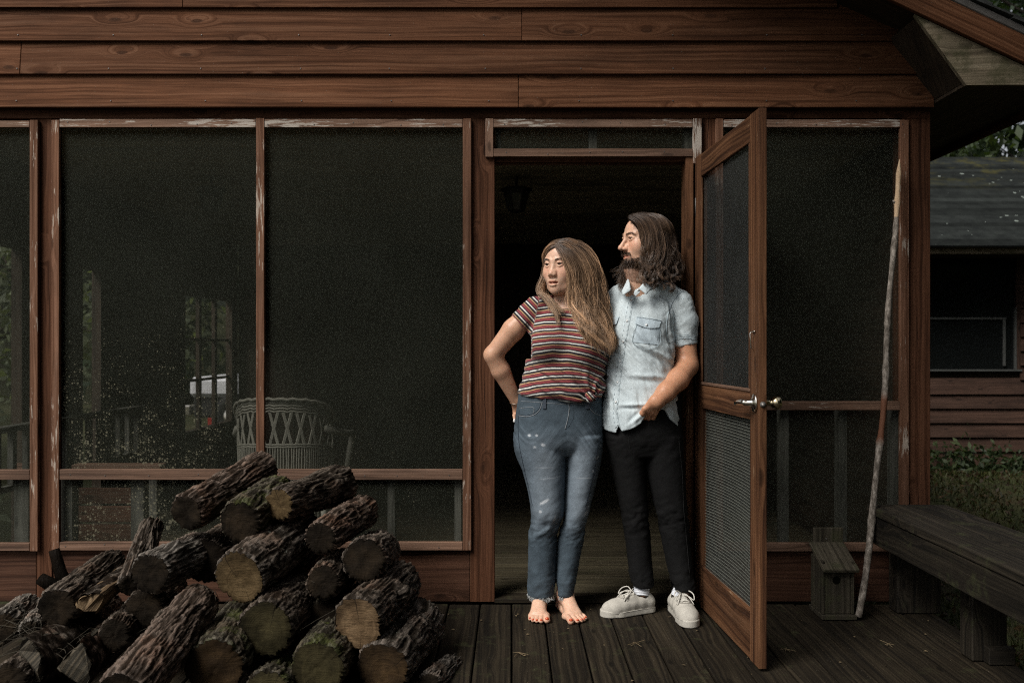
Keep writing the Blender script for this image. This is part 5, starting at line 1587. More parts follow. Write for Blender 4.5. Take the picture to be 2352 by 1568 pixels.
knee = np.exp(-((Zb - 930) / 75) ** 2); hip = np.exp(-((Zb - 400) / 130) ** 2); hemw = sstep(1000, 1250, Zb)
V = V + Nn * ((.0008 * hor * hip + 0.0042 * dia * knee + .0012 * dia * hemw + .0008 * dia)[:, None])
front = sstep(.1, -.6, Nn[:, 1])
leg_c = np.where(Xa < 545, 430, 640)
fade = np.exp(-((Xa - np.where(Xa < 545, 420, 625)) / 115) ** 2) * sstep(290, 520, Zb) * sstep(1000, 800, Zb) * front
fade = fade * .72 + .10 * hor * sstep(290, 340, Zb) * sstep(470, 400, Zb) * front
rip = np.zeros(len(V))
for a, b_, w, h, ang_, amt in ((335, 372, 9, 7, 0, .8), (376, 371, 8, 7, 0, .8), (365, 436, 9, 6, 0, .8), (412, 424, 13, 8, .2, 1), (420, 745, 30, 8, -.55, 1), (397, 802, 8, 9, 0, .9), (474, 850, 7, 30, .35, .45), (718, 500, 14, 5, -.5, .9), (695, 575, 5, 9, 0, .8), (758, 458, 4, 12, 0, .8), (744, 432, 5, 7, 0, .7), (658, 812, 20, 8, -.9, .7), (672, 780, 10, 5, -.9, .6), (450, 612, 60, 3, -.1, .35), (650, 612, 60, 3, .05, .35), (420, 552, 50, 3, 0, .3)):
    dx, dz = Xa - a, Zb - b_; ca, sa = math.cos(ang_), math.sin(ang_)
    dx, dz = dx * ca + dz * sa, -dx * sa + dz * ca
    rip = np.maximum(rip, amt * sstep(1.25, .7, np.hypot(dx / w, dz / h)) * front)
me = mesh_np('jeans', V, Q, True); vcol(me, 'fade', np.clip(fade, 0, 1)); vcol(me, 'rip', rip)
vcol(me, 'crease', np.clip(.5 + .22 * hor * hip + .4 * dia * (knee + .4 * hemw), 0, 1))
mj, nt, b = newmat('washed_denim', .85, .2)
tc, v, r = objcoord(nt, 0)
tw = noise(nt, scaled(nt, v, (700, 700, 260)), 1, 3, .6); cl = noise(nt, v, 16, 5, .65)
base = ramp(nt, attr_fac(nt, 'fade'), [(0, (.052, .072, .090)), (.5, (.120, .150, .180)), (1, (.215, .252, .288))])
base = mixc(nt, .8, base, ramp(nt, cl, [(.3, .75), (.7, 1.25)]), 'MULTIPLY')
base = mixc(nt, .6, base, ramp(nt, attr_fac(nt, 'crease'), [(.25, .72), (.75, 1.3)]), 'MULTIPLY')
base = mixc(nt, .55, base, ramp(nt, tw, [(.3, .55), (.7, 1.4)]), 'MULTIPLY')
base = mixc(nt, math_(nt, 'MULTIPLY', attr_fac(nt, 'rip'), ramp(nt, noise(nt, scaled(nt, v, (130, 130, 300)), 1, 3), [(.3, .25), (.6, 1)])), base, (.50, .53, .56))
nt.links.new(base, b.inputs['Base Color']); bump(nt, b, tw, .25, .001)
jo = obj('jeans', me, mj, woman)
js = Surf(V, Q)
M_STITCH = plain('denim_seam', (.19, .205, .22), .85, .2); M_SEAMD = plain('dark_seam', (.020, .026, .036), .9, .1); M_JB = plain('jeans_band', (.045, .056, .072), .85, .2, 0, .3, 300)
P2 = lambda L: [r2(a, b_, WY - .12) for a, b_ in L]
seam('pocket_seam', js, P2([(272, 272), (330, 277), (375, 262), (402, 232), (412, 196)]), .0017, M_STITCH, jo)
seam('pocket_seam', js, P2([(276, 266), (332, 270), (370, 255), (396, 228), (406, 196)]), .0009, M_SEAMD, jo)
seam('pocket_seam', js, P2([(672, 190), (688, 230), (715, 258), (750, 272)]), .0017, M_STITCH, jo)
seam('coin_pocket', js, P2([(286, 228), (366, 232), (360, 262)]), .0012, M_STITCH, jo)
seam('fly_seam', js, P2([(556, 186), (568, 215), (566, 260), (556, 310), (545, 350)]), .0018, M_STITCH, jo)
seam('fly_stitch', js, P2([(590, 190), (596, 240), (588, 300), (566, 335), (552, 350)]), .0008, M_SEAMD, jo, 30, .0005, True)
seam('waistband_seam', js, P2([(272, 188), (350, 192), (450, 200), (560, 206), (660, 204), (752, 192)]), .0011, M_STITCH, jo)
seam('side_seam', js, P2([(280, 240), (274, 330), (280, 440), (304, 560), (332, 680), (356, 790)]), .0015, M_SEAMD, jo, 40)
seam('side_seam', js, P2([(735, 430), (715, 580), (688, 700), (664, 800)]), .0012, M_SEAMD, jo, 30)
for a in (426, 672): cloth_patch('belt_loop', js, P2([(a - 10, 168), (a + 10, 168), (a + 10, 232), (a - 10, 232)]), M_JB, jo, .005, .002, 3, 6)
M_FRAY = plain('frayed_threads', (.44, .46, .46), .9, .1)
fr = MB(); g = np.random.default_rng(3); zhem = r2(0, 1312, WY).z
hv = V[np.abs(V[:, 2] - zhem) < .006]
for k in g.integers(0, len(hv), 1100):
    p = hv[k]; fr.tube([p + np.array([0, 0, .004]), p + np.array([g.normal() * .002, g.normal() * .002, -.003]), p + np.array([g.normal() * .004, g.normal() * .004, -.014 * g.uniform(.3, 1.2)])], [.0012, .0010, .0005], 3, False)
tag(fr.build('frayed_hem', M_FRAY, jo), kind='stuff')

# hair
M_HAIRW = hair_mat('honey_brown_hair', (.075, .045, .029), (.33, .205, .118), .3)
hy = WY
def gw(*L): return [U(r1(a, b, hy + y)) for a, b, y in L]
GW = [
 gw((552, 318, -.090), (592, 385, -.108), (628, 470, -.112), (640, 560, -.108), (650, 650, -.112), (672, 740, -.125), (712, 830, -.150), (752, 910, -.165), (775, 985, -.170)),
 gw((556, 312, -.084), (612, 375, -.106), (655, 465, -.108), (672, 560, -.104), (680, 650, -.106), (708, 740, -.120), (752, 830, -.145), (800, 920, -.160), (828, 1000, -.165)),
 gw((562, 304, -.074), (632, 362, -.098), (690, 455, -.102), (712, 555, -.098), (716, 650, -.100), (742, 745, -.112), (790, 840, -.130), (842, 930, -.145), (872, 1015, -.150)),
 gw((574, 294, -.060), (662, 345, -.082), (728, 445, -.090), (758, 555, -.086), (766, 655, -.088), (786, 750, -.095), (826, 845, -.105), (872, 930, -.115), (890, 1005, -.120)),
 gw((592, 284, -.040), (690, 328, -.058), (765, 432, -.066), (796, 550, -.064), (806, 655, -.062), (826, 755, -.066), (862, 850, -.072), (892, 930, -.080), (902, 1000, -.085)),
 gw((612, 279, -.015), (712, 316, -.026), (788, 424, -.034), (818, 545, -.036), (830, 650, -.036), (848, 755, -.038), (878, 850, -.042), (902, 925, -.048), (906, 990, -.055)),
 gw((625, 278, .020), (722, 316, .014), (794, 430, .008), (822, 550, .004), (834, 655, .0), (850, 760, -.006), (880, 850, -.014), (898, 920, -.02), (898, 980, -.03)),
 gw((620, 282, .060), (700, 330, .068), (770, 440, .062), (800, 560, .055), (812, 660, .046), (828, 760, .036), (858, 850, .024), (880, 915, .01), (880, 960, .0)),
]
sw, lw = locks(GW, 230, 27, 30, (.0042, .0076, .0050), .0260, 2.2, seed=1, cut=.32, fly=.06, depth=.005)
# a few looser strands in front, on the tee
GF = [gw((549, 318, -.092), (588, 400, -.114), (622, 500, -.118), (632, 600, -.116), (640, 690, -.124), (662, 780, -.146), (690, 860, -.166), (706, 900, -.172)),
      gw((552, 314, -.088), (600, 398, -.112), (640, 500, -.114), (652, 600, -.110), (664, 690, -.116), (700, 790, -.140), (742, 890, -.165), (762, 970, -.172), (758, 1025, -.174))]
sf, lf = locks(GF, 10, 24, 30, (.0015, .0035, .003), .012, 2.2, seed=2, cut=.4, fly=.1)
# the lock on her far side, behind the face and over the collar
GB = [gw((545, 316, -.082), (512, 332, -.078), (484, 372, -.050), (474, 440, -.020), (462, 520, -.022), (436, 575, -.040), (432, 610, -.052), (468, 640, -.070), (505, 680, -.090), (530, 735, -.115), (548, 790, -.135), (562, 835, -.145)),
      gw((556, 306, -.060), (515, 322, -.050), (486, 368, -.020), (478, 440, .0), (475, 530, -.002), (452, 585, -.018), (450, 618, -.030), (488, 650, -.052), (522, 690, -.080), (538, 740, -.108), (546, 790, -.130), (556, 820, -.14)),
      gw((575, 292, -.030), (528, 310, -.012), (498, 360, .015), (492, 440, .02), (492, 540, .018), (478, 600, .004), (486, 640, -.016), (520, 670, -.045), (560, 700, -.075), (590, 720, -.095), (612, 712, -.10), (625, 690, -.10))]
sb_, lb_ = locks(GB, 26, 34, 30, (.002, .005, .003), .006, 2.2, seed=3, cut=.35, fly=.06, depth=.003)
# crown: from the parting down over the skull
scw = np.concatenate([scalp(2600, 30, WC, Rw, 1.02, -49, 75, (70, 125), 26, 4, px0=.006), scalp(900, 30, WC, Rw, 1.02, -49, -20, (60, 120), 8, 14, px0=.006, sides=(-1,))])
sw, sf, sb_ = [outside(q, WC, Rw, 1.02) for q in (sw, sf, sb_)]
hair_w = hair_obj('hair', np.concatenate([sw, sf, sb_]), .0007, M_HAIRW, woman, np.concatenate([lw, .4 + .6 * lf, lb_]))
hair_obj('crown_hair', scw, .0008, hair_mat('brown_root_hair', (.070, .043, .028), (.19, .112, .064), .12), hair_w)
# hair mass under the strands
f = Field.box((.05, -.36, 1.0), (.5, .06, 1.63), .005)
for gl in GW[1:]:
    P = catmull(gl, 12)[:10]; f.chain([p + np.array([.0, .020, -.004]) for p in P], list(np.linspace(.018, .022, 7)) + [.016, .010, .006][:3], .012)
for gl in GB[1:2]:
    P = catmull(gl, 12)[1:8]; f.chain([p + np.array([.006, .014, 0]) for p in P], [.014, .016, .016, .014, .012, .010, .008], .010)
f.ell(WC + Rw @ np.array([0, .012, .027]), (.0775, .1055, .0805), .01, Rw)
f.ell(WC + Rw @ np.array([0, -.098, -.020]), (.060, .062, .088), .010, Rw, 'sub')
V, Q = f.mesh()
mh, nt, b = newmat('hair_underlayer', .55, .3)
tc, v, r = objcoord(nt, 0); nt.links.new(ramp(nt, noise(nt, scaled(nt, v, (160, 160, 14)), 1, 3), [(.3, (.035, .022, .014)), (.7, (.11, .070, .042))]), b.inputs['Base Color'])
obj('hair_underlayer', mesh_np('hair_underlayer', relax(V, Q, 2), Q, True), mh, hair_w)
# ------------------------------------------------------------------ neighbouring cabin
M_SID2 = wood('dark_siding', (.026, .0135, .009), (.043, .0225, .015), (.062, .034, .024), rough=.75, knots=.4)
def roof_mat():
    m, nt, b = newmat('lichened_shingles', .9, .25)
    tc, v, r = objcoord(nt, 30)
    g = N(nt, 'ShaderNodeNewGeometry').outputs['Position']
    c = ramp(nt, noise(nt, g, 6, 5, .7), [(.3, (.008, .009, .009)), (.7, (.018, .0205, .0195))])
    c = mixc(nt, 1., c, ramp(nt, r, [(0, .55), (1, 1.5)]), 'MULTIPLY')
    mo = ramp(nt, noise(nt, scaled(nt, g, (1.3, 1.3, 2.5)), 1.5, 5, .7), [(.52, 0), (.62, 1)])
    zz = N(nt, 'ShaderNodeSeparateXYZ', {0: g}).outputs[2]
    mo = math_(nt, 'MULTIPLY', mo, ramp(nt, math_(nt, 'MULTIPLY', zz, .25), [(.74, 0), (.86, 1)]))
    c = mixc(nt, math_(nt, 'MULTIPLY', mo, .8), c, (.045, .042, .015))
    vo = N(nt, 'ShaderNodeTexVoronoi', {'Vector': scaled(nt, g, (9, 9, 16)), 'Scale': 1.})
    rr = N(nt, 'ShaderNodeSeparateColor', {0: vo.outputs['Color']}).outputs[0]
    cl = ramp(nt, noise(nt, g, 1.4, 3), [(.46, 0), (.66, .34)])
    mk = math_(nt, 'LESS_THAN', vo.outputs['Distance'], math_(nt, 'MULTIPLY', cl, math_(nt, 'POWER', rr, 1.5)))
    c = mixc(nt, math_(nt, 'MULTIPLY', mk, .85), c, (.20, .23, .21))
    nt.links.new(c, b.inputs['Base Color']); b.inputs['Specular IOR Level'].default_value = .02
    return m
M_ROOF2 = roof_mat()
nb = thing('neighbouring_cabin', 'dark brown cabin with a lichen-spotted shingle roof beyond the bench', 'cabin', (5.6, 5.4, -.1))
NX0, NX1, NY = 3.3, 9.0, 5.4
z = -.10; e = .1493
while z < 2.2:
    segs = [(NX0, NX1)]
    if .88 < z + e * .6 and z < 2.0: segs = [(NX0, 3.9), (5.30, NX1)]
    for a, b in segs:
        beam('siding_board', (a, NY - .02, z + .083), (b, NY - .02, z + .083), .168, .02, (0, -1, .17), M_SID2, nb, 0)
    z += e
box('wall', (NX0 + .05, NY + .02, -.2), (NX1 - .05, NY + 4.5, 2.3), M_INNER, nb, 0)
box('plinth', (NX0, NY - .01, -.35), (NX1, NY + .05, -.09), M_INNER, nb, 0)
M_GLASSD = plain('dark_window_glass', (.006, .007, .007), .12, .5, 0, .05)
M_WFR = plain('window_frame_paint', (.055, .058, .055), .6, .3, 0, .2)
pane = box('window', (3.9, NY + .0, .9), (5.30, NY + .012, 2.06), M_GLASSD, nb, 0)
box('meeting_rail', (3.9, NY - .02, 1.425), (5.16, NY - .001, 1.447), M_WFR, pane)
box('sash_stile', (5.13, NY - .02, .94), (5.155, NY - .001, 1.424), M_WFR, pane, along=2)
box('jamb', (5.26, NY - .035, .905), (5.30, NY - .001, 2.06), M_SID2, pane, along=2)
box('jamb_edge', (5.245, NY - .04, .905), (5.258, NY - .001, 1.55), M_WFR, pane, along=2)
box('sill', (3.88, NY - .05, .885), (5.31, NY - .001, .904), M_WFR, pane)
EA, RA = Vector((0, 4.88, 2.17)), Vector((0, 8.15, 3.70))
sdir = (RA - EA).normalized(); snrm = Vector((0, -sdir.z, sdir.y))
for i in range(27):
    a = EA + sdir * (.135 * i - .02); b = a + sdir * .17
    beam('shingle_course', (NX0 - .5, a.y, a.z), (NX1 + .5, a.y, a.z), .17, .020, snrm + sdir * -.07, M_ROOF2, nb, 0)
beam('roof_deck', (NX0 - .5, (EA.y + RA.y) / 2, (EA.z + RA.z) / 2 - .04), (NX1 + .5, (EA.y + RA.y) / 2, (EA.z + RA.z) / 2 - .04), (RA - EA).length, .05, snrm, M_INNER, nb, 0)
beam('roof_deck', (NX0 - .5, RA.y + 1.6, RA.z - .8), (NX1 + .5, RA.y + 1.6, RA.z - .8), 3.6, .05, (0, sdir.z, sdir.y), M_SHINGLE, nb, 0)
box('eave_fascia', (NX0 - .5, EA.y - .03, 2.055), (NX1 + .5, EA.y - .005, 2.155), M_PLY, nb)
box('soffit', (NX0 - .5, EA.y, 2.065), (NX1 + .5, NY + .02, 2.08), M_INNER, nb, 0)
box('gable', (NX0 + .05, NY + .5, 2.3), (NX0 + .1, RA.y + 2, 2.9), M_SID2, nb, 0)
box('chimney', (4.55, 8.4, 3.0), (4.95, 8.8, 3.96), plain('chimney_stucco', (.30, .24, .21), .8), nb, .01)

# ------------------------------------------------------------------ added backdrop hill, forest, trees
hx = np.linspace(-60, 60, 60); hy = np.linspace(15, 75, 30)
HX, HY = np.meshgrid(hx, hy, indexing='ij')
HZ = -1.2 + 14 * sstep(15, 62, HY) + 2.0 * fbm(np.stack([HX * .08, HY * .08, HX * 0], -1).reshape(-1, 3), 3, 8).reshape(HX.shape)  # hill added behind the trees to block sky glow at the horizon
V = np.stack([HX, HY, HZ], -1).reshape(-1, 3)
i, j = np.meshgrid(np.arange(59), np.arange(29), indexing='ij'); q = (i * 30 + j).ravel()
tag(obj('backdrop', mesh_np('backdrop', V, np.stack([q, q + 30, q + 31, q + 1], 1), True), M_GROUND), kind='structure')

def leaf_mat(name, c0, c1, c2):
    m, nt, b = newmat(name, .6, .3)
    c = ramp(nt, attr_fac(nt, 'c'), [(0, c0), (.5, c1), (1, c2)])
    nt.links.new(c, b.inputs['Base Color'])
    tr = N(nt, 'ShaderNodeBsdfTranslucent', {'Color': mixc(nt, 1., c, (1.3, 1.4, .6), 'MULTIPLY')})
    mx = N(nt, 'ShaderNodeMixShader', {0: .35, 1: b.outputs[0], 2: tr.outputs[0]})
    nt.links.new(mx.outputs[0], nt.nodes['Material Output'].inputs[0])
    return m
M_LEAF = leaf_mat('leaves', (.010, .017, .008), (.026, .042, .016), (.060, .078, .026))
M_LEAFD = leaf_mat('dark_leaves', (.008, .014, .008), (.018, .032, .016), (.038, .058, .024))
M_LEAFLIT = leaf_mat('sky_lit_leaves', (.045, .056, .034), (.090, .108, .062), (.15, .17, .10))  # paler leaf copy; sky light on the left trees put into its colour
M_TRUNK = plain('tree_bark', (.035, .029, .022), .85, .2, 0, .4, 12, .8)
def leaves_mesh(name, C, size, seed):
    """C (n,3) leaf centres -> folded four-point leaves turned every way."""
    g = np.random.default_rng(seed); n = len(C)
    a = g.normal(size=(n, 3)); a /= np.linalg.norm(a, axis=1)[:, None]
    b = np.cross(a, g.normal(size=(n, 3))); b /= np.linalg.norm(b, axis=1)[:, None]
    c = np.cross(a, b); s = size * g.uniform(.6, 1.4, (n, 1))
    V = np.stack([C - a * s, C + b * s * .45 + c * s * .15, C + a * s, C - b * s * .45 + c * s * .15], 1).reshape(-1, 3)
    F = np.arange(4 * n).reshape(n, 4)
    me = mesh_np(name, V, F)
    clump = .5 + .5 * fbm(C * .9, 3, seed)
    col = np.clip(.55 * clump + .45 * g.uniform(0, 1, n), 0, 1)
    vcol(me, 'c', np.repeat(col, 4))
    return me
def tree(label, x, y, h, r, n=4200, mat=None, size=.11, seed=1, low=.25):
    g = np.random.default_rng(seed); zg = -.4 + (14 * float(sstep(15, 62, y)) if y > 15 else .2)
    t = thing('broadleaf_tree', label, 'tree', (x, y, zg), 'trees beyond the cabins')
    tr = MB(); top = Vector((x + g.normal() * .3, y, zg + h * .85))
    tr.tube([Vector((x, y, zg - .3)), Vector((x + .1, y, zg + h * .3)), Vector((x - .05, y, zg + h * .6)), top], [.17 * h / 9, .13 * h / 9, .08 * h / 9, .02], 10)
    cl = []
    for k in range(26):
        az = g.uniform(0, 6.28); zz = zg + h * g.uniform(low, 1.0); rad = r * g.uniform(.25, 1.0) * (1 - .55 * max(0, (zz - zg) / h - .55) / .45)
        cl.append((x + rad * math.cos(az), y + rad * math.sin(az), zz))
        tr.tube([Vector((x, y, max(zg + .2 * h, zz - .25 * r - .4))), Vector(cl[-1])], [.035 * h / 9, .012], 5)
    tr.build('trunk', M_TRUNK, t, True)
    C = np.concatenate([np.array(c) + g.normal(size=(n // 26, 3)) * r * np.array([.30, .30, .20]) for c in cl])
    C = C[~((C[:, 0] > -3.5) & (C[:, 0] < 2.6) & (C[:, 1] > -.6) & (C[:, 1] < 6.5) & (C[:, 2] < 5))]
    obj('crown', leaves_mesh('crown', C, size, seed), mat or M_LEAF, t)
for k, (lab, x, y, h, r) in enumerate([
    ('tall dark tree above the right cabin roof, in the top right corner', 9.5, 15.5, 13, 3.6),
    ('bushy green tree just behind the ridge of the dark cabin at right', 7.0, 12.5, 5.6, 2.2),
    ('leafy tree between the eave and the dark cabin, left of the bushy one', 5.4, 14.5, 8.5, 2.8),
    ('tree seen through the far left screen, nearest the porch', -6.2, .8, 6.5, 2.4),
    ('tree seen through the far left screen, farther off', -9.0, 4.0, 8.5, 3.0),
    ('tree seen through the inner porch window, behind the truck', -9.5, 13.5, 8.0, 3.0),
    ('tall dark tree filling the sky above the roof edge, farthest right', 12.5, 17.5, 15, 4.2),
    ('unseen tall tree added behind the camera to shade the right side of the porch', -1.4, -6.6, 13.5, 2.8)]):  # this last tree is added out of view to block sun at the right
    tree(lab, x, y, h, r, 16000 if k in (3, 4, 7) else 7500, M_LEAFD if k in (0, 2, 6, 7) else (M_LEAFLIT if k > 2 else M_LEAF), {3: .05, 4: .07}.get(k, .11), 40 + k, .6 if k == 7 else .12)
# the wood behind: one mass
g = np.random.default_rng(5); n = 62000
X = g.uniform(-45, 45, n); Y = 17 + 16 * g.uniform(0, 1, n) ** 1.5; hgt = 15 + 3.5 * vnoise(np.stack([X * .35, Y * .35, X * 0], 1), 4)
Z = -1 + 14 * sstep(15, 62, Y) + hgt * g.uniform(0, 1, n) ** .8
keep = vnoise(np.stack([X * .55, Y * .55, Z * .55], 1), 9) > -.35
C = np.stack([X, Y, Z], 1)[keep]
tag(obj('forest', leaves_mesh('forest', C, .30, 77), M_LEAFD), 'dark wood on the hillside behind the cabins', 'wood', kind='stuff')

# unseen leaf ring added to block sky light from the right, open front-left
g = np.random.default_rng(15); n = 30000
A = g.uniform(math.radians(-100), math.radians(28), n); Rr = g.uniform(10.5, 17, n)
C = np.stack([1.0 + Rr * np.cos(A), -2.5 + Rr * np.sin(A), -.3 + 12.5 * g.uniform(0, 1, n) ** .9], 1)
C = C[vnoise(C * .5, 19) > -.4]
tag(obj('sky_blocking_wood', leaves_mesh('sky_blocking_wood', C, .42, 78), M_LEAFD), 'unseen leaf ring added to block sky light, behind and right of the camera', 'wood', kind='stuff')

# ------------------------------------------------------------------ grass, fallen leaves, weeds
g = np.random.default_rng(6)
def patch(n, x0, x1, y0, y1):
    X = g.uniform(x0, x1, n); Y = g.uniform(y0, y1, n); return np.stack([X, Y, ground_z(X, Y) - .02], 1)
P = np.concatenate([patch(26000, 1.9, 7.5, .1, 5.35), patch(9000, 1.86, 3.6, -3, .1)])
dens = vnoise(P * np.array([1.6, 1.6, 0]), 12); P = P[dens > -.25 - .5 * g.uniform(0, 1, len(P))]
n = len(P); az = g.uniform(0, 6.28, n); hh = g.uniform(.015, .06, n); w = g.uniform(.003, .008, n)
D = np.stack([np.cos(az), np.sin(az), az * 0], 1); E = np.stack([-np.sin(az), np.cos(az), az * 0], 1)
lean = g.normal(0, .6, (n, 1)) * hh[:, None]
V = np.stack([P - D * w[:, None], P + D * w[:, None], P + D * w[:, None] * .5 + E * lean * .5 + np.stack([0 * hh, 0 * hh, hh * .7], 1), P + E * lean + np.stack([0 * hh, 0 * hh, hh], 1)], 1).reshape(-1, 3)
me = mesh_np('grass', V, np.arange(4 * n).reshape(n, 4)); vcol(me, 'c', np.repeat(np.clip(.4 + .4 * vnoise(P * np.array([2.2, 2.2, 0]), 3) + g.normal(0, .2, n), 0, 1), 4))
tag(obj('grass', me, leaf_mat('grass_blades', (.018, .022, .008), (.036, .048, .014), (.080, .085, .026))), kind='stuff')
P = np.concatenate([patch(5200, 1.9, 7.5, .1, 5.2), patch(2600, 1.86, 3.6, -3, .1)]); P[:, 2] += .028
me = leaves_mesh('fallen_leaves', P, .024, 3)
tag(obj('fallen_leaves', me, leaf_mat('dead_leaves', (.022, .015, .008), (.055, .036, .018), (.13, .085, .038))), kind='stuff')
# weeds against the far wall
for k, (x, y, r, h, lab) in enumerate([(4.55, 5.05, .28, .30, 'ferny green weeds at the foot of the far cabin wall, left clump'), (5.35, 5.1, .22, .2, 'low weeds at the foot of the far cabin wall, right clump')]):
    zb0 = float(ground_z(np.array([x]), np.array([y]))[0])
    C = np.array([x, y, zb0 + .05]) + g.normal(size=(700, 3)) * np.array([r, r * .5, h * .4]); C[:, 2] = np.maximum(C[:, 2], zb0 + .01)
    t = thing('weed_clump', lab, 'weeds', (x, y, zb0), 'weeds by the far cabin')
    obj('leaves', leaves_mesh('leaves', C, .035, 60 + k), M_LEAF, t)
    sm = MB()
    for q in range(14):
        a = Vector((x + g.normal() * r * .4, y + g.normal() * r * .2, zb0 - .05)); sm.tube([a, a + Vector((g.normal() * .05, 0, h * g.uniform(.6, 1.1)))], [.004, .002], 4)
    tag(sm.build('stems', M_LEAFD, t), kind='stuff')
# debris on the deck
dbr = MB(); g = np.random.default_rng(16)
for k in range(90):
    x, y = g.uniform(-.6, 1.75), g.uniform(-1.15, -.05); s = g.uniform(.003, .009); a = g.uniform(0, 6.28)
    c = np.array([x, y, .003]); d = np.array([math.cos(a), math.sin(a), 0]) * s; e = np.array([-math.sin(a), math.cos(a), 0]) * s * .5
    dbr.add([c - d, c + e + (0, 0, .003), c + d, c - e + (0, 0, .001)], [[0, 1, 2, 3]])
for (u, v) in ((1805, 1492), (1190, 1500), (1460, 1478), (2040, 1480)):
    p = pxf(u, v, .004)
    for q in range(3):
        a = g.uniform(0, 6.28); d = Vector((math.cos(a), math.sin(a), .1)) * g.uniform(.02, .05)
        dbr.tube([p - d * .5, p + Vector((0, 0, .004)), p + d], .0012, 4)
tag(dbr.build('leaf_litter', plain('litter', (.14, .105, .06), .8, .2, 0, .4)), kind='stuff')

# ------------------------------------------------------------------ truck seen through the far porch window
tk = thing('pickup_truck', 'white pickup truck parked outside, seen through the inner porch window', 'truck', (-4.4, 9.5, GZ))
M_TW = plain('white_car_paint', (.75, .76, .78), .3, .5, 0, .03); M_TR = plain('red_lens', (.35, .02, .015), .3, .5); M_TY = plain('tyre_rubber', (.02, .02, .02), .8)
def rbox(name, lo, hi, mat, parent, bev): return box(name, lo, hi, mat, parent, bev)
tx, ty = -2.15, 9.2
rbox('body', (tx - 2.6, ty, .40), (tx + 1.3, ty + 1.8, .70), M_TW, tk, .06)
rbox('chassis', (tx - 2.55, ty + .05, .10), (tx + 1.25, ty + 1.75, .399), M_TY, tk, .03)
cabp = prism('truck_cab', [(tx - .9, .695), (tx + .25, .695), (tx - .05, 1.42), (tx - .75, 1.42)], ty + .08, ty + 1.7, M_TW, tk)
prism('side_window', [(tx - .78, .84), (tx + .10, .84), (tx - .12, 1.34), (tx - .70, 1.34)], ty + .065, ty + .079, M_GLASSD, tk)
rbox('bumper', (tx - 2.72, ty + .1, .12), (tx - 2.61, ty + 1.7, .28), M_STEEL2, tk, .02)
rbox('tail_lamp', (px(476, 0, ty).x, ty + .02, -.02), (px(500, 0, ty).x, ty + .049, .10), M_TR, tk, .004)
for wx in (-1.9, .6):
    for wy in (ty - .02, ty + 1.6):
        w = MB().lathe([(.0, 0), (.2, 0), (.24, -.03), (.33, -.03), (.35, .02), (.35, .18), (.33, .22), (0, .22)], (tx + wx, wy, GZ + .35), (0, 1, 0), 26).build('wheel', M_TY, tk, True)
        MB().lathe([(0, -.012), (.18, -.012), (.19, -.001), (0, -.001)], (tx + wx, wy, GZ + .35), (0, 1, 0), 20).build('hub_cap', M_STEEL2, w, True)
# ------------------------------------------------------------------ MAN
MY = -.10
man = thing('person', 'bearded man with long curly hair, pale denim shirt, black trousers and white sneakers', 'person', (.56, -.16, 0))
MC = np.array([.576, MY - .004, 1.597]); thm = math.radians(70)
Rm = np.array(Matrix.Rotation(-thm, 3, 'Z') @ Matrix.Rotation(math.radians(1), 3, 'X'))
xs = nonuni(r1(760, 0, MY).x, r1(1475, 0, MY).x, [(MC[0] - .125, MC[0] + .09, .0019)], .0042)
ys = nonuni(-.36, .14, [(MC[1] - .12, MC[1] + .07, .0019)], .0042)
zs = nonuni(.03, 1.73, [(.02, .12, .008), (.12, .70, .014), (.70, 1.24, .0042), (1.24, 1.50, .005), (1.47, 1.72, .0019)], .008)
f = Field(xs, ys, zs)
def msec(fn, b, aL, aR, ry, cy, inset=.0):
    L, R = fn(aL, b, MY), fn(aR, b, MY)
    return (L.z, (L.x + R.x) / 2, cy, (R.x - L.x) / 2 - inset, ry - inset)
f.loft([msec(r1, 1400, 865, 1290, .10, MY), msec(r1, 1200, 880, 1265, .10, MY), msec(r1, 950, 905, 1260, .11, MY), msec(r1, 780, 900, 1250, .10, MY), msec(r1, 680, 920, 1240, .08, MY + .005), msec(r1, 620, 990, 1150, .055, MY + .01)], .02)
f.seg(r1(1062, 640, MY + .005), r1(1075, 500, MY), .058, .055, .02); f.seg(r1(1045, 640, MY - .012), r1(1030, 480, MY - .020), .052, .044, .02)
for pts, rr in (([r2(870, 330, MY), r2(900, 600, MY), r2(950, 850, MY), r2(975, 1100, MY - .01), r2(990, 1290, MY - .03)], [.07, .055, .042, .030, .027]),
                ([r2(1090, 330, MY), r2(1110, 600, MY - .01), r2(1160, 850, MY - .01), r2(1200, 1100, MY - .03), r2(1222, 1320, MY - .07)], [.07, .055, .042, .030, .027])):
    f.chain(pts, rr, .02)
f.chain([r2(870, 330, MY), r2(980, 250, MY), r2(1090, 330, MY)], [.07, .085, .07], .03)
# his left arm, hand in the front pocket
sh, el, wr = r1(1345, 700, MY + .01), r1(1378, 1078, MY - .01), r1(1185, 1308, MY - .178)
f.chain([sh, r1(1362, 900, MY + .01), el], [.050, .050, .047], .012)
f.chain([el, r1(1318, 1165, MY - .085), r1(1243, 1248, MY - .145), wr], [.048, .047, .039, .0315], .015)
pm = r1(1142, 1366, MY - .166)
sdv = U(r1(1190, 1392, MY - .155)) - U(r1(1095, 1360, MY - .185)); sdv /= np.linalg.norm(sdv)
hand(f, wr, pm, sdv, [(U(pm) + sdv * q * 1.1 + np.array([-.008, .034, -.030]), U(pm) + sdv * q + np.array([-.010, .075, -.056])) for q in (-.027, -.009, .009, .027)], .0105, .007, (U(pm) + np.array([-.030, .004, -.010]), U(pm) + np.array([-.034, .035, -.032])), .034)
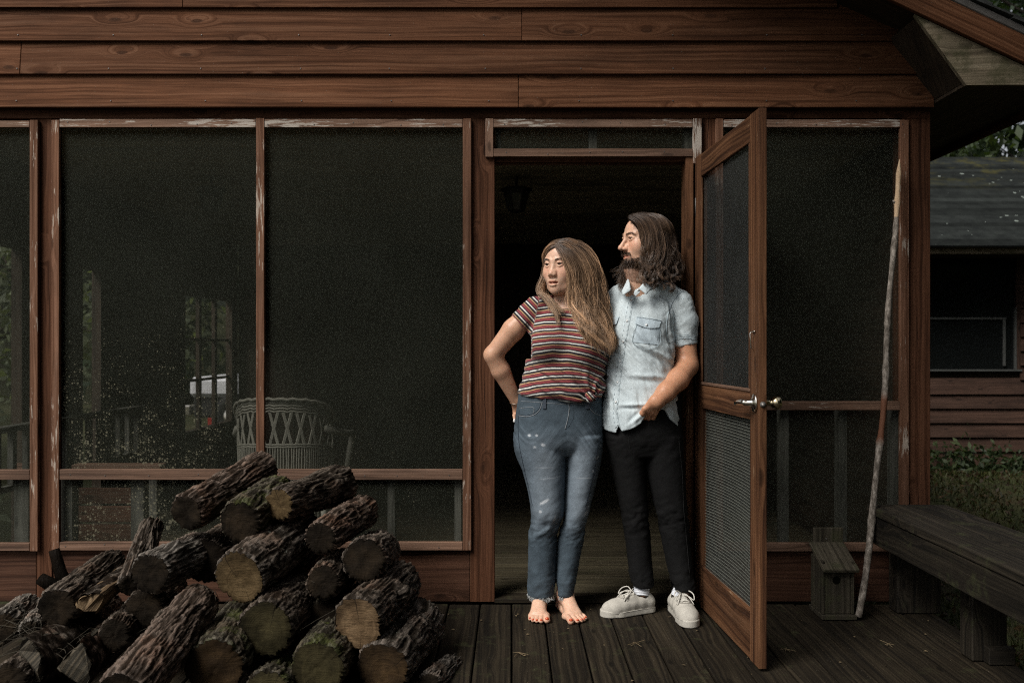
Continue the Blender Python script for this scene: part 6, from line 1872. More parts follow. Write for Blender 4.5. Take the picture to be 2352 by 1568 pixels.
# his right arm behind her
f.chain([r1(905, 700, MY + .02), r1(845, 900, MY + .06), r1(800, 1080, .07)], [.048, .044, .038], .012)
f.chain([r1(800, 1080, .07), r1(790, 1150, .06)], [.038, .036], .012)
build_head(f, MC, Rm, 1.03, False, .0006)
V, Q = f.mesh(); V = relax(V, Q, 2, .4)
t0 = np.ones((len(V), 3)); tan = sstep(1.36, 1.28, V[:, 2]); t0 = t0 * (1 - tan[:, None]) + t0 * np.array([.82, .68, .58]) * tan[:, None]
t0 = head_tint(V, MC, Rm, 1.03, False, t0)
me = mesh_np('body', V, Q, True); vcol(me, 'tint', t0)
mbody = obj('body', me, skin_mat('tanned_skin', (.66, .42, .30)), man)
headV, headQ = V, Q
eyes(MC, Rm, 1.03, mbody, (-.12, -1, -.06))

# beard: short strands growing from the jaw
L = ((V - MC) @ Rm) / 1.03; Nn = vnormals(V, Q)
x, y, z = np.abs(L[:, 0]), L[:, 1], L[:, 2]
jaw = (np.linalg.norm(L, axis=1) < .16) & (y < .02) & (z < -.082 + .036 * sstep(-.070, -.015, y)) & (z > -.122) & (y < -.01 + .4 * (z + .13) * 0 + .03)
mst = (np.abs(z + .0575 + .16 * x) < .0055) & (x < .030) & (y < -.075)
lipm = (np.abs(z + .0735) < .0125) & (x < .027) & (y < -.070)
cand = np.where((jaw & ~lipm) | mst)[0]
g = np.random.default_rng(9); pick = cand[g.integers(0, len(cand), 7000)]
m_ = 8; t = np.linspace(0, 1, m_); S = np.empty((len(pick), m_, 3))
for k, i in enumerate(pick):
    n = Nn[i]; ln = (.004 + .006 * g.uniform()) * (1 if z[i] < -.090 else .6)
    if mst[i]: ln = .007
    d = n * .55 + np.array([-.10, -.05, -.85]) + g.normal(size=3) * .24; d /= np.linalg.norm(d)
    cu = g.normal(size=3) * .004
    S[k] = V[i] + (n * .3 + d * .9)[None] * (t * ln)[:, None] + cu[None] * (t ** 2)[:, None]
M_BEARD = hair_mat('dark_beard', (.034, .020, .012), (.085, .048, .027), .3)
hair_obj('beard', S, .0006, M_BEARD, mbody)
# brows
bsel = np.where((np.abs(z - (.018 + .0035 * sstep(.012, .034, x) - .009 * sstep(.036, .052, x))) < .0042) & (x > .011) & (x < .050) & (y < -.06))[0]
pick = bsel[g.integers(0, len(bsel), 95)]; S = np.empty((len(pick), 5, 3)); t = np.linspace(0, 1, 5)
for k, i in enumerate(pick):
    d = Rm @ (np.array([np.sign(L[i, 0]) * 1., .35, .35]) + g.normal(size=3) * .2); S[k] = V[i] + Nn[i] * .0006 + (d * .8 + Nn[i] * .25)[None] * (t * .0075)[:, None]
hair_obj('eyebrows', S, .00038, M_BEARD, mbody)

# shirt
f = Field.box((r1(815, 0, MY).x, -.32, r1(0, 1545, MY).z), (r1(1470, 0, MY).x, .08, r1(0, 520, MY).z), .0036)
f.loft([msec(r1, 1560, 824, 1330, .150, MY - .006), msec(r1, 1450, 828, 1325, .152, MY - .008), msec(r1, 1330, 832, 1318, .150, MY - .008), msec(r1, 1200, 846, 1300, .140, MY - .006), msec(r1, 1080, 862, 1290, .134, MY - .004), msec(r1, 950, 878, 1288, .132, MY - .004), msec(r1, 820, 876, 1285, .126, MY - .002), msec(r1, 720, 884, 1290, .108, MY + .004), msec(r1, 650, 930, 1250, .080, MY + .008), msec(r1, 600, 990, 1150, .055, MY + .012)], .012, p=2.25)
ssh, scf = r1(1330, 690, MY + .006), r1(1362, 955, MY + .012)
f.chain([r1(1120, 590, MY + .012), r1(1230, 610, MY + .010), r1(1318, 668, MY + .006)], [.042, .048, .056], .02)
f.chain([ssh, r1(1356, 800, MY + .008), scf], [.060, .0605, .0565], .012, flat=((0, 1, 0), .95))
f.chain([r1(1010, 590, MY + .012), r1(950, 635, MY + .012), r1(912, 690, MY + .012), r1(882, 830, MY + .03)], [.040, .046, .050, .052], .02)
ax_ = U(scf) - U(r1(1350, 760, MY + .008)); ax_ /= np.linalg.norm(ax_)
cutx = r1(1290, 0, MY).x
cz = np.array([.16, 0, -1.0]); cz /= np.linalg.norm(cz)
cp = U(r1(1362, 948, MY))
def cutfn(X, Y, Z):
    d = (X - cp[0]) * cz[0] + (Z - cp[2]) * cz[2] + 0 * Y
    return np.where(X > r1(1283, 0, MY).x, -d, .2)
f.put(cutfn, (cutx - .01, -.3, cp[2] - .14), (cutx + .2, .1, cp[2] + .03), .003, 'sub')
f.seg(U(scf) - ax_ * .035, U(scf) + ax_ * .1, .0520, .0530, .003, 'sub')
f.ell(r1(1042, 540, MY - .035), (.053, .074, .046), .006, np.array(Matrix.Rotation(math.radians(-14), 3, 'Z')), 'sub')
f.seg(r1(1040, 590, MY - .10), r1(1024, 658, MY - .150), .020, .005, .004, 'sub')
zx = [r1(a, 0, MY).x for a in (815, 829, 845, 905, 922, 935, 1000, 1050, 1082, 1105, 1200, 1240, 1290, 1335, 1350)]
zzf = [r1(0, b, MY).z for b in (1450, 1450, 1478, 1490, 1440, 1478, 1462, 1428, 1372, 1340, 1345, 1405, 1450, 1480, 1485)]
def hemfn(X, Y, Z):
    zb = np.interp(X[:, 0, 0], zx, zzf)[:, None, None]
    back = np.float32(r1(0, 1470, MY).z)
    w = np.clip((Y - (MY - .03)) / .06, 0, 1)
    return zb * (1 - w) + back * w - Z
f.put(hemfn, (-1, -1, 0), (3, 1, 2), .002, 'max')
V, Q = f.mesh(); V = relax(V, Q, 2, .4); Nn = vnormals(V, Q)
a_ = (V[:, 0] - r1(0, 0, MY).x) / (r1(1000, 0, MY).x - r1(0, 0, MY).x) * 1000; b_ = (r1(0, 0, MY).z - V[:, 2]) / (r1(0, 0, MY).z - r1(0, 1000, MY).z) * 1000
vert = fbm(np.stack([V[:, 0] * 34 + V[:, 2] * 5, V[:, 1] * 14, V[:, 2] * 5], 1), 3, 51)
diag = fbm(np.stack([(V[:, 0] + V[:, 2] * .8) * 30, V[:, 1] * 10, (V[:, 2] - V[:, 0] * .8) * 7], 1), 3, 52)
diag2 = fbm(np.stack([(V[:, 0] * .8 - V[:, 2]) * 30, V[:, 1] * 10, (V[:, 2] + V[:, 0]) * 7], 1), 3, 54)
fine = fbm(V * 42, 3, 53)
lowm = sstep(1180, 1330, b_); mid = sstep(830, 960, b_) * sstep(1320, 1150, b_); arm = sstep(1180, 1290, a_)
disp = .0042 * vert * (lowm * sstep(1290, 1230, a_) + .35) * (1 - .75 * sstep(1270, 1320, a_) * sstep(1000, 960, b_)) + .0070 * diag * mid + .0050 * diag2 * arm * sstep(1000, 900, b_) * (1 - sstep(1270, 1310, a_) * .6) + .0008 * fine
# the deep draw-folds from pocket to side and at the hand
def crease(p, q, w, amp):
    p, q = np.array(p, float), np.array(q, float); d = q - p; L2 = d @ d
    P = np.stack([a_, b_], 1) - p; t = np.clip((P @ d) / L2, 0, 1); dist = ((P - t[:, None] * d) @ np.array([-d[1], d[0]])) / math.sqrt(L2)
    r = np.linalg.norm(P - t[:, None] * d, axis=1)
    return amp * (np.exp(-(dist / w) ** 2) - .8 * np.exp(-((dist - w * 1.4) / w) ** 2)) * np.exp(-(r / (w * 4)) ** 2) * np.sin(np.pi * np.clip(t, .05, .95))
for p, q, w, am in (((1020, 930), (1280, 1060), 18, .010), ((1000, 820), (1120, 980), 16, .007), ((1240, 820), (1290, 1040), 15, .009), ((930, 1130), (1240, 1150), 18, .006), ((900, 1320), (1120, 1310), 14, .008), ((870, 1160), (930, 1440), 14, .006), ((1100, 1330), (960, 1460), 14, .007), ((1225, 1330), (1330, 1440), 14, .005), ((1250, 650), (1258, 900), 10, -.006), ((1190, 1010), (1290, 1130), 14, .007), ((1300, 720), (1400, 900), 16, .004), ((1310, 850), (1380, 930), 14, .005), ((880, 1050), (950, 1000), 14, .005)):
    disp += crease(p, q, w, am) * sstep(.2, -.3, Nn[:, 1])
disp *= .25 + .75 * sstep(0, .03, V[:, 2] - np.interp(V[:, 0], zx, zzf))
V = V + Nn * disp[:, None]
me = mesh_np('denim_shirt', V, Q, True)
def denim(name, c0, c1, seamy=.0):
    m, nt, b = newmat(name, .85, .2)
    tc, v, r = objcoord(nt, 0)
    w = noise(nt, scaled(nt, v, (900, 900, 500)), 1, 3, .6); cl = noise(nt, v, 11, 5, .65); sl = noise(nt, scaled(nt, v, (160, 160, 22)), 1, 3)
    c = ramp(nt, cl, [(.3, c0), (.7, c1)])
    c = mixc(nt, .5, c, ramp(nt, w, [(.3, .78), (.7, 1.16)]), 'MULTIPLY'); c = mixc(nt, .22, c, ramp(nt, sl, [(.3, .82), (.7, 1.12)]), 'MULTIPLY')
    nt.links.new(c, b.inputs['Base Color']); bump(nt, b, w, .2, .001); return m
M_SHIRT = denim('pale_chambray', (.53, .61, .645), (.61, .685, .71)); M_POCK = denim('chambray_pocket', (.46, .55, .61), (.54, .625, .675)); M_SSEAM = plain('shirt_seam', (.36, .43, .47), .9, .1)
M_SNAP = plain('pearl_snap', (.72, .74, .74), .2, .6, .3, .05)
shirt = obj('denim_shirt', me, M_SHIRT, man)
ss = Surf(V, Q)
Z4 = lambda L: [z4(x, y, MY - .13) for x, y in L]
line = [(352, 225), (318, 293), (296, 390), (280, 480), (245, 680), (215, 870), (190, 1070), (170, 1260), (168, 1400), (186, 1505)]
# placket: a raised strip down the front
pl = [z4(x, y, MY - .13) for x, y in line]
cen = resample(pl, 40); Vp = []; Fp = []
for i, p in enumerate(cen):
    h, n = ss.hit(p); sd = Vector((1, 0, 0)); sd = (sd - n * sd.dot(n)).normalized()
    for k, (o, e) in enumerate(((-.0125, -.0015), (-.0125, .0022), (-.006, .0028), (.006, .0028), (.0125, .0022), (.0125, -.0015))):
        hh, _ = ss.hit(h + sd * o); Vp.append(hh + n * e)
for i in range(39):
    for k in range(5): a = i * 6 + k; Fp.append([a, a + 1, a + 7, a + 6])
pk = obj('placket', mesh_np('placket', np.array(Vp), Fp, False), M_SHIRT, shirt)
seam('placket_stitch', ss, [z4(x + 18, y, MY - .13) for x, y in line], .0009, M_SSEAM, pk, 60, .003, True)
seam('placket_stitch', ss, [z4(x - 18, y, MY - .13) for x, y in line], .0009, M_SSEAM, pk, 60, .003, True)
for x, y in ((318, 293), (280, 484), (245, 680), (214, 875), (190, 1070), (172, 1260)):
    h, n = ss.hit(z4(x, y, MY - .13), .0025); MB().lathe([(0, 0), (.0052, 0), (.0056, .0012), (.0040, .0028), (0, .0032)], h, n, 14).build('snap_button', M_SNAP, pk, True)
# chest pockets with pointed flaps
pocket = cloth_patch('pocket', ss, Z4([(372, 520), (590, 545), (578, 712), (338, 690)]), M_POCK, shirt, .0025, .0015, 12, 12, .002)
seam('pocket_stitch', ss, Z4([(366, 530), (336, 690), (445, 752), (580, 714), (590, 560)]), .0011, M_SSEAM, pocket, 50, .004)
def flap(quadtl, tr, r_, tip, l_):
    P = Z4([quadtl, tr, r_, tip, l_]); top = resample([P[0], P[1]], 9); bot = resample([P[4], P[3], P[2]], 9)
    V_ = []; nm = ss.hit((P[0] + P[2]) / 2)[1]
    for a, b in zip(top, bot):
        for q in np.linspace(0, 1, 6):
            h, n = ss.hit(a * (1 - q) + b * q); V_.append(h + nm * (.004 + .004 * q))
    m = len(V_); V_ += [v - nm * .003 for v in V_]
    F_ = []
    for i in range(8):
        for j in range(5): F_.append([i * 6 + j, i * 6 + j + 1, (i + 1) * 6 + j + 1, (i + 1) * 6 + j])
        F_.append([i * 6 + 5, m + i * 6 + 5, m + (i + 1) * 6 + 5, (i + 1) * 6 + 5]); F_.append([i * 6, (i + 1) * 6, m + (i + 1) * 6, m + i * 6])
    for j in range(5): F_.append([j, m + j, m + j + 1, j + 1]); F_.append([48 + j, 48 + j + 1, m + 48 + j + 1, m + 48 + j])
    return obj('pocket_flap', mesh_np('pocket_flap', np.array(V_), F_, False), M_POCK, shirt)
fl = flap((370, 452), (606, 486), (583, 556), (464, 556), (356, 516))
h, n = ss.hit(z4(464, 527, MY - .13), .008); MB().lathe([(0, 0), (.0052, 0), (.0056, .0012), (.0040, .0028), (0, .0032)], h, n, 14).build('snap_button', M_SNAP, fl, True)
seam('flap_seam', ss, Z4([(372, 452), (490, 466), (606, 486)]), .0014, M_SSEAM, fl, 24, .005)
flap((118, 452), (208, 446), (186, 516), (150, 522), (122, 546))
seam('shoulder_seam', ss, Z4([(860, 215), (800, 212), (740, 270), (690, 360), (660, 480), (656, 600), (680, 700)]), .0014, M_SSEAM, shirt, 40, .0012)
seam('yoke_seam', ss, Z4([(700, 120), (760, 165), (800, 208)]), .0011, M_SSEAM, shirt, 20, .001)
for dy in (0, 18, 34): seam('cuff_stitch', ss, Z4([(712, 700 - dy), (745, 672 - dy), (800, 655 - dy), (870, 652 - dy), (940, 664 - dy)]), .0009, M_SSEAM, shirt, 40, .0012, dash=bool(dy))
# collar: two turned-down points on a stand
def leafc(name, pts, thick, ys_):
    P = [z4(x, y, MY + yy) for (x, y), yy in zip(pts, ys_)]
    nrm = (P[1] - P[0]).cross(P[-1] - P[0]).normalized()
    if nrm.y > 0: nrm = -nrm
    c = sum(P, Vector()) / len(P); n = len(P)
    V_ = [p for p in P] + [c + nrm * .003] + [p - nrm * thick for p in P] + [c - nrm * thick]
    F_ = [[i, (i + 1) % n, n] for i in range(n)] + [[n + 1 + (i + 1) % n, n + 1 + i, 2 * n + 1] for i in range(n)] + [[(i + 1) % n, i, n + 1 + i, n + 1 + (i + 1) % n] for i in range(n)]
    return obj(name, mesh_np(name, np.array(V_), F_), M_SHIRT, shirt)
def collar(fold, outer):
    Fp_ = resample([r1(a, b, MY + y) for a, b, y in fold], 25)
    O_ = [r1(a, b, MY + y) for a, b, y in outer]; n = len(O_) - 1
    V_, F_ = [], []
    for i in range(25):
        t = i / 24 * n; k = min(int(t), n - 1); o = O_[k].lerp(O_[k + 1], t - k)
        for j in range(7):
            q = j / 6; p = Fp_[i].lerp(o, q); out = Vector((.2 * (1 if fold[0][0] > 1045 else -1), -1, .25)).normalized()
            V_.append(p + out * (.004 * math.sin(math.pi * min(1, q * 1.1)) + .002))
    m = len(V_)
    V_ += [v + Vector((0, .0028, -.0005)) for v in V_]
    for i in range(24):
        for j in range(6):
            a = i * 7 + j; F_ += [[a, a + 1, a + 8, a + 7], [m + a + 7, m + a + 8, m + a + 1, m + a]]
        F_ += [[i * 7 + 6, m + i * 7 + 6, m + i * 7 + 13, i * 7 + 13], [i * 7 + 7, m + i * 7 + 7, m + i * 7, i * 7]]
    for j in range(6): F_ += [[j + 1, j, m + j, m + j + 1], [168 + j, 168 + j + 1, m + 168 + j + 1, m + 168 + j]]
    return obj('collar', mesh_np('collar', np.array(V_), F_, True), M_SHIRT, shirt)
collar([(1070, 584, -.128), (1092, 560, -.122), (1122, 540, -.100), (1140, 528, -.06), (1138, 522, -.0)], [(1072, 590, -.134), (1118, 626, -.146), (1136, 604, -.132), (1166, 590, -.10), (1182, 580, -.03)])
collar([(1020, 590, -.138), (1013, 558, -.128), (1008, 536, -.105), (1000, 526, -.05)], [(1018, 600, -.142), (971, 632, -.140), (962, 604, -.118), (978, 566, -.05)])
st_ = leafc('collar_stand', [(392, 166), (352, 190), (340, 226), (362, 245), (402, 208)], .003, (-.112, -.122, -.129, -.131, -.126))
h = z4(383, 187, MY - .124); MB().lathe([(0, 0), (.0052, 0), (.0056, .0012), (.0040, .0028), (0, .0032)], h, (-.2, -1, .3), 14).build('snap_button', M_SNAP, st_, True)

# trousers
f = Field.box((r2(745, 0, MY).x, -.33, .10), (r2(1320, 0, MY).x, .06, r2(0, 180, MY).z), .0045)
def m2(b, aL, aR, ry, cy): return msec(r2, b, aL, aR, ry, cy)
f.loft([m2(150, 765, 1215, .128, MY), m2(300, 762, 1218, .134, MY), m2(400, 765, 1222, .136, MY), m2(500, 800, 1200, .11, MY)], .02, p=2.3)
f.loft([m2(380, 762, 1000, .12, MY - .005), m2(600, 815, 1010, .100, MY - .012), m2(800, 862, 1022, .084, MY - .018), m2(950, 888, 1035, .076, MY - .012), m2(1100, 906, 1044, .070, MY - .012), m2(1200, 918, 1052, .066, MY - .018), m2(1254, 928, 1056, .064, MY - .022)], .012, p=2.2)
f.loft([m2(380, 985, 1222, .12, MY - .008), m2(600, 1012, 1232, .104, MY - .02), m2(800, 1060, 1242, .090, MY - .03), m2(950, 1092, 1256, .080, MY - .03), m2(1100, 1122, 1270, .074, MY - .035), m2(1220, 1145, 1280, .070, MY - .05), m2(1298, 1156, 1283, .067, MY - .058)], .010, p=2.2)
for c, b0 in ((r2(992, 1262, MY - .022), 0), (r2(1222, 1306, MY - .058), 0)): f.seg(c, U(c) + np.array([0, 0, .04]), .048, .046, .004, 'sub')
V, Q = f.mesh(); V = relax(V, Q, 2, .4); Nn = vnormals(V, Q)
Zb = (r2(0, 0, MY).z - V[:, 2]) / (r2(0, 0, MY).z - r2(0, 1000, MY).z) * 1000
dia = fbm(np.stack([V[:, 0] * 18 + V[:, 2] * 14, V[:, 1] * 10, V[:, 2] * 34 - V[:, 0] * 20], 1), 3, 63)
V = V + Nn * (dia * (.0008 + .0045 * np.exp(-((Zb - 860) / 80) ** 2) + .0030 * sstep(1100, 1200, Zb) + .0015 * np.exp(-((Zb - 430) / 90) ** 2)))[:, None]
mt_ = plain('black_denim', (.0060, .0060, .0062), .85, .15, 0, .3, 30, .2)
tro = obj('black_trousers', mesh_np('black_trousers', V, Q, True), mt_, man)
ts = Surf(V, Q); M_TS = plain('black_seam', (.0105, .0105, .0105), .9)
seam('pocket_seam', ts, [r2(a, b_, MY - .12) for a, b_ in ((985, 272), (1020, 292), (1060, 300), (1100, 290))], .0016, M_TS, tro)
seam('side_seam', ts, [r2(a, b_, MY - .09) for a, b_ in ((1205, 420), (1225, 620), (1232, 800), (1250, 1000), (1268, 1200))], .0013, M_TS, tro)
seam('fly_seam', ts, [r2(a, b_, MY - .12) for a, b_ in ((905, 340), (915, 420), (925, 480))], .0013, M_TS, tro)

# socks and sneakers
M_SOCK = plain('white_sock', (.62, .64, .68), .95, .1, 0, .1, 200, .3)
M_CANV = plain('white_canvas', (.44, .42, .375), .9, .15, 0, .14, 40, .25); M_SOLE = plain('white_rubber', (.46, .44, .39), .6, .3, 0, .14, 30); M_LACE = plain('white_lace', (.55, .53, .48), .9, .1, 0, .1, 200); M_EYE = plain('eyelet', (.05, .045, .04), .5, .4)
def sneaker(toe, heel, ank, sockz, tilt=0.):
    toe, heel = U(toe), U(heel); L = np.linalg.norm((toe - heel)[:2]); k = L / .285
    X = (toe - heel); X[2] = 0; X /= np.linalg.norm(X); Yv = np.array([-X[1], X[0], 0])
    O = heel + X * L * .5; O[2] = 0
    M = Matrix(((X[0], Yv[0], 0, O[0]), (X[1], Yv[1], 0, O[1]), (0, 0, 1, 0), (0, 0, 0, 1)))
    kx = k; kz = min(1.06, max(.95, k))
    out2 = [(-.108, 0, .031), (-.06, .001, .032), (0, .003, .037), (.055, .001, .046), (.095, -.003, .041), (.104, -.005, .036)]
    # upper
    f = Field.box((-.155, -.062, -.002), (.155, .062, .15), .0024)
    ups = [((-.105, 0, .046), .032), ((-.06, 0, .050), .034), ((-.01, 0, .050), .037), ((.035, 0, .040), .040), ((.075, 0, .030), .042), ((.100, -.003, .027), .035)]
    f.chain([p for p, _ in ups], [r for _, r in ups], .02, flat=((0, 0, 1), 1.15))
    f.chain([(-.098, 0, .05), (-.094, 0, .064)], [.034, .030], .015); f.chain([(-.045, 0, .05), (-.028, 0, .066)], [.034, .028], .015)
    for p, r in ups: f.seg(p, (p[0], p[1], .02), r * .99, r * .99, .012)
    f.seg((-.075, 0, .075), (-.066, 0, .16), .0290, .036, .006, 'sub'); f.seg((-.055, 0, .088), (-.045, 0, .16), .026, .034, .006, 'sub')
    f.plane((0, 0, -1), -.016)
    V, Q = f.mesh(); V = relax(V, Q, 2, .4)
    def loc(V): V = np.asarray(V, float) * np.array([kx, 1.0 * min(1.08, k), kz]); return V
    up = obj('sneaker', mesh_np('sneaker', loc(V), Q, True), M_CANV, man, M)
    su = Surf0(V, Q)
    f = Field.box((-.16, -.065, -.008), (.16, .065, .05), .0024)
    def solef(X, Y, Z):
        d = None
        for (x0, y0, r0), (x1, y1, r1_) in zip(out2[:-1], out2[1:]):
            t = np.clip((X - x0) / (x1 - x0), 0, 1); e = np.sqrt((X - x0 - t * (x1 - x0)) ** 2 + (Y - y0 - t * (y1 - y0)) ** 2) - (r0 + (r1_ - r0) * t)
            d = e if d is None else np.minimum(d, e)
        h = .0125 + .003 * np.clip((X - .07) / .05, 0, 1)
        q = np.abs(Z - h) - h + .004; dd_ = d + .004 - .0035
        return np.sqrt(np.maximum(dd_, 0) ** 2 + np.maximum(q, 0) ** 2) + np.minimum(np.maximum(dd_, q), 0) - .004
    f.put(solef, (-.15, -.06, -.004), (.15, .06, .05), .002)
    Vs, Qs = f.mesh(); obj('sole', mesh_np('sole', loc(relax(Vs, Qs, 1)), Qs, True), M_SOLE, up, M)
    sm_ = MB(); out3 = []
    for s in (-1, 1):
        pts = [(-.135 + .26 * q, 0, 0) for q in np.linspace(0, 1, 30)]
        P = []
        for x_, _, _ in pts:
            r_ = np.interp(x_, [o[0] for o in out2], [o[2] for o in out2]); y0_ = np.interp(x_, [o[0] for o in out2], [o[1] for o in out2])
            if x_ < -.108: r_ = math.sqrt(max(1e-6, .031 ** 2 - (x_ + .108) ** 2))
            if x_ > .104: r_ = math.sqrt(max(1e-6, .036 ** 2 - (x_ - .104) ** 2))
            P.append((x_, y0_ + s * (r_ + .0035), 0.0235 + .005 * max(0, (x_ - .05) / .08)))
        sm_.tube(loc(P), .0011, 5)
    Vm = np.concatenate(sm_.V); obj('foxing_line', mesh_np('foxing_line', Vm, sm_.F, True), plain('foxing', (.25, .235, .21), .8), up, M)
    # vamp seam, eyelets, laces
    def down(x, y, off=.0): 
        h = su.ray_cast(Vector((x, y, .2)), Vector((0, 0, -1)))
        return (h[0] + h[1] * off) if h[0] else Vector((x, y, .05))
    vs = MB(); vs.tube(loc([down(.052 - .03 * (abs(y_) / .036) ** 2, y_, .0006) for y_ in np.linspace(-.036, .036, 19)]), .0011, 5)
    for s in (-1, 1): vs.tube(loc([down(.045 - q, s * (.0145 + .004 * q / .07), .0006) for q in np.linspace(0, .075, 12)]), .0009, 5)
    obj('vamp_seam', mesh_np('vamp_seam', np.concatenate(vs.V), vs.F, True), plain('canvas_seam', (.23, .215, .19), .9), up, M)
    ex = [.036, .022, .008, -.006, -.020]
    ey = MB()
    for x_ in ex:
        for s in (-1, 1):
            p = down(x_, s * .0195, .0006); ey.ball(loc([p])[0], (.0022, .0022, .0012), 5)
    tag(obj('eyelets', mesh_np('eyelets', np.concatenate(ey.V), ey.F, True), M_EYE, up, M), kind='stuff')
    la = MB()
    for i, x_ in enumerate(ex):
        la.tube(loc([down(x_, -.0195, .001), down(x_ - .002, -.010, .0035), down(x_ - .004, 0, .0045), down(x_ - .002, .010, .0035), down(x_, .0195, .001)]), .0026, 6)
        if i < 4: la.tube(loc([down(x_, .017, .002), down((x_ + ex[i + 1]) / 2, 0, .006), down(ex[i + 1], -.017, .002)]), .0024, 6)
    t = down(-.018, 0, .006)
    for s in (-1, 1):
        la.tube(loc(resample([t, t + Vector((.006, s * .022, .016)), t + Vector((.032, s * .042, .006)), t + Vector((.050, s * .038, -.014)), t + Vector((.034, s * .024, -.004)), t], 18)), .0024, 6)
        la.tube(loc(resample([t, t + Vector((.018, s * .012, .004)), t + Vector((.044, s * .026, -.012)), t + Vector((.058, s * .036, -.030))], 10)), .0022, 6)
    obj('lace', mesh_np('lace', np.concatenate(la.V), la.F, True), M_LACE, up, M)
    # sock: ribbed tube from inside the shoe to the trouser hem
    A = O + X * (-.070 * kx); A[2] = .07
    B = U(ank); B[2] = sockz
    n = 34; tt = np.linspace(0, 1, n); c = A[None] * (1 - tt[:, None]) + B[None] * tt[:, None]
    rad = .0335 + .0015 * np.sin(tt * 40) + .0025 * fbm(np.stack([tt * 5, tt * 0, tt * 0 + L], 1), 2, 3) - .001 * tt
    Vk, Fk = tube_np(c, rad, 40); ang = np.tile(np.arange(40), n)
    Vk = Vk + (Vk - np.repeat(c, 40, 0)) * (.02 * (ang % 2))[:, None] * np.repeat(tt > .45, 40)[:, None]
    obj('sock', mesh_np('sock', Vk, Fk, True), M_SOCK, man)
    return up
def Surf0(V, Q): return BVHTree.FromPolygons([tuple(v) for v in V], [tuple(int(i) for i in q) for q in Q])
sneaker(f5(1022, 520, 0), f5(1655, 440, 0), r2(990, 1262, MY - .022), r2(0, 1235, MY - .02).z)
tr_ = f5(2118, 656, 0)
sneaker(tr_, Vector((tr_.x - .030, tr_.y + .275, 0)), r2(1222, 1300, MY - .058), r2(0, 1272, MY - .05).z)

# hair: long, straight on the crown, curling on the shoulders
def gm(*L): return [U(r1(a, b, MY + y)) for a, b, y in L]
GM = [
 gm((1012, 140, -.088), (1058, 172, -.100), (1082, 220, -.098), (1096, 280, -.092), (1098, 340, -.092), (1086, 395, -.095), (1072, 430, -.094)),
 gm((1030, 124, -.080), (1090, 160, -.096), (1120, 230, -.098), (1126, 300, -.098), (1124, 370, -.100), (1110, 425, -.102), (1112, 470, -.106), (1140, 510, -.108)),
 gm((1050, 116, -.066), (1125, 150, -.085), (1160, 230, -.090), (1166, 310, -.092), (1162, 385, -.096), (1142, 445, -.102), (1140, 505, -.110), (1150, 560, -.116), (1165, 600, -.120)),
 gm((1075, 110, -.045), (1165, 145, -.062), (1205, 230, -.070), (1212, 315, -.074), (1208, 390, -.080), (1190, 455, -.088), (1185, 520, -.094), (1190, 575, -.098), (1180, 605, -.102)),
 gm((1100, 108, -.020), (1195, 148, -.034), (1242, 235, -.042), (1252, 320, -.046), (1250, 395, -.052), (1240, 460, -.060), (1232, 515, -.064), (1230, 560, -.066)),
 gm((1118, 109, .010), (1215, 155, .0), (1272, 245, -.008), (1286, 330, -.012), (1290, 405, -.018), (1290, 465, -.024), (1285, 510, -.028), (1280, 540, -.03)),
 gm((1125, 112, .040), (1222, 168, .036), (1282, 260, .028), (1300, 345, .022), (1310, 420, .014), (1318, 475, .006), (1325, 510, .0), (1338, 530, -.004)),
 gm((1122, 118, .070), (1210, 180, .075), (1262, 270, .070), (1280, 360, .062), (1285, 440, .052), (1285, 500, .045), (1282, 540, .04)),
]
sm1, lm1 = locks(GM, 120, 32, 40, (.0028, .0055, .0038), .008, 2.3, .0125, 3.2, seed=21, cut=.36, fly=.06, depth=.005)
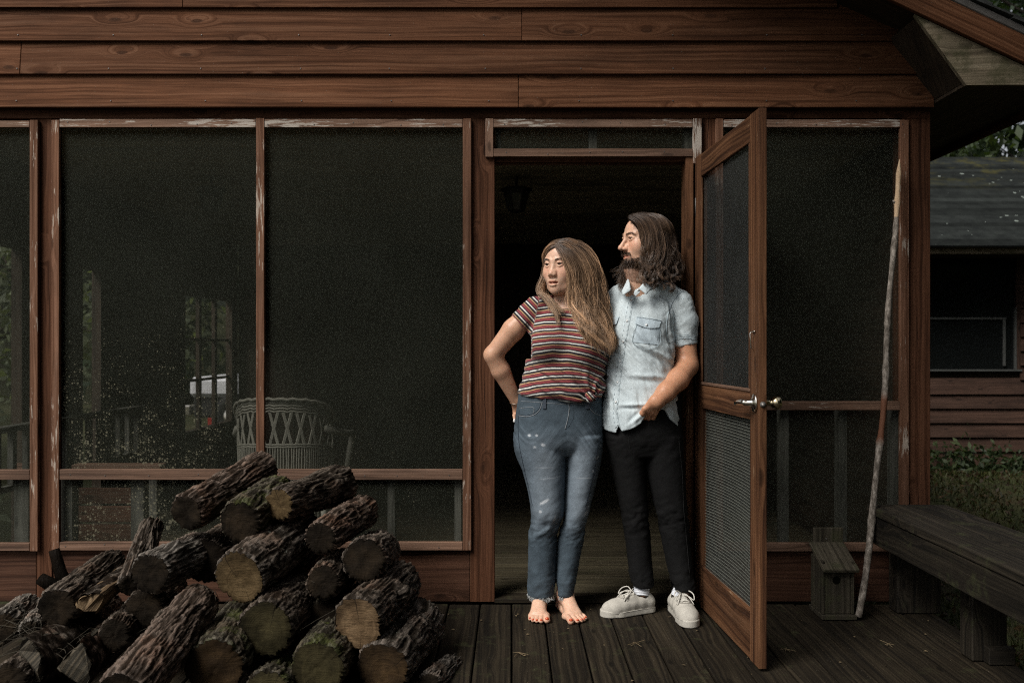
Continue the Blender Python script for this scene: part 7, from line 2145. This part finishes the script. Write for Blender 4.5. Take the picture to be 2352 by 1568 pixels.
# a wisp behind the far jaw and down onto the collar
GN = [gm((1050, 300, -.02), (1010, 400, -.03), (975, 470, -.035), (955, 530, -.06), (948, 580, -.09), (955, 610, -.11)), gm((1060, 300, .0), (1020, 400, -.01), (990, 470, -.02), (970, 540, -.05), (962, 590, -.085), (975, 620, -.11)),
      gm((1040, 330, -.03), (985, 420, -.03), (925, 460, -.03), (900, 455, -.035), (895, 470, -.035))]
sm2 = grow(GN, 260, 40, (.003, .010), (.001, .008, 2.5), seed=22, cut=.4, fly=.08)
scm = scalp(1900, 40, MC, Rm, 1.03, -50, 75, (70, 120), 30, 23, px0=.004)
sm1 = outside(sm1, MC, Rm, 1.03)
# the short ringlets that catch light on the shoulder
g = np.random.default_rng(31); ring = []
for k in range(30):
    c0 = r1(g.uniform(1085, 1335), g.uniform(395, 565), 0); c0 = U(r1(1085 + (k % 12) * 21 + g.uniform(-12, 12), g.uniform(395, 565), MY - .118 + .115 * max(0, ((k % 12) / 11 - .35)) ** 1 + .01 * g.normal())); R0 = g.uniform(.008, .014); turn = g.uniform(.6, 1.2); ph = g.uniform(0, 6.28); sg = g.choice([-1, 1]); drop = g.uniform(.02, .05)
    for q in range(16):
        t = np.linspace(0, 1, 40); a = ph + sg * turn * 6.28 * t; rr = R0 * (1 - .35 * t) * (1 + .06 * g.normal())
        ring.append(c0 + np.stack([rr * np.cos(a), .5 * rr * np.sin(a) - .01 * t, rr * np.sin(a) * .8 - drop * t], 1) + g.normal(size=3) * .0032)
ring = outside(np.array(ring), MC, Rm, 1.03)
M_HAIRM = hair_mat('dark_brown_hair', (.034, .021, .014), (.088, .054, .034), .12, .28)
hair_m = hair_obj('hair', np.concatenate([sm1, sm2, scm, ring]), .00065, M_HAIRM, man, np.concatenate([.1 + .9 * lm1, g.uniform(0, .6, len(sm2)), np.clip(.45 + .5 * vnoise(scm[:, 20] * np.array([90., 60., 40.]), 3), 0, 1), np.repeat(g.uniform(.3, 1, len(ring) // 16), 16)]))
f = Field.box((.36, -.30, 1.28), (.80, .06, 1.74), .005)
for gl in GM[1:]:
    P = catmull(gl, 10)[:9]; f.chain([p + np.array([-.004, .020, -.004]) for p in P], [.015, .017, .018, .019, .020, .020, .018, .014, .008], .012)
f.ell(MC + Rm @ np.array([0, .012, .027]), (.0775, .1055, .0805), .01, Rm)
f.ell(MC + Rm @ np.array([-.004, -.098, -.022]), (.070, .070, .094), .010, Rm, 'sub')
V, Q = f.mesh()
mh2 = plain('dark_hair_underlayer', (.020, .013, .009), .6, .2, 0, .4, 60)
obj('hair_underlayer', mesh_np('hair_underlayer', relax(V, Q, 2), Q, True), mh2, hair_m)
